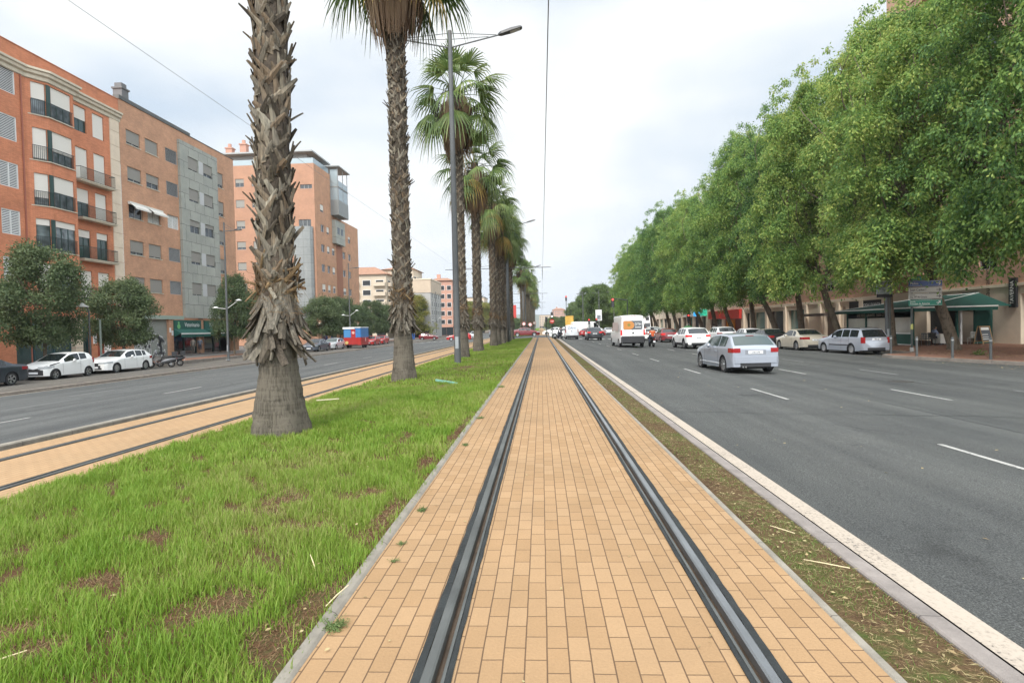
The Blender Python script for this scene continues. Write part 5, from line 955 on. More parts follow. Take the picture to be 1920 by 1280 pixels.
# ============================================================ VEHICLES
def paintm(name, c, metal=.0, rough=.28): return M(name, c, rough, metal, coat=.6)
silver = paintm('silver_paint', (.34, .365, .41), .4, .28); carwhite = paintm('white_car_paint', (.74, .74, .72)); carblack = paintm('black_car_paint', (.012, .013, .016)); beigep = paintm('beige_paint', (.52, .47, .38), .35, .32); darkblue = paintm('dark_blue_grey_paint', (.028, .036, .045), .2); redp = paintm('red_car_paint', (.42, .018, .018)); darkred = paintm('dark_red_paint', (.16, .010, .014)); greyp = paintm('blue_grey_paint', (.10, .115, .14), .3); palegrey = paintm('pale_silver_paint', (.60, .62, .63), .3)
carglass = M('car_glass', (.012, .016, .018), .03, spec=.9); carglass_l = M('pale_car_glass', (.04, .06, .056), .04, spec=.9); redlens = M('red_lens', (.26, .008, .010), .15, coat=.6); redlit = M('lit_red_lens', (.55, .012, .012), .2, emit=.55); clearlens = M('clear_lens', (.45, .47, .48), .08, coat=.8); trim = M('black_trim', (.025, .025, .027), .55); plate_m = M('plate_white', (.70, .71, .72), .5); seam_m = M('door_gap', (.03, .03, .03), .8); under = M('underbody', (.012, .012, .012), .9)
def itp(P, y): return float(np.interp(y, [p[0] for p in P], [p[1] for p in P]))
def smooth_top(P, y, k=.05): return (itp(P, y - k) + 2 * itp(P, y) + itp(P, y + k)) / 4
class Spec: pass
def spec(L, W, H, wb, ro, wr, top, belt, wid, ws, rw, sides, roofw=.68, sill=.2, cut=.3, **k):
    s = Spec(); s.L, s.W, s.H, s.wb, s.ro, s.wr, s.top, s.belt, s.wid, s.ws, s.rw, s.sides, s.roofw, s.sill = L, W, H, wb, ro, wr, top, belt, wid, ws, rw, sides, roofw, sill
    s.tl = k.get('tl', (.74, .93, .32, .55)); s.hl = k.get('hl', (.60, .74, .5, .45)); s.plate = k.get('plate', .72); s.doors = k.get('doors', []); s.handles = k.get('handles', []); s.cladding = k.get('cladding', False); s.bumper = k.get('bumper', None); s.grille = k.get('grille', (.38, .52, .5)); s.mirror = k.get('mirror', None); s.rearcap = k.get('rearcap', None)
    return s
def car(name, lbl, cat, sp, m, x, y, z, rot, rim='spoke', plate='4821 FKD', group=None, gm=None, lit=False, two=None, roofm=None, extra=None, spokes=7, backlight=True):
    t = thing(name, lbl, cat, (x, y, z), rot, group); L, W = sp.L, sp.W / 2; gm = gm or carglass
    ya = sp.ro; yf = sp.ro + sp.wb; R = sp.wr; Ra = R + .055
    ys = {0, L} | {p[0] for p in sp.top} | {p[0] for p in sp.wid} | set(sp.ws) | set(sp.rw) | {v for s in sp.sides for v in s[:2]}
    for c in (ya, yf):
        for k in range(13): ys.add(c + Ra * math.cos(math.pi * k / 12))
        ys |= {c - Ra - .002, c + Ra + .002}
    ys |= {L * k / 34 for k in range(35)}; ys = sorted(v for v in ys if 0 <= v <= L); ys = [v for i, v in enumerate(ys) if i == 0 or v - ys[i - 1] > .0015]
    rings = []
    for v in ys:
        w = W * smooth_top(sp.wid, v, .04); zt = smooth_top(sp.top, v, .025); zs = min(itp(sp.belt, v), zt - .03); zb = sp.sill + (.06 * max(0, 1 - v / .5) + .02 * max(0, 1 - (L - v) / .5)); za = zb
        for c in (ya, yf):
            if abs(v - c) <= Ra: za = max(za, R - .01 + math.sqrt(max(0, Ra * Ra - (v - c) ** 2)))
        za = min(za, zs - .16)
        f = max(0, min(1, (zt - zs) / max(.05, sp.H - zs))); wt = w * .965 + (w * sp.roofw / .885 - w * .965) * f ** .85; lp = lambda a, c, q: a + (c - a) * q
        flare = .018 if any(abs(v - c) <= Ra + .06 for c in (ya, yf)) else 0
        zl = max(za + .045, zb + .10); zm = max(.46, zl + .04); zm = min(zm, zs - .09)
        r = [(0, za), (w * .88, za), (w * .985 + flare, za + .004), (w * .992 + flare * .8, min(zl, zs - .12)), (w, zm), (w * .992, zs - .07), (w * .97, zs), (lp(w * .965, wt, .08), lp(zs, zt, .08)), (lp(w * .965, wt, .88), lp(zs, zt, .88)), (wt * .985, lp(zs, zt, .97)), (wt * .90, zt + .004), (wt * .5, zt + .016 * f + .012), (0, zt + .022 * f + .016)]
        rings.append([(a, v - L / 2, c) for a, c in r] + [(-a, v - L / 2, c) for a, c in r[-2:0:-1]])
    n = len(rings[0]); H = 13; body, wsc, rwn, sd, lo, ro2 = MB(), MB(), MB(), MB(), MB(), MB()
    vs = [p for r in rings for p in r]
    def put(mb, i, k): mb.f.append((i * n + k, i * n + (k + 1) % n, (i + 1) * n + (k + 1) % n, (i + 1) * n + k)); mb.m.append(0)
    sds = {(s_, j): MB() for s_ in (True, False) for j in range(len(sp.sides))}
    for mb in (body, wsc, rwn, lo, ro2, *sds.values()): mb.v = list(vs)
    for i in range(len(ys) - 1):
        vm = (ys[i] + ys[i + 1]) / 2
        for k in range(n):
            kk = k if k < 12 else n - 1 - k       # segment index counted from the bottom on either side
            if kk >= 10 and sp.ws[0] < vm < sp.ws[1]: put(wsc, i, k)
            elif kk >= 10 and sp.rw[0] < vm < sp.rw[1]: put(rwn, i, k)
            elif kk == 7 and any(a < vm < c for a, c in [s_[:2] for s_ in sp.sides]): put(sds[(k < 12, [a < vm < c for a, c in sp.sides].index(True))], i, k)
            elif kk in (0, 1) : put(lo, i, k)
            elif kk in (2, 3) and (sp.cladding or False): put(lo, i, k)
            elif kk >= 8 and roofm and sp.rw[1] - .02 < vm < sp.ws[0] + .02: put(ro2, i, k)
            else: put(body, i, k)
    body.f.append(tuple(range(n - 1, -1, -1))); body.f.append(tuple((len(ys) - 1) * n + k for k in range(n))); body.m += [0, 0]
    def fin(mb, nm, mm):
        if not mb.f: return None
        used = sorted({i for f in mb.f for i in f}); ix = {o: j for j, o in enumerate(used)}; mb.v = [mb.v[o] for o in used]; mb.f = [tuple(ix[i] for i in f) for f in mb.f]
        o = mb.build(nm, mm, t, True); o.data.set_sharp_from_angle(angle=R_(38)); return o
    # door gaps and a waist line are cut in as thin dark strips a millimetre proud
    def side(y, z):
        w = W * smooth_top(sp.wid, y, .04); zs = itp(sp.belt, y); return w * (1 if z < zs - .07 else .99)
    bo = fin(body, 'body', m); fin(wsc, 'windscreen', gm); fin(rwn, 'rear_window', gm); [fin(q_, 'side_window', gm) for q_ in sds.values()]; fin(lo, 'underside', trim if sp.cladding else under)
    if roofm: fin(ro2, 'roof', roofm)
    b = MB(); b.box(-W * .86, -L / 2 + .25, sp.sill - .02, W * .86, L / 2 - .25, sp.sill + .05); b.build('chassis', under, t)
    if sp.doors:
        b = MB()
        for d in sp.doors:
            for s in (-1, 1):
                z0, z1 = sp.sill + .1, itp(sp.belt, d) - .03
                for q in range(5):
                    a, c = z0 + (z1 - z0) * q / 5, z0 + (z1 - z0) * (q + 1) / 5; x0, x1 = s * (side(d, a) + .004), s * (side(d, c) + .002); b.quad((x0, d - L / 2 - .006, a), (x0, d - L / 2 + .006, a), (x1, d - L / 2 + .006, c), (x1, d - L / 2 - .006, c))
        b.build('door_gap', seam_m, t)
    for hy in sp.handles:
        for s in (-1, 1): zh = itp(sp.belt, hy) - .13; b = MB(); b.box(s * (side(hy, zh) - .01), hy - .09 - L / 2, zh - .012, s * (side(hy, zh) + .03), hy + .09 - L / 2, zh + .018); b.build('door_handle', m, t)
    def wrap(z0, z1, ext, xin, rear, mm, nm, th=.02, tilt=0):
        for s in (-1, 1):
            e = 0 if rear else L; g_ = 1 if rear else -1; P = []
            for d in (ext, ext * .5, ext * .22, .05, .0):
                P.append((W * smooth_top(sp.wid, e + g_ * d, .04) + .006, e + g_ * d))
            w0 = W * smooth_top(sp.wid, e, .04); P.append((w0 * (1 + xin) / 2, e - g_ * .008)); P.append((w0 * xin, e - g_ * .012)); b = MB(); k = len(P); vv = []
            for j, (a, c) in enumerate(P): q = j / (k - 1); zz0 = z0 + tilt * (1 - q); vv += [(s * a, c - L / 2, zz0), (s * a, c - L / 2, z1 + tilt * .5 * (1 - q)), (s * a * .96, c + g_ * .03 - L / 2, z1 + tilt * .5 * (1 - q)), (s * a * .96, c + g_ * .03 - L / 2, zz0)]
            fs = [(j * 4 + r, j * 4 + (r + 1) % 4, j * 4 + 4 + (r + 1) % 4, j * 4 + 4 + r) for j in range(k - 1) for r in range(4)] + [(0, 1, 2, 3), (k * 4 - 4, k * 4 - 3, k * 4 - 2, k * 4 - 1)]
            b.add(vv, fs); b.build(nm, mm, t)
    wrap(*sp.tl, True, redlit if lit else redlens, 'tail_light'); wrap(*sp.hl, False, clearlens, 'headlight', tilt=.05)
    for e, s_, rt in ((-L / 2 - .012, -1, FACE_CAM), (L / 2 + .012, 1, (math.pi / 2, 0, math.pi))):
        zp = sp.plate if s_ < 0 else .40; b = MB(); b.box(-.26, e - .008, zp - .055, .26, e + .008, zp + .055, ch=.004); p = b.build('number_plate', plate_m, t)
        if plate and s_ < 0: lettering(plate, .10, letter_d, p, (0, e - .012, zp - .004), rt, .78)
    b = MB(); b.box(-W * .62, -L / 2 - .004, sp.sill + .06, W * .62, -L / 2 + .1, sp.sill + .2); b.build('bumper_insert', trim, t)
    g0, g1, gw = sp.grille; b = MB(); b.prism([(-W * gw, L / 2 - .05), (W * gw, L / 2 - .05), (W * gw * .92, L / 2 + .006), (-W * gw * .92, L / 2 + .006)], g0, g1); b.prism([(-W * .6, L / 2 - .1), (W * .6, L / 2 - .1), (W * .55, L / 2 + .004), (-W * .55, L / 2 + .004)], sp.sill + .06, sp.sill + .17); b.build('grille', trim, t)
    my = sp.mirror or sp.ws[0] - .15
    for s in (-1, 1):
        zm = itp(sp.belt, my) + .07; xm = side(my, zm) * .97; b = MB(); b.lathe([(.0, -.06), (.07, -.055), (.088, 0), (.07, .05), (.0, .06)], (s * (xm + .10), my - L / 2, zm), 10, axis='x'); b.tube([(s * (xm - .03), my - L / 2, zm - .05), (s * (xm + .08), my - L / 2, zm - .02)], .02, 6); o = b.build('wing_mirror', m, t, True); o.data.set_sharp_from_angle(angle=R_(50))
    if sp.bumper:
        z0, z1, mm = sp.bumper; b = MB(); w0 = W * .97; b.prism([(-w0 * .98, .22 - L / 2), (-w0 * .98, -.0 - L / 2), (-w0 * .88, -.045 - L / 2), (w0 * .88, -.045 - L / 2), (w0 * .98, -.0 - L / 2), (w0 * .98, .22 - L / 2)], z0, z1); b.build('rear_bumper', mm, t)
    wheels = {}
    for s in (-1, 1):
        for v in (ya, yf):
            c = (s * (W - .115), v - L / 2, R)
            if s not in wheels:
                b = MB(); h = .10; b.lathe([(R * .60, -h), (R * .95, -h), (R, -h * .7), (R, h * .7), (R * .95, h), (R * .66, h * 1.02), (R * .62, h * .8)], (0, 0, 0), 28, axis='x'); w = b.build('wheel', rubber, t, True); w.data.set_sharp_from_angle(angle=R_(40)); w.location = c
                b = MB(); q = s * h; b.lathe([(R * .64, q * .98), (R * .60, q * .98), (R * .57, q * .3), (.001, q * .2)], n=24, axis='x', mi=1); b.lathe([(R * .65, q * .9), (R * .655, q * 1.04), (R * .60, q * 1.0)], n=24, axis='x')
                for k in range(spokes):
                    a = 6.2832 * k / spokes
                    for da in ((-.13, .13) if rim == 'spoke' else (0,)):
                        e0, e1 = a + da * .5, a + da; wd = .018 if rim == 'spoke' else .045; r0, r1 = R * .12, R * .62; p0 = Vector((q * .85, r0 * math.cos(e0), r0 * math.sin(e0))); p1 = Vector((q * .98, r1 * math.cos(e1), r1 * math.sin(e1))); tt = Vector((0, -math.sin(a), math.cos(a))) * wd; dd = Vector((-q * .25, 0, 0))
                        b.add([p0 - tt, p0 + tt, p1 + tt, p1 - tt, p0 - tt + dd, p0 + tt + dd, p1 + tt + dd, p1 - tt + dd], [(0, 1, 2, 3), (0, 3, 7, 4), (1, 5, 6, 2), (4, 7, 6, 5)])
                b.lathe([(R * .17, q * .8), (R * .15, q * .97), (.001, q * 1.0)], n=14, axis='x'); rm = b.build('rim', [alloy, dark], w); wheels[s] = (w, rm)
            else:
                w0, r0 = wheels[s]; w = link('wheel', w0.data, t, c); link('rim', r0.data, w)
    if extra: extra(t, sp, side)
    return t
WID = [(0, .90), (.06, .95), (.22, .985), (.6, 1), (3.2, 1), (3.75, .965), (4.05, .88), (4.2, .74)]
def scale_w(L): return [(a * L / 4.2, c) for a, c in WID]
HATCH = spec(4.2, 1.765, 1.42, 2.578, .80, .315, [(0, .90), (.05, .985), (.10, 1.01), (.52, 1.33), (.75, 1.385), (1.5, 1.42), (1.95, 1.41), (2.25, 1.36), (3.02, .985), (3.3, .93), (3.8, .85), (4.08, .74), (4.2, .62)], [(0, .93), (.8, .945), (2.2, .905), (3.1, .88), (4.2, .7)], WID, (2.25, 3.0), (.10, .52), [(.62, 1.28), (1.36, 2.62)], tl=(.77, .93, .30, .68), plate=.78, doors=[1.32, 2.78], handles=[1.55])
HATCH5 = spec(4.3, 1.77, 1.43, 2.69, .79, .315, [(0, .90), (.06, 1.0), (.14, 1.04), (.56, 1.34), (.85, 1.40), (1.6, 1.43), (2.0, 1.41), (2.3, 1.36), (2.98, 1.0), (3.3, .95), (3.9, .86), (4.18, .74), (4.3, .60)], [(0, .97), (.8, .985), (2.2, .93), (3.1, .9), (4.3, .7)], scale_w(4.3), (2.3, 2.98), (.14, .56), [(.66, .98), (1.04, 1.62), (1.70, 2.62)], tl=(.78, .95, .36, .62), doors=[1.0, 1.66, 2.78], handles=[1.15, 1.85])
CITY = spec(3.47, 1.62, 1.46, 2.34, .56, .285, [(0, .88), (.05, 1.0), (.12, 1.08), (.30, 1.36), (.55, 1.43), (1.1, 1.46), (1.55, 1.43), (1.8, 1.38), (2.55, 1.0), (2.75, .96), (3.15, .86), (3.38, .74), (3.47, .60)], [(0, 1.02), (.55, 1.05), (1.6, .95), (2.6, .90), (3.47, .7)], scale_w(3.47), (1.8, 2.55), (.12, .30), [(.62, 1.10), (1.16, 2.25)], tl=(.80, 1.1, .2, .7), doors=[1.14, 2.4], handles=[1.3], grille=(.26, .56, .75))
SUV = spec(4.45, 1.83, 1.58, 2.67, .85, .35, [(0, .95), (.06, 1.08), (.12, 1.12), (.55, 1.49), (.8, 1.55), (1.7, 1.58), (2.2, 1.55), (2.45, 1.5), (3.1, 1.12), (3.4, 1.07), (4.0, .98), (4.33, .86), (4.45, .68)], [(0, 1.03), (.9, 1.06), (2.3, 1.02), (3.2, .98), (4.45, .8)], scale_w(4.45), (2.45, 3.1), (.12, .55), [(.7, 1.15), (1.2, 1.75), (1.82, 2.75)], tl=(.90, 1.05, .34, .62), cladding=True, plate=.82, doors=[1.18, 1.78, 2.95], handles=[1.32, 1.98], sill=.26)
WAGON = spec(4.46, 1.70, 1.52, 2.615, .98, .305, [(0, .80), (.04, .90), (.10, .98), (.38, 1.40), (.6, 1.47), (1.6, 1.50), (2.2, 1.47), (2.5, 1.40), (3.2, 1.0), (3.5, .95), (4.0, .87), (4.33, .76), (4.46, .60)], [(0, .96), (1, .97), (2.4, .94), (3.3, .90), (4.46, .7)], scale_w(4.46), (2.5, 3.2), (.10, .38), [(.46, 1.16), (1.22, 1.85), (1.92, 2.85)], tl=(.66, 1.0, .16, .86), plate=.88, doors=[1.19, 1.88, 3.02], handles=[1.36, 2.06])
SALOON = spec(4.75, 1.82, 1.46, 2.8, 1.02, .33, [(0, .88), (.06, 1.0), (.5, 1.05), (.85, 1.08), (1.5, 1.38), (1.8, 1.43), (2.3, 1.46), (2.6, 1.43), (2.9, 1.36), (3.5, 1.0), (3.8, .95), (4.35, .86), (4.63, .74), (4.75, .60)], [(0, .93), (.9, .97), (2.4, .95), (3.5, .9), (4.75, .7)], scale_w(4.75), (2.9, 3.5), (.85, 1.5), [(1.25, 1.62), (1.68, 2.28), (2.35, 3.2)], tl=(.76, .92, .4, .6), doors=[1.64, 2.31, 3.35], handles=[1.8, 2.5])
COUPE = spec(4.42, 1.79, 1.43, 2.58, .95, .325, [(0, .86), (.06, .97), (.45, 1.03), (.72, 1.06), (1.35, 1.36), (1.7, 1.41), (2.1, 1.42), (2.4, 1.36), (3.12, .98), (3.4, .93), (4.0, .84), (4.3, .72), (4.42, .58)], [(0, .92), (.8, .96), (2.2, .92), (3.2, .88), (4.42, .7)], scale_w(4.42), (2.4, 3.12), (.72, 1.35), [(1.15, 1.55), (1.62, 2.8)], tl=(.76, .92, .42, .52), doors=[1.58, 2.95], handles=[1.75])
SMALLVAN = spec(4.2, 1.72, 1.82, 2.7, .75, .31, [(0, 1.70), (.04, 1.78), (.15, 1.81), (1.8, 1.82), (2.5, 1.78), (2.7, 1.70), (3.3, 1.08), (3.6, 1.0), (4.0, .9), (4.2, .7)], [(0, 1.0), (2.4, 1.02), (3.4, .95), (4.2, .8)], [(0, .97), (.05, .985), (.3, 1), (3.3, 1), (3.9, .92), (4.2, .78)], (2.7, 3.3), (9, 9.1), [(2.0, 2.95)], roofw=.80, tl=(.85, 1.3, .05, .9), plate=.62, doors=[1.95, 3.05], handles=[2.15], bumper=(.28, .50, trim))
BIGVAN = spec(5.95, 2.0, 2.58, 3.65, .95, .345, [(0, 2.38), (.05, 2.50), (.2, 2.56), (1.0, 2.58), (4.0, 2.56), (4.35, 2.46), (5.1, 1.45), (5.5, 1.25), (5.8, 1.1), (5.95, .8)], [(0, 1.22), (3.9, 1.22), (5.1, 1.15), (5.95, .9)], [(0, .94), (.05, .97), (.3, 1), (5.0, 1), (5.6, .94), (5.95, .8)], (4.35, 5.1), (9, 9.1), [(3.9, 4.8)], roofw=.76, sill=.35, tl=(1.0, 1.42, .06, .90), plate=.63, doors=[2.4, 3.8, 4.95], handles=[4.05], bumper=(.42, .86, trim), hl=(.85, 1.15, .4, .5))
RG, LG = 'cars parked along the right kerb', 'cars parked along the left kerb'
zr = lambda x: gz(x) + .004
# --- the moving silver hatchback
def a3x(t, sp, side):
    L = sp.L; b = MB()
    for s in (-1, 1): b.tube([(s * (side(1.0, .5) + .012), 1.15 - L / 2, .34), (s * (side(2.5, .5) + .012), 3.0 - L / 2, .34)], .022, 6)
    b.tube([(-.7, -L / 2 - .012, .42), (.7, -L / 2 - .012, .42)], .014, 6); b.build('bright_strip', M('bright_strip', (.72, .73, .75), .2, .6), t)
    b = MB(); b.prism([(-.82, -L / 2 + .1), (-.82, -L / 2 + .02), (-.74, -L / 2 - .035), (.74, -L / 2 - .035), (.82, -L / 2 + .02), (.82, -L / 2 + .1)], .40, .63); b.build('rear_bumper', silver, t)
    b = MB(); b.quad((-.37, -L / 2 - .002, .70), (.37, -L / 2 - .002, .70), (.37, -L / 2 - .002, .86), (-.37, -L / 2 - .002, .86)); b.build('plate_recess_shade', M('shaded_panel', (.20, .21, .23), .4), t)  # flat quad in darker silver; the recess shade is in its colour
    b = MB(); b.box(-.14, .50 - L / 2, 1.352, .14, .55 - L / 2, 1.372); b.build('brake_light', redlens, t)
    b = MB(); b.tube([(-.45, -L / 2 - .01, .26), (-.45, -L / 2 + .2, .26)], .035, 10); b.tube([(-.35, -L / 2 - .01, .26), (-.35, -L / 2 + .2, .26)], .035, 10); b.build('exhaust', chrome, t)
    b = MB(); b.box(-.42, .9 - L / 2, .75, -.12, 1.0 - L / 2, 1.12, ch=.02); b.box(.12, .9 - L / 2, .75, .42, 1.0 - L / 2, 1.12, ch=.02); b.build('seat', dark, t)
car('hatchback_car', 'silver three-door hatchback seen from behind, driving in the second lane', 'car', HATCH, silver, 7.47, 22.95, zr(7.5), R_(3), 'spoke', '5340 DFK', None, carglass_l, extra=a3x, spokes=9)
# --- the silver estate and the row parked behind it
def rails(t, sp, side):
    b = MB()
    for s in (-1, 1): b.tube([(s * .56, .6 - sp.L / 2, 1.50), (s * .57, 1.4 - sp.L / 2, 1.545), (s * .56, 2.3 - sp.L / 2, 1.50)], .014, 6); b.box(s * (sp.W / 2 + .004) - .006, 1.2 - sp.L / 2, .50, s * (sp.W / 2 + .004) + .012, 3.0 - sp.L / 2, .56)
    b.build('side_strip', trim, t)
car('estate_car', 'silver estate car parked at the kerb beside the bollards', 'car', WAGON, silver, 18.62, 35.75, zr(18.3), R_(7), 'flat', '7082 CJS', RG, extra=rails, spokes=9)
car('coupe_car', 'beige metallic coupe with a dark glass roof, parked between black convertible and silver estate', 'car', COUPE, beigep, 18.1, 41.35, zr(18), R_(2), 'spoke', '2914 GHB', RG, roofm=beigep, spokes=8)
car('convertible_car', 'black convertible with a dusty khaki soft top, parked behind the beige coupe', 'car', COUPE, carblack, 18.15, 47.2, zr(18), R_(1), 'spoke', None, RG, roofm=M('soft_top', (.13, .125, .10), .9, var=.15))
car('hatchback_car', 'white parked hatchback, mostly hidden behind the black convertible', 'car', HATCH5, carwhite, 18.3, 52.4, zr(18), 0, 'flat', None, RG)
car('suv_car', 'white parked SUV with a dark rear window, behind the moving silver hatchback', 'car', SUV, carwhite, 17.5, 57.6, zr(18), R_(2), 'spoke', None, RG)
car('suv_car', 'white crossover with lit rear lights driving in the third lane', 'car', SUV, carwhite, 11.55, 45.6, zr(11.5), R_(3), 'spoke', '6617 KVT', None, lit=True)
car('hatchback_car', 'dark red hatchback waiting behind the green bottle bank with brake lights on', 'car', HATCH5, darkred, 13.4, 63, zr(13.4), 0, 'flat', None, None, lit=True)
car('hatchback_car', 'white hatchback waiting in front of the dark red one', 'car', HATCH5, carwhite, 12.9, 70.2, zr(13), 0, 'flat', None)
# --- large white van with its decorated rear window
def vanx(t, sp, side):
    L = sp.L; y = -L / 2 - .012; b = MB()
    def rr(x0, x1, z0, z1, r, yy, mb):
        P = [(cx + r * math.cos(a), cz + r * math.sin(a)) for cx, cz, a0 in ((x1 - r, z1 - r, 0), (x0 + r, z1 - r, 90), (x0 + r, z0 + r, 180), (x1 - r, z0 + r, 270)) for a in [R_(a0 + k * 15) for k in range(7)]]
        mb.add([(px, yy, pz) for px, pz in P] + [(px, yy + .02, pz) for px, pz in P], [tuple(range(len(P)))] + [(i, (i + 1) % len(P), len(P) + (i + 1) % len(P), len(P) + i) for i in range(len(P))])
    rr(-.76, .76, 1.45, 2.15, .12, y - .01, b); w = b.build('rear_window', M('grey_window_film', (.09, .10, .11), .15, spec=.7), t)
    b = MB(); P = [(-.28 + .40 * math.cos(a), 1.80 + .34 * math.sin(a)) for a in [R_(k * 15) for k in range(24)]]; b.add([(px, y - .016, pz) for px, pz in P], [tuple(range(24))]); b.box(-.76 + .02, y - .0145, 1.47, -.30, y - .0135, 2.13) ; b.build('graphic', M('orange_graphic', (.52, .22, .055), .5), w)
    b = MB(); P = [(-.30 + .13 * math.cos(a), 1.82 + .12 * math.sin(a)) for a in [R_(k * 30) for k in range(12)]]; b.add([(px, y - .020, pz) for px, pz in P], [tuple(range(12))]); b.build('graphic', M('olive_graphic', (.24, .20, .04), .5), w)
    lettering('DTH', .30, letter_w, w, (.42, y - .018, 1.86), FACE_CAM, .85); b = MB(); b.box(.18, y - .018, 1.60, .66, y - .016, 1.645); b.build('graphic', letter_w, w)
    b = MB(); b.box(-.3, -L / 2 + .02, 2.44, .3, -L / 2 + .10, 2.53); b.build('brake_light', redlit, t)
    b = MB(); b.box(-.008, y, .9, .008, y + .02, 2.4); b.build('door_gap', seam_m, t); b = MB(); b.lathe([(.07, 0), (.07, .02), (.001, .022)], (0, 0, 0), 14); o = b.build('badge', trim, t); o.location = (.02, y + .004, 1.18); o.rotation_euler = (math.pi / 2, 0, 0)
    b = MB(); b.box(-.9, y + .0, .87, .9, y + .05, .93); b.build('step', trim, t)
    b = MB(); b.box(-1.005, -1.9, 1.35, -1.0, .9, 2.05); b.build('side_graphic', M('pale_side_graphic', (.55, .45, .42), .5), t)
car('delivery_van', 'large white high-roofed van with an orange round graphic on its rear window', 'van', BIGVAN, carwhite, 7.2, 49.35, zr(7.2), R_(1.5), 'flat', '8730 HLM', None, lit=True, extra=vanx, spokes=6)
def kango(t, sp, side):
    y = -sp.L / 2 - .014; lettering('ZANI', .46, M('navy_letter', (.03, .06, .16), .5), t, (.0, y, 1.48), FACE_CAM, .95); b = MB(); b.box(-.006, y + .004, .55, .006, y + .02, 1.75); b.build('door_gap', seam_m, t)
    b = MB(); b.box(-.06, y - .01, .98, .02, y + .02, 1.12); b.build('door_handle', trim, t)
car('small_van', 'small white van with dark capital letters on its rear doors, waiting at the junction', 'van', SMALLVAN, palegrey, 3.95, 77.2, zr(4), 0, 'flat', None, None, extra=kango)
car('suv_car', 'black car with a red-tinted rear window waiting beside the small lettered van', 'car', SUV, carblack, 6.45, 72.6, zr(6.4), R_(1), 'flat', '1350 JNP', None, lit=True)
# --- left-hand parked row (they face the camera)
car('saloon_car', 'dark blue-grey saloon cut off by the left edge of the photo', 'car', SALOON, darkblue, -27.55, 26.25, -.846, math.pi, 'spoke', None, LG, spokes=5)
def aygo(t, sp, side):
    L = sp.L; b = MB()
    for s in (-1, 1):                                     # the dark band that crosses the front into an X
        P = [(s * .10, L / 2 + .012, .62), (s * .42, L / 2 - .0, .70), (s * .66, L / 2 - .16, .80), (s * .775, L / 2 - .45, .88), (s * (side(2.6, .93) + .004), 2.6 - L / 2, .955)]
        Q = [(s * .16, L / 2 + .012, .50), (s * .46, L / 2 - .0, .61), (s * .69, L / 2 - .16, .72), (s * .80, L / 2 - .45, .82), (s * (side(2.6, .93) + .008), 2.6 - L / 2, .93)]
        b.add(P + Q, [(i, i + 1, 6 + i, 5 + i) for i in range(4)]); b.quad(Q[0], P[0], (0, L / 2 + .014, .6), (0, L / 2 + .014, .5)); b.add([(s * .16, L / 2 + .014, .50), (s * .62, L / 2 - .10, .24), (s * .70, L / 2 - .14, .24), (s * .30, L / 2 + .0, .55)], [(0, 1, 2, 3)])
    b.build('front_band', trim, t)
car('city_car', 'small white car with a black cross-shaped front, parked behind the dark saloon', 'car', CITY, carwhite, -28.15, 32.2, -.846, math.pi, 'spoke', None, LG, extra=aygo, spokes=5)
def bm(t, sp, side):
    L = sp.L; b = MB()
    for s in (-1, 1): b.prism([(s * .04, L / 2 - .02), (s * .30, L / 2 - .04), (s * .28, L / 2 + .012), (s * .05, L / 2 + .016)], .52, .68)
    b.build('kidney_grille', trim, t)
car('hatchback_car', 'white five-door hatchback parked in front of the scooters', 'car', HATCH5, carwhite, -28.15, 36.95, -.846, math.pi, 'spoke', None, LG, extra=bm, spokes=9)
car('saloon_car', 'dark grey saloon parked right of the nearest palm collar', 'car', SALOON, greyp, -27.1, 68.1, -.846, math.pi, 'spoke', None, LG, gm=carglass)
car('hatchback_car', 'pale silver hatchback parked between grey saloon and red trailer', 'car', HATCH5, palegrey, -27.2, 74.0, -.846, math.pi, 'flat', None, LG, gm=carglass_l)
car('hatchback_car', 'bright red hatchback parked beyond the red and blue trailer', 'car', HATCH5, redp, -27.0, 90.5, -.846, math.pi, 'flat', None, LG)
car('hatchback_car', 'red and white car parked last in the row beyond the trailer', 'car', HATCH5, redp, -27.2, 96.5, -.846, math.pi, 'flat', None, LG)
# --- far traffic
def far_car(lbl, sp, m, x, y, rot, nm='hatchback_car', lit=False): return car(nm, lbl, 'car', sp, m, x, y, zr(x), rot, 'flat', None, 'distant traffic at the junction', lit=lit)
far_car('dark red car crossing the far end of the left carriageway', HATCH5, darkred, -25.0, 127, R_(-88), lit=False); far_car('maroon car nosing across the tracks beyond the last near palm', SALOON, darkred, -2.7, 96.5, R_(-86), 'saloon_car'); far_car('white car crossing the junction behind the tram signal', HATCH5, carwhite, 3.4, 90, R_(88))
far_car('white car partly hidden by the fourth palm trunk', HATCH5, palegrey, -12.2, 106, math.pi); far_car('red car between third and fourth palm trunks', HATCH5, redp, -14.6, 101, R_(100)); far_car('blue grey car beyond the fifth palm trunk', HATCH5, greyp, -11.0, 132, math.pi)
far_car('red car turning beyond the junction on the right', HATCH5, redp, 8.6, 97, R_(-60)); car('delivery_van', 'far white van crossing behind the small lettered van', 'van', BIGVAN, carwhite, 8.4, 106, zr(8), R_(-75), 'flat', None)
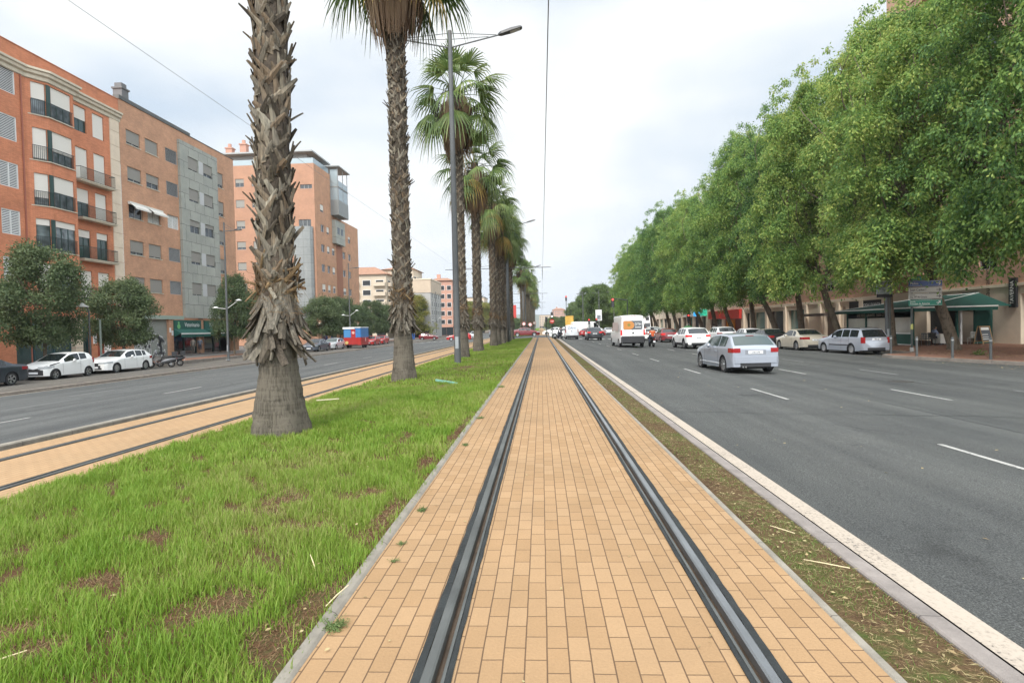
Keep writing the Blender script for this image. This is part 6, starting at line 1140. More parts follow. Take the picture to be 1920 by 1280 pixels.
for i, (x, y, r, m, sp, lb) in enumerate([(5.3, 125, 0, carwhite, SUV, 'far white car past the junction in the second lane'), (9, 138, 0, carblack, SUV, 'far black car past the junction in the third lane'), (3.9, 150, 0, greyp, HATCH5, 'far grey car past the junction in the first lane'), (13.5, 118, 0, palegrey, HATCH5, 'far silver car at the right kerb past the junction'),
        (15.8, 78, 0, palegrey, HATCH5, 'silver car parked beyond the bottle bank'), (15.9, 84, 0, carwhite, SUV, 'white car parked second beyond the bottle bank'), (15.9, 90, 0, redp, HATCH5, 'red car parked third beyond the bottle bank'), (2.6, 108, R_(80), carwhite, SALOON, 'white car crossing at the far side of the junction'), (-16.5, 150, math.pi, carwhite, SUV, 'far white car coming down the left carriageway')]): far_car(lb, sp, m, x, y, r, 'suv_car' if sp is SUV else 'hatchback_car' if sp is HATCH5 else 'saloon_car', False)
# --- red and blue catering trailer
T = thing('catering_trailer', 'red and blue catering trailer with a white roof edge parked on the left', 'trailer', (-25.6, 78.4, -.85), 0); tred = M('trailer_red', (.36, .022, .018), .4, var=.1); tblue = M('trailer_blue', (.045, .17, .40), .4, var=.1)
b = MB(); b.box(-1.2, -1.6, .42, 1.2, 1.9, 1.45, ch=.08); b.build('lower_body', tred, T); b = MB(); b.box(-1.2, -1.6, 1.45, 1.2, 1.9, 2.75, ch=.08); b.build('upper_body', tblue, T); b = MB(); b.box(-1.25, -1.66, 2.75, 1.22, 1.95, 2.86, ch=.06); b.box(-1.26, -1.7, 2.60, .35, -1.6, 2.86); b.build('roof', white, T)
b = MB(); b.box(-.15, -1.63, .5, .45, -1.6, 2.55); d = b.build('door', tred, T); b = MB(); b.disc((.15, -1.635, 2.1), (0, -1, 0), .2, .006, 16); b.build('emblem', M('pale_emblem', (.6, .35, .30), .5), d); b = MB(); b.box(-1.1, -1.62, 1.5, -.25, -1.6, 2.5); b.build('hatch', M('trailer_hatch', (.06, .22, .45), .4), T); b = MB(); b.box(1.2, .3, .9, 1.212, .5, 1.35); b.build('notice', letter_w, T)
for s in (-1, 1):
    for v in (-.3, .75): b = MB(); b.lathe([(.001, -.1), (.3, -.1), (.32, -.06), (.32, .06), (.3, .1), (.001, .1)], (s * 1.08, v, .32), 18, axis='x'); b.build('wheel', rubber, T)
b = MB(); b.tube([(-.7, -1.6, .5), (0, -2.8, .5)], .04, 6); b.tube([(.7, -1.6, .5), (0, -2.8, .5)], .04, 6); b.tube([(0, -2.75, .5), (0, -2.75, .03)], .035, 6); b.build('drawbar', trim, T); b = MB(); b.disc((-.75, -1.62, .75), (0, -1, 0), .22, .08, 16); b.build('spare_wheel', M('spare_cover', (.55, .40, .15), .5), T)
# --- scooters
def scooter(lbl, x, y, z, rot, m, box=True, group=None, name='scooter'):
    t = thing(name, lbl, 'scooter', (x, y, z), rot, group); R = .24
    for v in (-.62, .66):
        b = MB(); b.lathe([(R * .62, -.05), (R * .9, -.06), (R, -.03), (R, .03), (R * .9, .06), (R * .62, .05)], (0, v, R), 20, axis='x'); w = b.build('wheel', rubber, t, True); b = MB()
        for k in range(5): a = k * 1.2566; b.tube([(0, v, R), (0, v + math.cos(a) * R * .64, R + math.sin(a) * R * .64)], .016, 5)
        b.lathe([(.05, -.05), (.05, .05)], (0, v, R), 10, axis='x'); b.build('rim', alloy, w)
    b = MB()
    def loft(prof, mi=0):
        n = 10; vs = []
        for (yy, zz, wx, hz_) in prof: vs += [(wx * math.cos(6.2832 * k / n), yy, zz + hz_ * math.sin(6.2832 * k / n)) for k in range(n)]
        b.add(vs, [(i * n + k, i * n + (k + 1) % n, (i + 1) * n + (k + 1) % n, (i + 1) * n + k) for i in range(len(prof) - 1) for k in range(n)] + [tuple(range(n)), tuple((len(prof) - 1) * n + k for k in range(n))], mi)
    loft([(-.95, .62, .05, .05), (-.8, .60, .13, .12), (-.4, .52, .17, .17), (-.05, .42, .15, .14), (.1, .30, .17, .05), (.35, .28, .17, .05)]); b.build('body', m, t, True); b = MB(); loft([(.3, .30, .17, .06), (.42, .48, .20, .10), (.46, .72, .19, .12), (.40, .93, .12, .07)]); loft([(.48, .52, .06, .05), (.72, .53, .07, .04), (.9, .42, .06, .03)]); b.build('front_shield', m, t, True)
    b = MB(); loft([(-.85, .74, .10, .04), (-.5, .76, .15, .06), (-.1, .72, .14, .06), (.02, .66, .09, .04)]); b.build('seat', M('scooter_seat', (.02, .02, .02), .7), t, True)
    b = MB(); b.tube([(0, .66, R), (0, .46, .9), (0, .38, 1.02)], .03, 6); b.tube([(-.34, .28, 1.02), (0, .38, 1.0), (.34, .28, 1.02)], .018, 6); b.build('handlebar', trim, t)
    for s in (-1, 1): b = MB(); b.tube([(s * .25, .33, 1.03), (s * .30, .36, 1.2)], .008, 5); b.disc((s * .30, .35, 1.23), (0, -1, 0), .055, .02, 12); b.build('mirror', chrome, t)
    b = MB(); b.disc((0, .52, .80), (0, 1, 0), .08, .03, 14); b.build('headlight', clearlens, t); b = MB(); b.box(-.07, -.99, .60, .07, -.95, .67); b.build('tail_light', redlens, t); b = MB(); b.box(-.09, -.94, .38, .09, -.925, .52); b.build('number_plate', plate_m, t)
    if box: b = MB(); b.prism([(-.20, -1.0), (.20, -1.0), (.22, -.9), (.20, -.66), (-.20, -.66), (-.22, -.9)], .82, 1.12); b.build('top_box', M('black_box', (.02, .02, .022), .35), t); b = MB(); b.box(-.16, -1.012, .92, .16, -.998, 1.0); b.build('reflector', redlens, t)
    b = MB(); b.tube([(.10, -.1, .25), (.22, -.05, .02)], .014, 5); b.build('stand', trim, t); return t
SG = 'scooters parked beside the white hatchback'
scooter('dark scooter with silver side panel and black top box, nearest the white hatchback', -27.6, 40.45, -.846, R_(120), M('silver_grey_scooter', (.16, .16, .165), .35, .3), True, SG); scooter('second dark scooter with a top box, parked on the far side of the first', -27.8, 41.75, -.846, R_(124), M('black_scooter', (.02, .021, .024), .35), True, SG)
MC1 = scooter('dark scooter with its rider, stopped behind the tram signal', 2.5, 79, zr(2.5), R_(20), carblack, False, None); MC2 = scooter('dark scooter ridden by someone in orange, right of the large white van', 9.2, 48.8, zr(9.2), R_(3), carblack, False, None)

# ============================================================ PEOPLE
def person(lbl, loc, rz, J, skin=(.42, .26, .18), top=(.1, .1, .1), legs=(.05, .06, .09), hair=(.03, .02, .015), shoe=(.03, .03, .03), shorts=False, scale=1.0, group=None, helmet=None):
    """one continuous skinned body on joints J; clothes are the parts of it nearest their bones"""
    t = thing('person', lbl, 'person', loc, rz, group)
    N = ['pelvis', 'waist', 'chest', 'neck', 'head', 'crown', 'shl', 'ell', 'wrl', 'hal', 'shr', 'elr', 'wrr', 'har', 'hil', 'knl', 'anl', 'tol', 'hir', 'knr', 'anr', 'tor', 'nose']
    Ed = [('pelvis', 'waist'), ('waist', 'chest'), ('chest', 'neck'), ('neck', 'head'), ('head', 'crown'), ('chest', 'shl'), ('shl', 'ell'), ('ell', 'wrl'), ('wrl', 'hal'), ('chest', 'shr'), ('shr', 'elr'), ('elr', 'wrr'), ('wrr', 'har'), ('pelvis', 'hil'), ('hil', 'knl'), ('knl', 'anl'), ('anl', 'tol'), ('pelvis', 'hir'), ('hir', 'knr'), ('knr', 'anr'), ('anr', 'tor'), ('head', 'nose')]
    Rd = dict(pelvis=.15, waist=.13, chest=.15, neck=.055, head=.085, crown=.075, shl=.075, ell=.045, wrl=.032, hal=.035, shr=.075, elr=.045, wrr=.032, har=.035, hil=.095, knl=.062, anl=.042, tol=.04, hir=.095, knr=.062, anr=.042, tor=.04, nose=.03)
    me = bpy.data.meshes.new('body'); me.from_pydata([J[n] for n in N], [(N.index(a), N.index(c)) for a, c in Ed], []); o = bpy.data.objects.new('body', me); C.objects.link(o)
    md = o.modifiers.new('skin', 'SKIN'); sv_ = me.skin_vertices[0].data
    for i, n in enumerate(N): sv_[i].radius = (Rd[n] * (1.1 if n in ('chest', 'pelvis') else 1), Rd[n] * (.75 if n in ('chest', 'waist') else 1)); sv_[i].use_root = (i == 0)
    o.modifiers.new('sub', 'SUBSURF').levels = 1
    me2 = bpy.data.meshes.new_from_object(o.evaluated_get(bpy.context.evaluated_depsgraph_get())); bpy.data.objects.remove(o)
    ms = [M('skin_%d' % int(sum(skin) * 100), skin, .6), M('top_%d_%d_%d' % tuple(int(c * 99) for c in top), top, .85), M('legs_%d_%d_%d' % tuple(int(c * 99) for c in legs), legs, .85), M('shoe', shoe, .6), M('hair_%d' % int(sum(hair) * 100), hair, .8)]
    me2.materials.clear()
    for m in ms: me2.materials.append(m)
    kind = {}
    for a, c in Ed:
        k = 1 if a in ('pelvis', 'waist', 'chest', 'shl', 'shr') and c not in ('hil', 'hir', 'neck') else 0
        if a in ('hil', 'hir') or c in ('hil', 'hir'): k = 2
        if a in ('knl', 'knr'): k = 0 if shorts else 2
        if a in ('anl', 'anr'): k = 3
        kind[(a, c)] = k
    hd = Vector(J['head']); cr_ = Vector(J['crown']); ns = Vector(J['nose']); ax = (cr_ - hd).normalized(); fw = (ns - hd); fw = (fw - ax * fw.dot(ax)).normalized()
    for p in me2.polygons:
        c = p.center; best = 9; kb = 0
        for (a, d), k in kind.items():
            A, D = Vector(J[a]), Vector(J[d]); ab = D - A; u_ = max(0, min(1, (c - A).dot(ab) / max(1e-6, ab.length_squared))); q = (c - (A + ab * u_)).length - Rd[a] * .4
            if q < best: best, kb = q, k
        if kb == 0 and (c - hd).length < .22 and ((c - hd).dot(ax) > .06 or ((c - hd).dot(fw) < -.01 and (c - hd).dot(ax) > -.06)): kb = 4
        p.material_index = kb; p.use_smooth = True
    link('body', me2, t); t.scale = (scale,) * 3
    if helmet: b = MB(); b.lathe([(.001, .15), (.08, .135), (.125, .08), (.135, 0), (.12, -.07)], tuple(hd + ax * .03), 14); b.build('helmet', helmet, t, True)
    return t
STAND = dict(pelvis=(0, 0, .95), waist=(0, 0, 1.12), chest=(0, 0, 1.36), neck=(0, .01, 1.50), head=(0, .03, 1.60), crown=(0, .02, 1.70), nose=(0, .11, 1.60), shl=(-.19, 0, 1.40), ell=(-.24, -.02, 1.12), wrl=(-.25, .08, .88), hal=(-.25, .11, .80), shr=(.19, 0, 1.40), elr=(.24, -.03, 1.12), wrr=(.25, .05, .88), har=(.25, .08, .80), hil=(-.10, 0, .88), knl=(-.11, .10, .48), anl=(-.11, .14, .08), tol=(-.11, .28, .03), hir=(.10, 0, .88), knr=(.11, -.05, .48), anr=(.11, -.22, .10), tor=(.11, -.10, .03))
SIT = dict(pelvis=(0, 0, .54), waist=(0, .02, .70), chest=(0, .06, .94), neck=(0, .09, 1.07), head=(0, .12, 1.17), crown=(0, .12, 1.27), nose=(0, .21, 1.16), shl=(-.19, .06, .98), ell=(-.25, .18, .74), wrl=(-.12, .40, .76), hal=(-.06, .46, .77), shr=(.19, .06, .98), elr=(.25, .18, .74), wrr=(.12, .40, .76), har=(.06, .46, .77), hil=(-.10, .02, .52), knl=(-.13, .44, .50), anl=(-.13, .46, .09), tol=(-.13, .60, .03), hir=(.10, .02, .52), knr=(.13, .44, .50), anr=(.13, .46, .09), tor=(.13, .60, .03))
RIDE = {k: (v[0] * (1.5 if k[:2] in ('kn', 'an', 'to') else 1), v[1] * .8, v[2] + .30) for k, v in SIT.items()}; RIDE.update(wrl=(-.30, .42, 1.02), hal=(-.31, .48, 1.03), wrr=(.30, .42, 1.02), har=(.31, .48, 1.03), ell=(-.30, .20, 1.02), elr=(.30, .20, 1.02))
for k in ('anl', 'anr', 'tol', 'tor'): RIDE[k] = (RIDE[k][0], RIDE[k][1], RIDE[k][2] - .06)
hel = M('helmet_dark', (.03, .03, .035), .3)
for mc, x, y, r, tp, lb in ((MC1, 2.5, 79, 20, (.08, .08, .09), 'scooter rider in dark clothes waiting behind the tram signal'), (MC2, 9.2, 48.8, 3, (.50, .10, .03), 'scooter rider in an orange jacket beside the large white van')): person(lb, (x - math.sin(R_(r)) * -.40, y - math.cos(R_(r)) * .40, zr(x)), R_(r), RIDE, top=tp, helmet=hel)
person('person in a blue top and dark shorts walking past the vet window', (-37.6, 61.6, -.6), R_(-165), STAND, top=(.16, .18, .22), legs=(.035, .04, .06), shorts=True); person('person in pale clothes beside the one in shorts at the vet window', (-37.7, 60.5, -.6), R_(20), STAND, top=(.22, .20, .17), legs=(.14, .12, .10), hair=(.06, .04, .03))
person('seated person in a pale blue shirt at the near terrace table', (27.35, 41.7, -.36), R_(-95), SIT, top=(.24, .28, .40)); person('seated person in black at the far end of the terrace table', (29.2, 42.1, -.36), R_(85), SIT, top=(.02, .02, .022), hair=(.05, .03, .02))
person('pedestrian standing by the trees beyond the bottle bank', (21.8, 74, -.36), 0, STAND, top=(.35, .33, .30))

# ============================================================ STREET FURNITURE
def street_lamp(lbl, x, y, h, arms, r=.13, group=None, z=None, head=1.0, up=.55):
    t = thing('street_lamp', lbl, 'street lamp', (x, y, gz(x) if z is None else z), 0, group); b = MB(); b.tube([(0, 0, -.1), (0, 0, h * .35), (0, 0, h)], [r, r * .9, r * .62], 14); b.tube([(0, 0, 0), (0, 0, .5)], r * 1.04, 14); b.build('pole', lampgrey, t, True).data.set_sharp_from_angle(angle=R_(40))
    b = MB(); b.box(-.17, -.17, -.02, .17, .17, .03, ch=.02); b.build('base_plate', steel, t); b = MB(); b.box(-r * .5, -r - .012, .7, r * .5, -r + .03, 1.25); b.build('access_door', steel, t)
    for s, L in arms:
        b = MB(); b.tube([(0, 0, h - .75), (s * L, 0, h - .75 + up * L * .5)], .035, 6); b.tube([(0, 0, h - .1), (s * L * .96, 0, h - .75 + up * L * .5 + .02)], .016, 5); b.tube([(0, 0, h - .38), (s * L * .8, 0, h - .75 + up * L * .45)], .014, 5); b.build('arm', lampgrey, t)
        b = MB(); c = Vector((s * L, 0, h - .75 + up * L * .5)); d = Vector((s, 0, up * .62)).normalized(); nn = Vector((-d.z * s, 0, d.x * s)); vs = []
        for u_, w, th in ((0, .05, .05), (.12, .13, .09), (.55, .17, .10), (.95, .15, .07), (1.02, .10, .03)):
            p = c + d * u_ * head; vs += [p + Vector((0, -w, 0)) - nn * th * .3, p + Vector((0, w, 0)) - nn * th * .3, p + Vector((0, w * .8, 0)) + nn * th, p + Vector((0, -w * .8, 0)) + nn * th]
        b.add(vs, [(i * 4 + k, i * 4 + (k + 1) % 4, i * 4 + 4 + (k + 1) % 4, i * 4 + 4 + k) for i in range(4) for k in range(4)] + [(0, 1, 2, 3), (16, 17, 18, 19)]); hd = b.build('lamp_head', M('lamp_head_dark', (.035, .036, .038), .45), t)
        b = MB(); p0, p1 = c + d * .5 * head - nn * .035, c + d * .92 * head - nn * .03; b.quad(p0 + Vector((0, -.12, 0)), p0 + Vector((0, .12, 0)), p1 + Vector((0, .11, 0)), p1 + Vector((0, -.11, 0))); b.build('lens', M('lamp_lens', (.45, .45, .42), .2), hd)
    return t
lampgrey = M('lamp_grey', (.095, .10, .10), .55, .2, var=.15, vscale=1.5)
street_lamp('tall grey two-armed street lamp on the median, in front of the third palm', -3.87, 26.3, 15.1, [(-1, 2.3), (1, 2.2)], .15, None, None, 1.1, .42)
L2 = street_lamp('grey street lamp on the median beyond the sixth palm', -3.6, 64.5, 13.5, [(-1, 2.2), (1, 2.2)], .14, 'street lamps along the median', None, 1.0, .42)
for y, lb in ((112, 'street lamp just beyond the junction among the far palms'), (152, 'second far street lamp among the distant palms')): copy_tree(L2, (-3.0, y, -.1), 0, lb)
TL = street_lamp('tall thin lamp post on the left pavement in front of the taller terracotta block', -26.6, 47.6, 11.6, [(1, .9)], .10, 'thin lamp posts on the left pavement', -.7, .6, .1); b = MB(); b.tube([(0, 0, 4.3), (.9, .2, 5.0)], .025, 5); b.tube([(0, 0, 4.3), (-.8, -.2, 4.4)], .025, 5); b.lathe([(.02, .12), (.10, .1), (.26, .0), (.24, -.02), (.001, -.02)], (.95, .2, 5.0), 14); b.lathe([(.02, .12), (.10, .1), (.26, .0), (.24, -.02), (.001, -.02)], (-.85, -.2, 4.4), 14); b.build('lower_lamp', M('pale_lamp', (.6, .6, .57), .4), TL)
for x, y, lb in ((-26.6, 79, 'thin lamp post on the left pavement before the trailer'), (-26.6, 108, 'thin lamp post on the left pavement at the end of the terracotta block'), (-26.6, 145, 'far thin lamp post among the yellowing trees')): copy_tree(TL, (x, y, -.7), 0, lb)
t = thing('street_lamp', 'low pavement lamp with a flat pale head between two dusty trees', 'street lamp', (-29.2, 35.85, -.6)); b = MB(); b.tube([(0, 0, 0), (0, 0, 3.75), (0, -.15, 4.0), (0, -.5, 4.1)], [.06, .05, .04, .035], 10); b.build('pole', lampgrey, t, True); b = MB(); b.lathe([(.03, .22), (.09, .19), (.14, .10), (.36, .0), (.36, -.03), (.001, -.05)], (0, -.52, 4.05), 18); b.build('lamp_head', M('pale_lamp', (.6, .6, .57), .4), t)
t = thing('pavement_post', 'green pavement post just right of the low lamp', 'post', (-29.0, 36.5, -.6)); b = MB(); b.tube([(0, 0, 0), (0, 0, 3.2)], [.07, .065], 10); b.box(-.11, -.11, 0, .11, .11, .12); b.build('pole', M('green_grey_post', (.16, .19, .16), .6), t)
rl = street_lamp('grey lamp post hidden in the crowns of the right-hand trees', 21.6, 37.2, 12.5, [(-1, 1.6)], .12, None, -.36, 1.0, .3)
# tram wires with their masts and cross arms
def mast(lbl, x, y, x0, x1, h):
    t = thing('tram_wire_mast', lbl, 'wire mast', (x, y, gz(x)), 0, 'tram wire masts on the median'); z = gz(x); b = MB(); b.tube([(0, 0, 0), (0, 0, h + .5)], [.13, .10], 12); b.build('pole', lampgrey, t, True); b = MB(); b.tube([(x0 - x, 0, h), (x1 - x, 0, h)], .032, 6); b.build('cross_arm', lampgrey, t)
    b = MB()
    for s in (x0 - x, x1 - x): b.tube([(0, 0, h + .45), (s * .75, 0, h + .02)], .012, 4)
    b.build('stay_wire', trim, t); b = MB()
    for xx in (.21, -6.78): b.tube([(xx - x, 0, h), (xx - x, 0, 6.42 - z)], .02, 5)
    b.build('wire_hanger', trim, t); return t
m1 = mast('first tram wire mast on the median, beside the fifth and sixth palms', -3.45, 60, -9.9, 1.1, 7.75)
for y, lb in ((107, 'second tram wire mast just beyond the junction'), (147, 'third tram wire mast among the far palms'), (187, 'fourth tram wire mast, small in the distance'), (20 - 0, None)):
    if lb: copy_tree(m1, (-3.3, y, -.1), 0, lb)
for x, lb in ((.21, 'thin tram wire over the nearest track'), (-6.78, 'thin tram wire over the second track')):
    b = MB(); P = []
    for k in range(-1, 10):
        ya, yb = 20 + 40 * k - 0, 60 + 40 * k
        for q in range(5): u_ = q / 5; P.append((x, ya + (yb - ya) * u_, 6.42 - .10 * math.sin(math.pi * u_) * 0))
    b.tube(P, .009 if x > 0 else .0045, 5); tag(b.build('tram_wire', M('copper_wire' if x > 0 else 'pale_wire', (.10, .10, .10) if x > 0 else (.3, .3, .31), .6)), lb, 'wire')
# bollards, sign stack, shrubs on the right pavement
for i, (x, y, lb) in enumerate([(18.75, 31.95, 'grey bollard at the kerb corner beside the silver estate'), (18.55, 29.5, 'grey bollard right of the direction sign post'), (18.95, 27.6, 'grey bollard in front of the leaning tree'), (19.6, 26.2, 'grey bollard below the vertical café lettering')]):
    if i == 0:
        B0 = thing('bollard', lb, 'bollard', (x, y, -.355), 0, 'grey bollards on the pavement corner'); b = MB(); b.lathe([(.075, 0), (.07, .02), (.055, .03), (.055, .72), (.065, .73), (.065, .78), (.055, .79), (.055, .92), (.045, .96), (.001, .975)], n=14); b.build('post', M('bollard_grey', (.085, .092, .09), .5, .1, var=.15), B0, True).data.set_sharp_from_angle(angle=R_(40)); b = MB(); b.lathe([(.0605, .80), (.0605, .86)], n=14); b.build('band', M('bollard_band', (.30, .31, .30), .4), B0)
    else: copy_tree(B0, (x, y, -.355), i, lb)
S = thing('direction_signs', 'stack of four street direction signs on a dark post at the pavement corner', 'direction sign', (21.05, 33.9, -.36)); b = MB(); b.tube([(0, 0, 0), (0, 0, 4.25)], .06, 10); b.tube([(.0, .02, 2.5), (.0, .02, 4.2)], .05, 8); b.build('post', M('dark_post', (.05, .06, .055), .5), S); b = MB(); b.tube([(0, 0, 1.25), (0, 0, 1.55)], .064, 10); b.build('sticker', M('yellow_sticker', (.5, .5, .15), .6), S); b = MB(); b.tube([(0, 0, 0), (0, 0, .22)], .11, 10); b.build('foot', concrete, S)
sb_, sw_, sg_ = M('sign_blue', (.025, .08, .26), .4), M('sign_white', (.50, .50, .46), .5), M('sign_teal', (.01, .22, .15), .4)
for z0, m_, l1, l2, lc in ((3.67, sb_, 'Molina', None, letter_w), (3.31, sw_, None, 'Juan Carlos I', letter_d), (2.95, sw_, 'Centro', 'Sta. Mª de Gracia', letter_d), (2.58, sg_, 'Avenida', 'Príncipe de Asturias', letter_w)):
    b = MB(); b.box(-.22, -.09, z0, 1.62, -.055, z0 + .33, ch=.01); p = b.build('sign_panel', m_, S); b = MB(); b.box(-.19, -.096, z0 + .03, 1.59, -.09, z0 + .04); b.box(-.19, -.096, z0 + .29, 1.59, -.09, z0 + .30); b.build('border', lc, p)
    if l1 and l2: lettering(l1, .10, lc, p, (-.15, -.098, z0 + .235), FACE_CAM, .9, 'LEFT'); lettering(l2, .155, lc, p, (-.15, -.098, z0 + .12), FACE_CAM, .86, 'LEFT')
    else: lettering(l1 or l2, .2, lc, p, (-.15, -.098, z0 + .165), FACE_CAM, .86, 'LEFT')
    b = MB(); zc = z0 + .165; b.box(1.30, -.097, zc - .018, 1.5, -.091, zc + .018); b.prism([(1.43, -.097), (1.43, -.091), (1.54, -.091), (1.54, -.097)], zc - .001, zc + .001)
    if m_ is not sg_: b.add([(1.44, -.097, zc + .10), (1.55, -.097, zc), (1.44, -.097, zc - .10), (1.42, -.097, zc - .07), (1.49, -.097, zc), (1.42, -.097, zc + .07)], [(0, 1, 4, 5), (1, 2, 3, 4)])
    else: b.tube([(1.36, -.094, zc - .09), (1.50, -.094, zc + .08)], .018, 4); b.box(1.40, -.097, zc + .07, 1.52, -.091, zc + .10); b.box(1.49, -.097, zc - .03, 1.52, -.091, zc + .10)
    b.build('arrow', lc, p)
b = MB(); b.box(-.06, -.09, 4.02, .82, -.055, 4.24, ch=.01); b.build('sign_panel', sg_, S)
mp_ = thing('map_panel', 'grey street map panel behind the direction signs', 'sign', (20.75, 35.2, -.36)); b = MB(); b.box(-.9, -.03, 3.35, .0, .03, 4.3, ch=.01); b.build('panel', M('map_grey', (.28, .31, .31), .5, var=.4, vscale=9), mp_); b = MB(); b.tube([(-.1, .06, 0), (-.1, .06, 4.3)], .04, 8); b.build('post', M('dark_post', (.05, .06, .055), .5), mp_); b = MB(); b.box(-.9, -.035, 3.15, 0, .0, 3.34); b.build('lower_panel', black, mp_)
def shrub(x, y, r, h, n, seed, lbl):
    V, Q = crown_leaves(seed, [(rnd.gauss(0, r * .3), rnd.gauss(0, r * .3), h * .45, r * rnd.uniform(.5, .8)) for k in range(5)], n, .10, .02, droop=.1, hang=.2); tag(link('shrub', np_mesh('shrub', V, Q, far_m), None, (x, y, -.36)), lbl, 'shrub', 'low shrubs on the right pavement')
shrub(24.9, 30.2, .40, .62, 900, 61, 'low green shrub on the red paving at the right edge'); shrub(21.5, 29.5, .28, .2, 700, 62, 'flat weedy patch behind the bollards'); shrub(22.8, 27.0, .3, .18, 700, 63, 'dry weedy patch at the far right of the pavement')
# ---- cafe terrace: enclosed front with a hipped awning
K = thing('cafe_terrace', 'green framed glazed terrace with a dark green hipped awning in front of the café', 'terrace', (27, 45, -.36), world=True); kx0, kx1, ky0, ky1 = 25.8, 31.9, 41.5, 50.0; zf = -.36
eave, ridge = 2.22, 3.25; ex0, ey0, ey1 = 25.0, 40.0, 50.6; ex1 = 31.6
b = MB(); A, B_, Cc, D = (ex0, ey0, eave), (ex0, ey1, eave), (ex1, ey1 - .0, eave), (29.6, ey0, eave); r0, r1 = (31.5, 43.2, ridge), (31.5, 48.0, ridge)
b.add([A, B_, r1, r0], [(0, 1, 2, 3)]); b.add([A, r0, (31.6, ey0 + .4, eave)], [(0, 1, 2)]); b.add([B_, (31.6, ey1, eave), r1], [(0, 1, 2)]); sub(b, 'awning', awn_dark, K)
b = MB()
for p, q in (((ex0, ey0), (ex0, ey1)), ((ex0, ey0), (30.4, ey0))): b.tube([(p[0], p[1], eave + .01), (q[0], q[1], eave + .01)], .045, 6)
b.tube([A, r0], .03, 5); b.tube([B_, r1], .03, 5); sub(b, 'awning_rail', letter_w, K)
b = MB(); b.quad((ex0, ey0, eave), (ex0, ey1, eave), (ex0 + .02, ey1, eave - .24), (ex0 + .02, ey0, eave - .24)); b.quad((ex0, ey0, eave - .04), (30.4, ey0, eave - .04), (30.4, ey0 + .02, eave - .26), (ex0, ey0 + .02, eave - .26)); sub(b, 'valance', awn_dark, K)
b = MB(); b.quad((kx0, ky0, 1.62), (kx0, ky1, 1.62), (kx0, ky1, 2.0), (kx0, ky0, 2.0)); b.box(kx0, ky0, 1.6, kx0 + .06, ky1, 2.02); s = sub(b, 'sign_band', M('dark_green_band', (.03, .05, .042), .5), K); lettering('BAR RESTAURANTE   NOE CYCO', .30, M('cream_letter', (.55, .5, .4), .5), s, (kx0 - .012 - 27, 46.4 - 45, 1.82 - zf), FACE_WEST, .95)
b = MB()
for y in (ky0, 44.3, 47.2, ky1): b = MB(); b.box(kx0 - .05, y - .09, zf, kx0 + .09, y + .09, 2.1); sub(b, 'frame_post', M('terrace_green', (.012, .075, .058), .5), K)
b = MB(); b.box(kx0 + 2.9, ky0 - .09, zf, kx0 + 3.05, ky0 + .06, 2.1); sub(b, 'frame_post', M('terrace_green', (.012, .075, .058), .5), K)
b = MB(); b.box(kx0 - .02, ky0, zf + .05, kx0 + .04, ky1, .42); sub(b, 'lower_panel', M('terrace_green', (.012, .075, .058), .5), K); b = MB(); b.box(kx0 - .03, ky0, .42, kx0 + .05, ky1, .50); b.box(kx0 - .04, ky0, zf, kx0 + .06, ky1, zf + .06); sub(b, 'rail', letter_w, K)
b = MB(); b.quad((kx0 + .02, ky0, .5), (kx0 + .02, ky1, .5), (kx0 + .02, ky1, 1.62), (kx0 + .02, ky0, 1.62)); sub(b, 'plastic_window', M('clear_plastic', (.48, .46, .40), .12, spec=.6, var=.15, vscale=.7), K)
b = MB(); b.box(29.0, ky0 - .05, zf, 29.12, ky0 + .07, 2.1); sub(b, 'white_post', letter_w, K); b = MB(); b.add([(31.3, 43.3, 3.25), (31.3, 46.2, 3.25), (31.1, 45.7, 2.95), (31.05, 44.7, 2.82), (31.1, 43.8, 2.95)], [(0, 1, 2, 3, 4)]); sub(b, 'scallop', letter_w, K)
b = MB(); b.box(30.6, 42.4, zf, 31.85, 42.5, 2.1); sub(b, 'side_curtain', awn_dark, K)
def table(lbl, x, y, cloth=True):
    t = thing('table', lbl, 'table', (x, y, -.36), 0, 'café tables on the terrace'); b = MB(); b.box(-.4, -.4, .70, .4, .4, .74, ch=.03); b.build('tabletop', letter_w, t)
    for sx in (-.33, .33):
        for sy in (-.33, .33): b = MB(); b.tube([(sx, sy, 0), (sx, sy, .70)], .02, 6); b.build('leg', steel, t)
    if cloth: b = MB(); b.box(-.41, -.41, .1, .41, .41, .748, ch=.02); tag(b.build('tablecloth', M('white_cloth', (.70, .68, .62), .9), loc=(x, y, -.36)), 'white cloth hanging over ' + lbl, 'tablecloth', 'white cloths on the café tables')
def chair(lbl, x, y, rz, m):
    t = thing('chair', lbl, 'chair', (x, y, -.36), rz, 'café chairs on the terrace'); b = MB(); b.box(-.22, -.22, .43, .22, .22, .46, ch=.03); b.build('seat', m, t); b = MB()
    for k in range(5): b.box(-.21 + .09 * k, -.23, .48, -.15 + .09 * k, -.205, .84)
    b.box(-.22, -.235, .80, .22, -.20, .86); b.build('backrest', m, t)
    for sx in (-.2, .2):
        for sy in (-.2, .2): b = MB(); b.tube([(sx, sy, 0), (sx, sy, .43)], .015, 6); b.build('leg', m, t)
table('the table in front of the leaning tree', 27.9, 41.6); table('the table between the two seated people', 28.5, 42.0); wch = M('white_chair', (.6, .59, .55), .5); ich = M('iron_chair', (.05, .05, .045), .5)
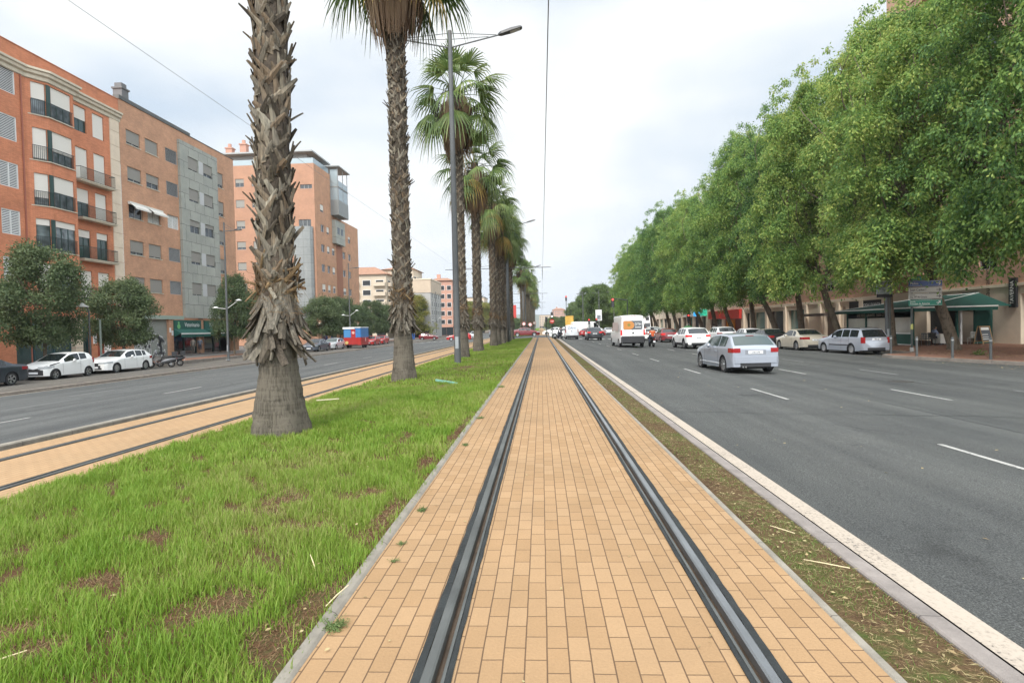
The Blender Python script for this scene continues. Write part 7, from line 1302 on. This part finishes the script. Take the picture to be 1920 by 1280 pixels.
chair('white chair under the person in black', 29.2, 42.1, R_(90), wch); chair('dark iron chair under the person in pale blue', 27.35, 41.7, R_(-90), ich); chair('dark iron chair left of the first terrace table', 26.6, 40.9, R_(20), ich); chair('second dark iron chair behind the direction sign post', 26.0, 40.6, R_(-15), ich); chair('white empty chair at the right end of the terrace', 29.9, 41.6, R_(120), wch)
Af = thing('menu_board', 'wooden A-frame menu board standing by the café wall', 'menu board', (29.9, 40.6, -.36), R_(12)); wd = M('board_wood', (.30, .20, .10), .6)
for s in (-1, 1):
    b = MB(); P = lambda u_, z, d: (u_, s * (.34 - .30 * z / 1.25) + d * s, z)
    for u0, u1, z0, z1 in ((-.42, -.36, 0, 1.25), (.36, .42, 0, 1.25), (-.36, .36, .18, .26), (-.36, .36, 1.18, 1.25)): b.add([P(u0, z0, 0), P(u1, z0, 0), P(u1, z1, 0), P(u0, z1, 0), P(u0, z0, .03), P(u1, z0, .03), P(u1, z1, .03), P(u0, z1, .03)], [(0, 1, 2, 3), (4, 5, 6, 7), (0, 1, 5, 4), (1, 2, 6, 5), (2, 3, 7, 6), (3, 0, 4, 7)])
    b.build('frame', wd, Af); b = MB(); b.quad(P(-.36, .26, .01), P(.36, .26, .01), P(.36, 1.18, .01), P(-.36, 1.18, .01)); pn = b.build('panel', M('menu_panel', (.10, .115, .13), .5), Af); b = MB()
    for z0, z1 in ((.98, 1.15), (.66, .70), (.5, .53), (.36, .40)): b.quad(P(-.32, z0, .014), P(.30 if z0 > .9 else .15, z0, .014), P(.30 if z0 > .9 else .15, z1, .014), P(-.32, z1, .014))
    b.build('menu_print', letter_w, pn)
IG = thing('bottle_bank', 'rounded green bottle bank standing beyond the white crossover', 'bottle bank', (16.4, 65.5, gz(16.4))); igm = M('bank_green', (.03, .12, .035), .6, var=.15, vscale=2); b = MB(); b.lathe([(.72, 0), (.80, .08), (.84, .5), (.80, 1.0), (.62, 1.4), (.35, 1.66), (.001, 1.75)], n=20); b.build('body', igm, IG, True); b = MB(); b.disc((-.25, -.74, 1.05), (-.25, -.9, .35), .13, .08, 14); b.build('hatch', black, IG); b = MB(); b.tube([(-.15, 0, 1.7), (-.15, 0, 1.9), (.15, 0, 1.9), (.15, 0, 1.7)], .02, 6); b.build('lifting_loop', steel, IG)
# ---- signals and signs at the junction
def roundsign(lbl, x, y, h, r, face=None, grp='speed limit signs beside the tracks', txt='30', z=None):
    t = thing('traffic_sign', lbl, 'traffic sign', (x, y, gz(x) if z is None else z), 0, grp); b = MB(); b.tube([(0, 0, 0), (0, 0, h + r)], .035, 8); b.build('post', steel, t); b = MB(); b.disc((0, -.05, h), (0, -1, 0), r, .012, 24); b.build('rim', M('sign_red', (.45, .03, .02), .4), t); b = MB(); b.disc((0, -.063, h), (0, -1, 0), r * .76, .004, 24); f = b.build('face', face or letter_w, t)
    if txt: lettering(txt, r * .95, letter_d, f, (0, -.07, h), FACE_CAM, .85)
    return t
roundsign('left red-rimmed round sign beyond the junction', -3.1, 103, 2.15, .33); roundsign('right dark-rimmed round sign beyond the junction', -2.0, 103.5, 1.95, .34, txt='40'); roundsign('small far round sign beside the track', -1.4, 118, 2.3, .3, txt='30')
def signal(lbl, x, y, h, heads, m=None, arm=None, grp='traffic signals at the junction', z=None, lamp=True):
    t = thing('traffic_signal', lbl, 'traffic signal', (x, y, gz(x) if z is None else z), 0, grp); b = MB(); b.tube([(0, 0, 0), (0, 0, h)], .055, 8)
    if arm: b.tube([(0, 0, h - .1), (arm, 0, h + .1)], .05, 8)
    b.build('post', M('signal_post', (.02, .03, .026), .5), t)
    for hx, hz, k in heads:
        b = MB(); b.box(hx - .16, -.14, hz - .16 * k, hx + .16, .06, hz + .16 * k, ch=.03); hh = b.build('signal_head', black, t)
        for q in range(k):
            zc = hz + .16 * k - .17 - .31 * q
            b = MB(); b.disc((hx, -.142, zc), (0, -1, 0), .105, .008, 14); b.build('lens', M('red_light', (.9, .06, .04), .3, emit=2.0) if (q == 0 and lamp) else M('dark_lens', (.05, .05, .05), .2), hh); b = MB(); b.tube([(hx, -.15, zc + .11), (hx, -.30, zc + .10)], .02, 5); b.build('visor', black, hh)
    return t
ts = signal('black tram signal on a post at the end of the soil strip', 1.36, 73.2, 3.35, [(0, 2.95, 2)], lamp=False); b = MB(); b.disc((0, -.12, 2.15), (0, -1, 0), .30, .015, 8); ts2 = b.build('red_plate', M('sign_red', (.45, .03, .02), .4), ts); b = MB(); b.box(-.2, -.142, 2.11, .2, -.136, 2.19); b.build('white_bar', letter_w, ts2); b = MB(); b.disc((0, -.144, 2.78), (0, -1, 0), .10, .01, 12); b.build('white_light', M('white_light', (.9, .9, .85), .3, emit=1.2), ts)
signal('second slim tram signal left of the first', .72, 82, 2.9, [(0, 2.5, 2)], lamp=False); signal('red traffic light hanging at the left edge of the right-hand trees', 9.2, 62, 4.6, [(-1.55, 4.28, 3)], arm=-1.55); signal('red traffic light among the tree trunks right of the white van', 19.6, 78, 3.2, [(0, 2.75, 3)])
signal('red traffic light over the far side of the junction', 4.8, 110, 7.4, [(0, 7.0, 3)]); signal('low red traffic light behind the black car', 9.9, 104, 3.2, [(0, 2.7, 3)]); signal('second low red traffic light behind the black car', 8.6, 104.5, 3.1, [(0, 2.6, 3)])
P_ = thing('parking_sign', 'tall white parking sign with a letter P beyond the junction', 'sign', (11.1, 112, -.5)); b = MB(); b.box(-.6, -.06, 2.9, .6, .06, 5.0, ch=.03); p = b.build('panel', white, P_); b = MB(); b.tube([(0, 0, 0), (0, 0, 2.9)], .06, 8); b.build('post', dgrey, P_); b = MB(); b.box(-.38, -.07, 3.05, .38, -.061, 4.0); f = b.build('blue_field', M('grey_field', (.30, .33, .36), .5), p); lettering('P', .8, letter_d, f, (0, -.075, 3.5), FACE_CAM); 
YS = thing('road_works_sign', 'yellow rectangular direction sign behind the small lettered van', 'sign', (5.15, 106, -.25)); b = MB(); b.box(-.75, -.04, 1.9, .75, .04, 3.6, ch=.03); b.build('panel', M('yellow_sign', (.55, .33, .06), .5, var=.2, vscale=4), YS); b = MB(); b.tube([(0, .05, 0), (0, .05, 3.4)], .06, 8); b.build('post', dgrey, YS)
for i, (x, y) in enumerate([(12.3, 170), (16.8, 168), (20.8, 166)]):
    if i == 0: PL = street_lamp('left of three thin pale poles in front of the far tree clump', x, y, 12, [(-1, 1.2)], .16, 'thin pale poles before the far tree clump', -.5, .8, .1)
    else: copy_tree(PL, (x, y, -.5), 0, ['', 'middle of three thin pale poles in front of the far tree clump', 'right of three thin pale poles in front of the far tree clump'][i])
bs = thing('blue_sign', 'small blue sign beside the red car at the far left', 'sign', (-28.2, 124, -.85)); b = MB(); b.box(-.7, -.04, .25, .7, .04, 1.5, ch=.03); b.build('panel', M('sign_blue', (.025, .08, .26), .4), bs); b = MB(); b.tube([(-.75, .05, 0), (-.75, .05, 3.9)], .07, 8); b.build('post', M('dark_post', (.05, .06, .055), .5), bs)
rb = thing('banner', 'red banner hanging from a pole among the far palms', 'banner', (-4.6, 99, -.1)); b = MB(); b.box(-.35, -.02, 3.2, .35, .02, 5.4, ch=.01); b.build('cloth', M('banner_red', (.50, .06, .05), .7), rb); b = MB(); b.tube([(-.4, 0, 0), (-.4, 0, 5.6)], .05, 8); b.build('post', steel, rb)
# ---- far hills
def hills(name, y, z, seed, m, amp, x0=-2600, x1=2600, dy=500, cen=0, wid=900):
    r = np.random.default_rng(seed); xs = np.linspace(x0, x1, 130); h = sum(np.sin(xs / s + r.uniform(0, 6)) * a for s, a in ((420, .3), (190, .22), (83, .12), (37, .06), (15, .03))); h = z + amp * (.6 + h) * np.exp(-((xs - cen) / wid) ** 2); h = np.maximum(h, z * .2); b = MB(); rows_ = []
    for q, k in ((0, 0), (.35, .55), (.7, .9), (1, 1), (1.5, .5)): rows_.append([(x, y + dy * q + 30 * math.sin(x / 60 + q * 9), -1.9 + hh * k * (1 + .08 * math.sin(x / 23 + q * 5))) for x, hh in zip(xs, h)])
    n = len(xs); b.add([p for rr in rows_ for p in rr], [(j * n + i, j * n + i + 1, (j + 1) * n + i + 1, (j + 1) * n + i) for j in range(4) for i in range(n - 1)]); structure(name, b, m, True)
hills('hills', 2300, 40, 5, M('hill_scrub', (.11, .12, .075), .95, var=.3, vscale=.01), 150, cen=60, wid=700)
for o in list(bpy.data.objects):
    if '_at' in o.keys(): del o['_at']

# ============================================================ the air: a closed box of even haze round the whole scene
b = MB(); b.box(-3700, -500, -2.9, 3700, 5400, 330); hz_m = bpy.data.materials.new('haze'); hz_m.use_nodes = True; t_ = hz_m.node_tree; t_.nodes.clear()
v_ = t_.nodes.new('ShaderNodeVolumePrincipled'); v_.inputs['Density'].default_value = .0002; v_.inputs['Color'].default_value = (.86, .92, 1, 1); v_.inputs['Anisotropy'].default_value = .2; o_ = t_.nodes.new('ShaderNodeOutputMaterial'); t_.links.new(v_.outputs[0], o_.inputs['Volume'])
tag(b.build('haze', hz_m), kind='stuff', label='pale haze in the air of the avenue', cat='haze')
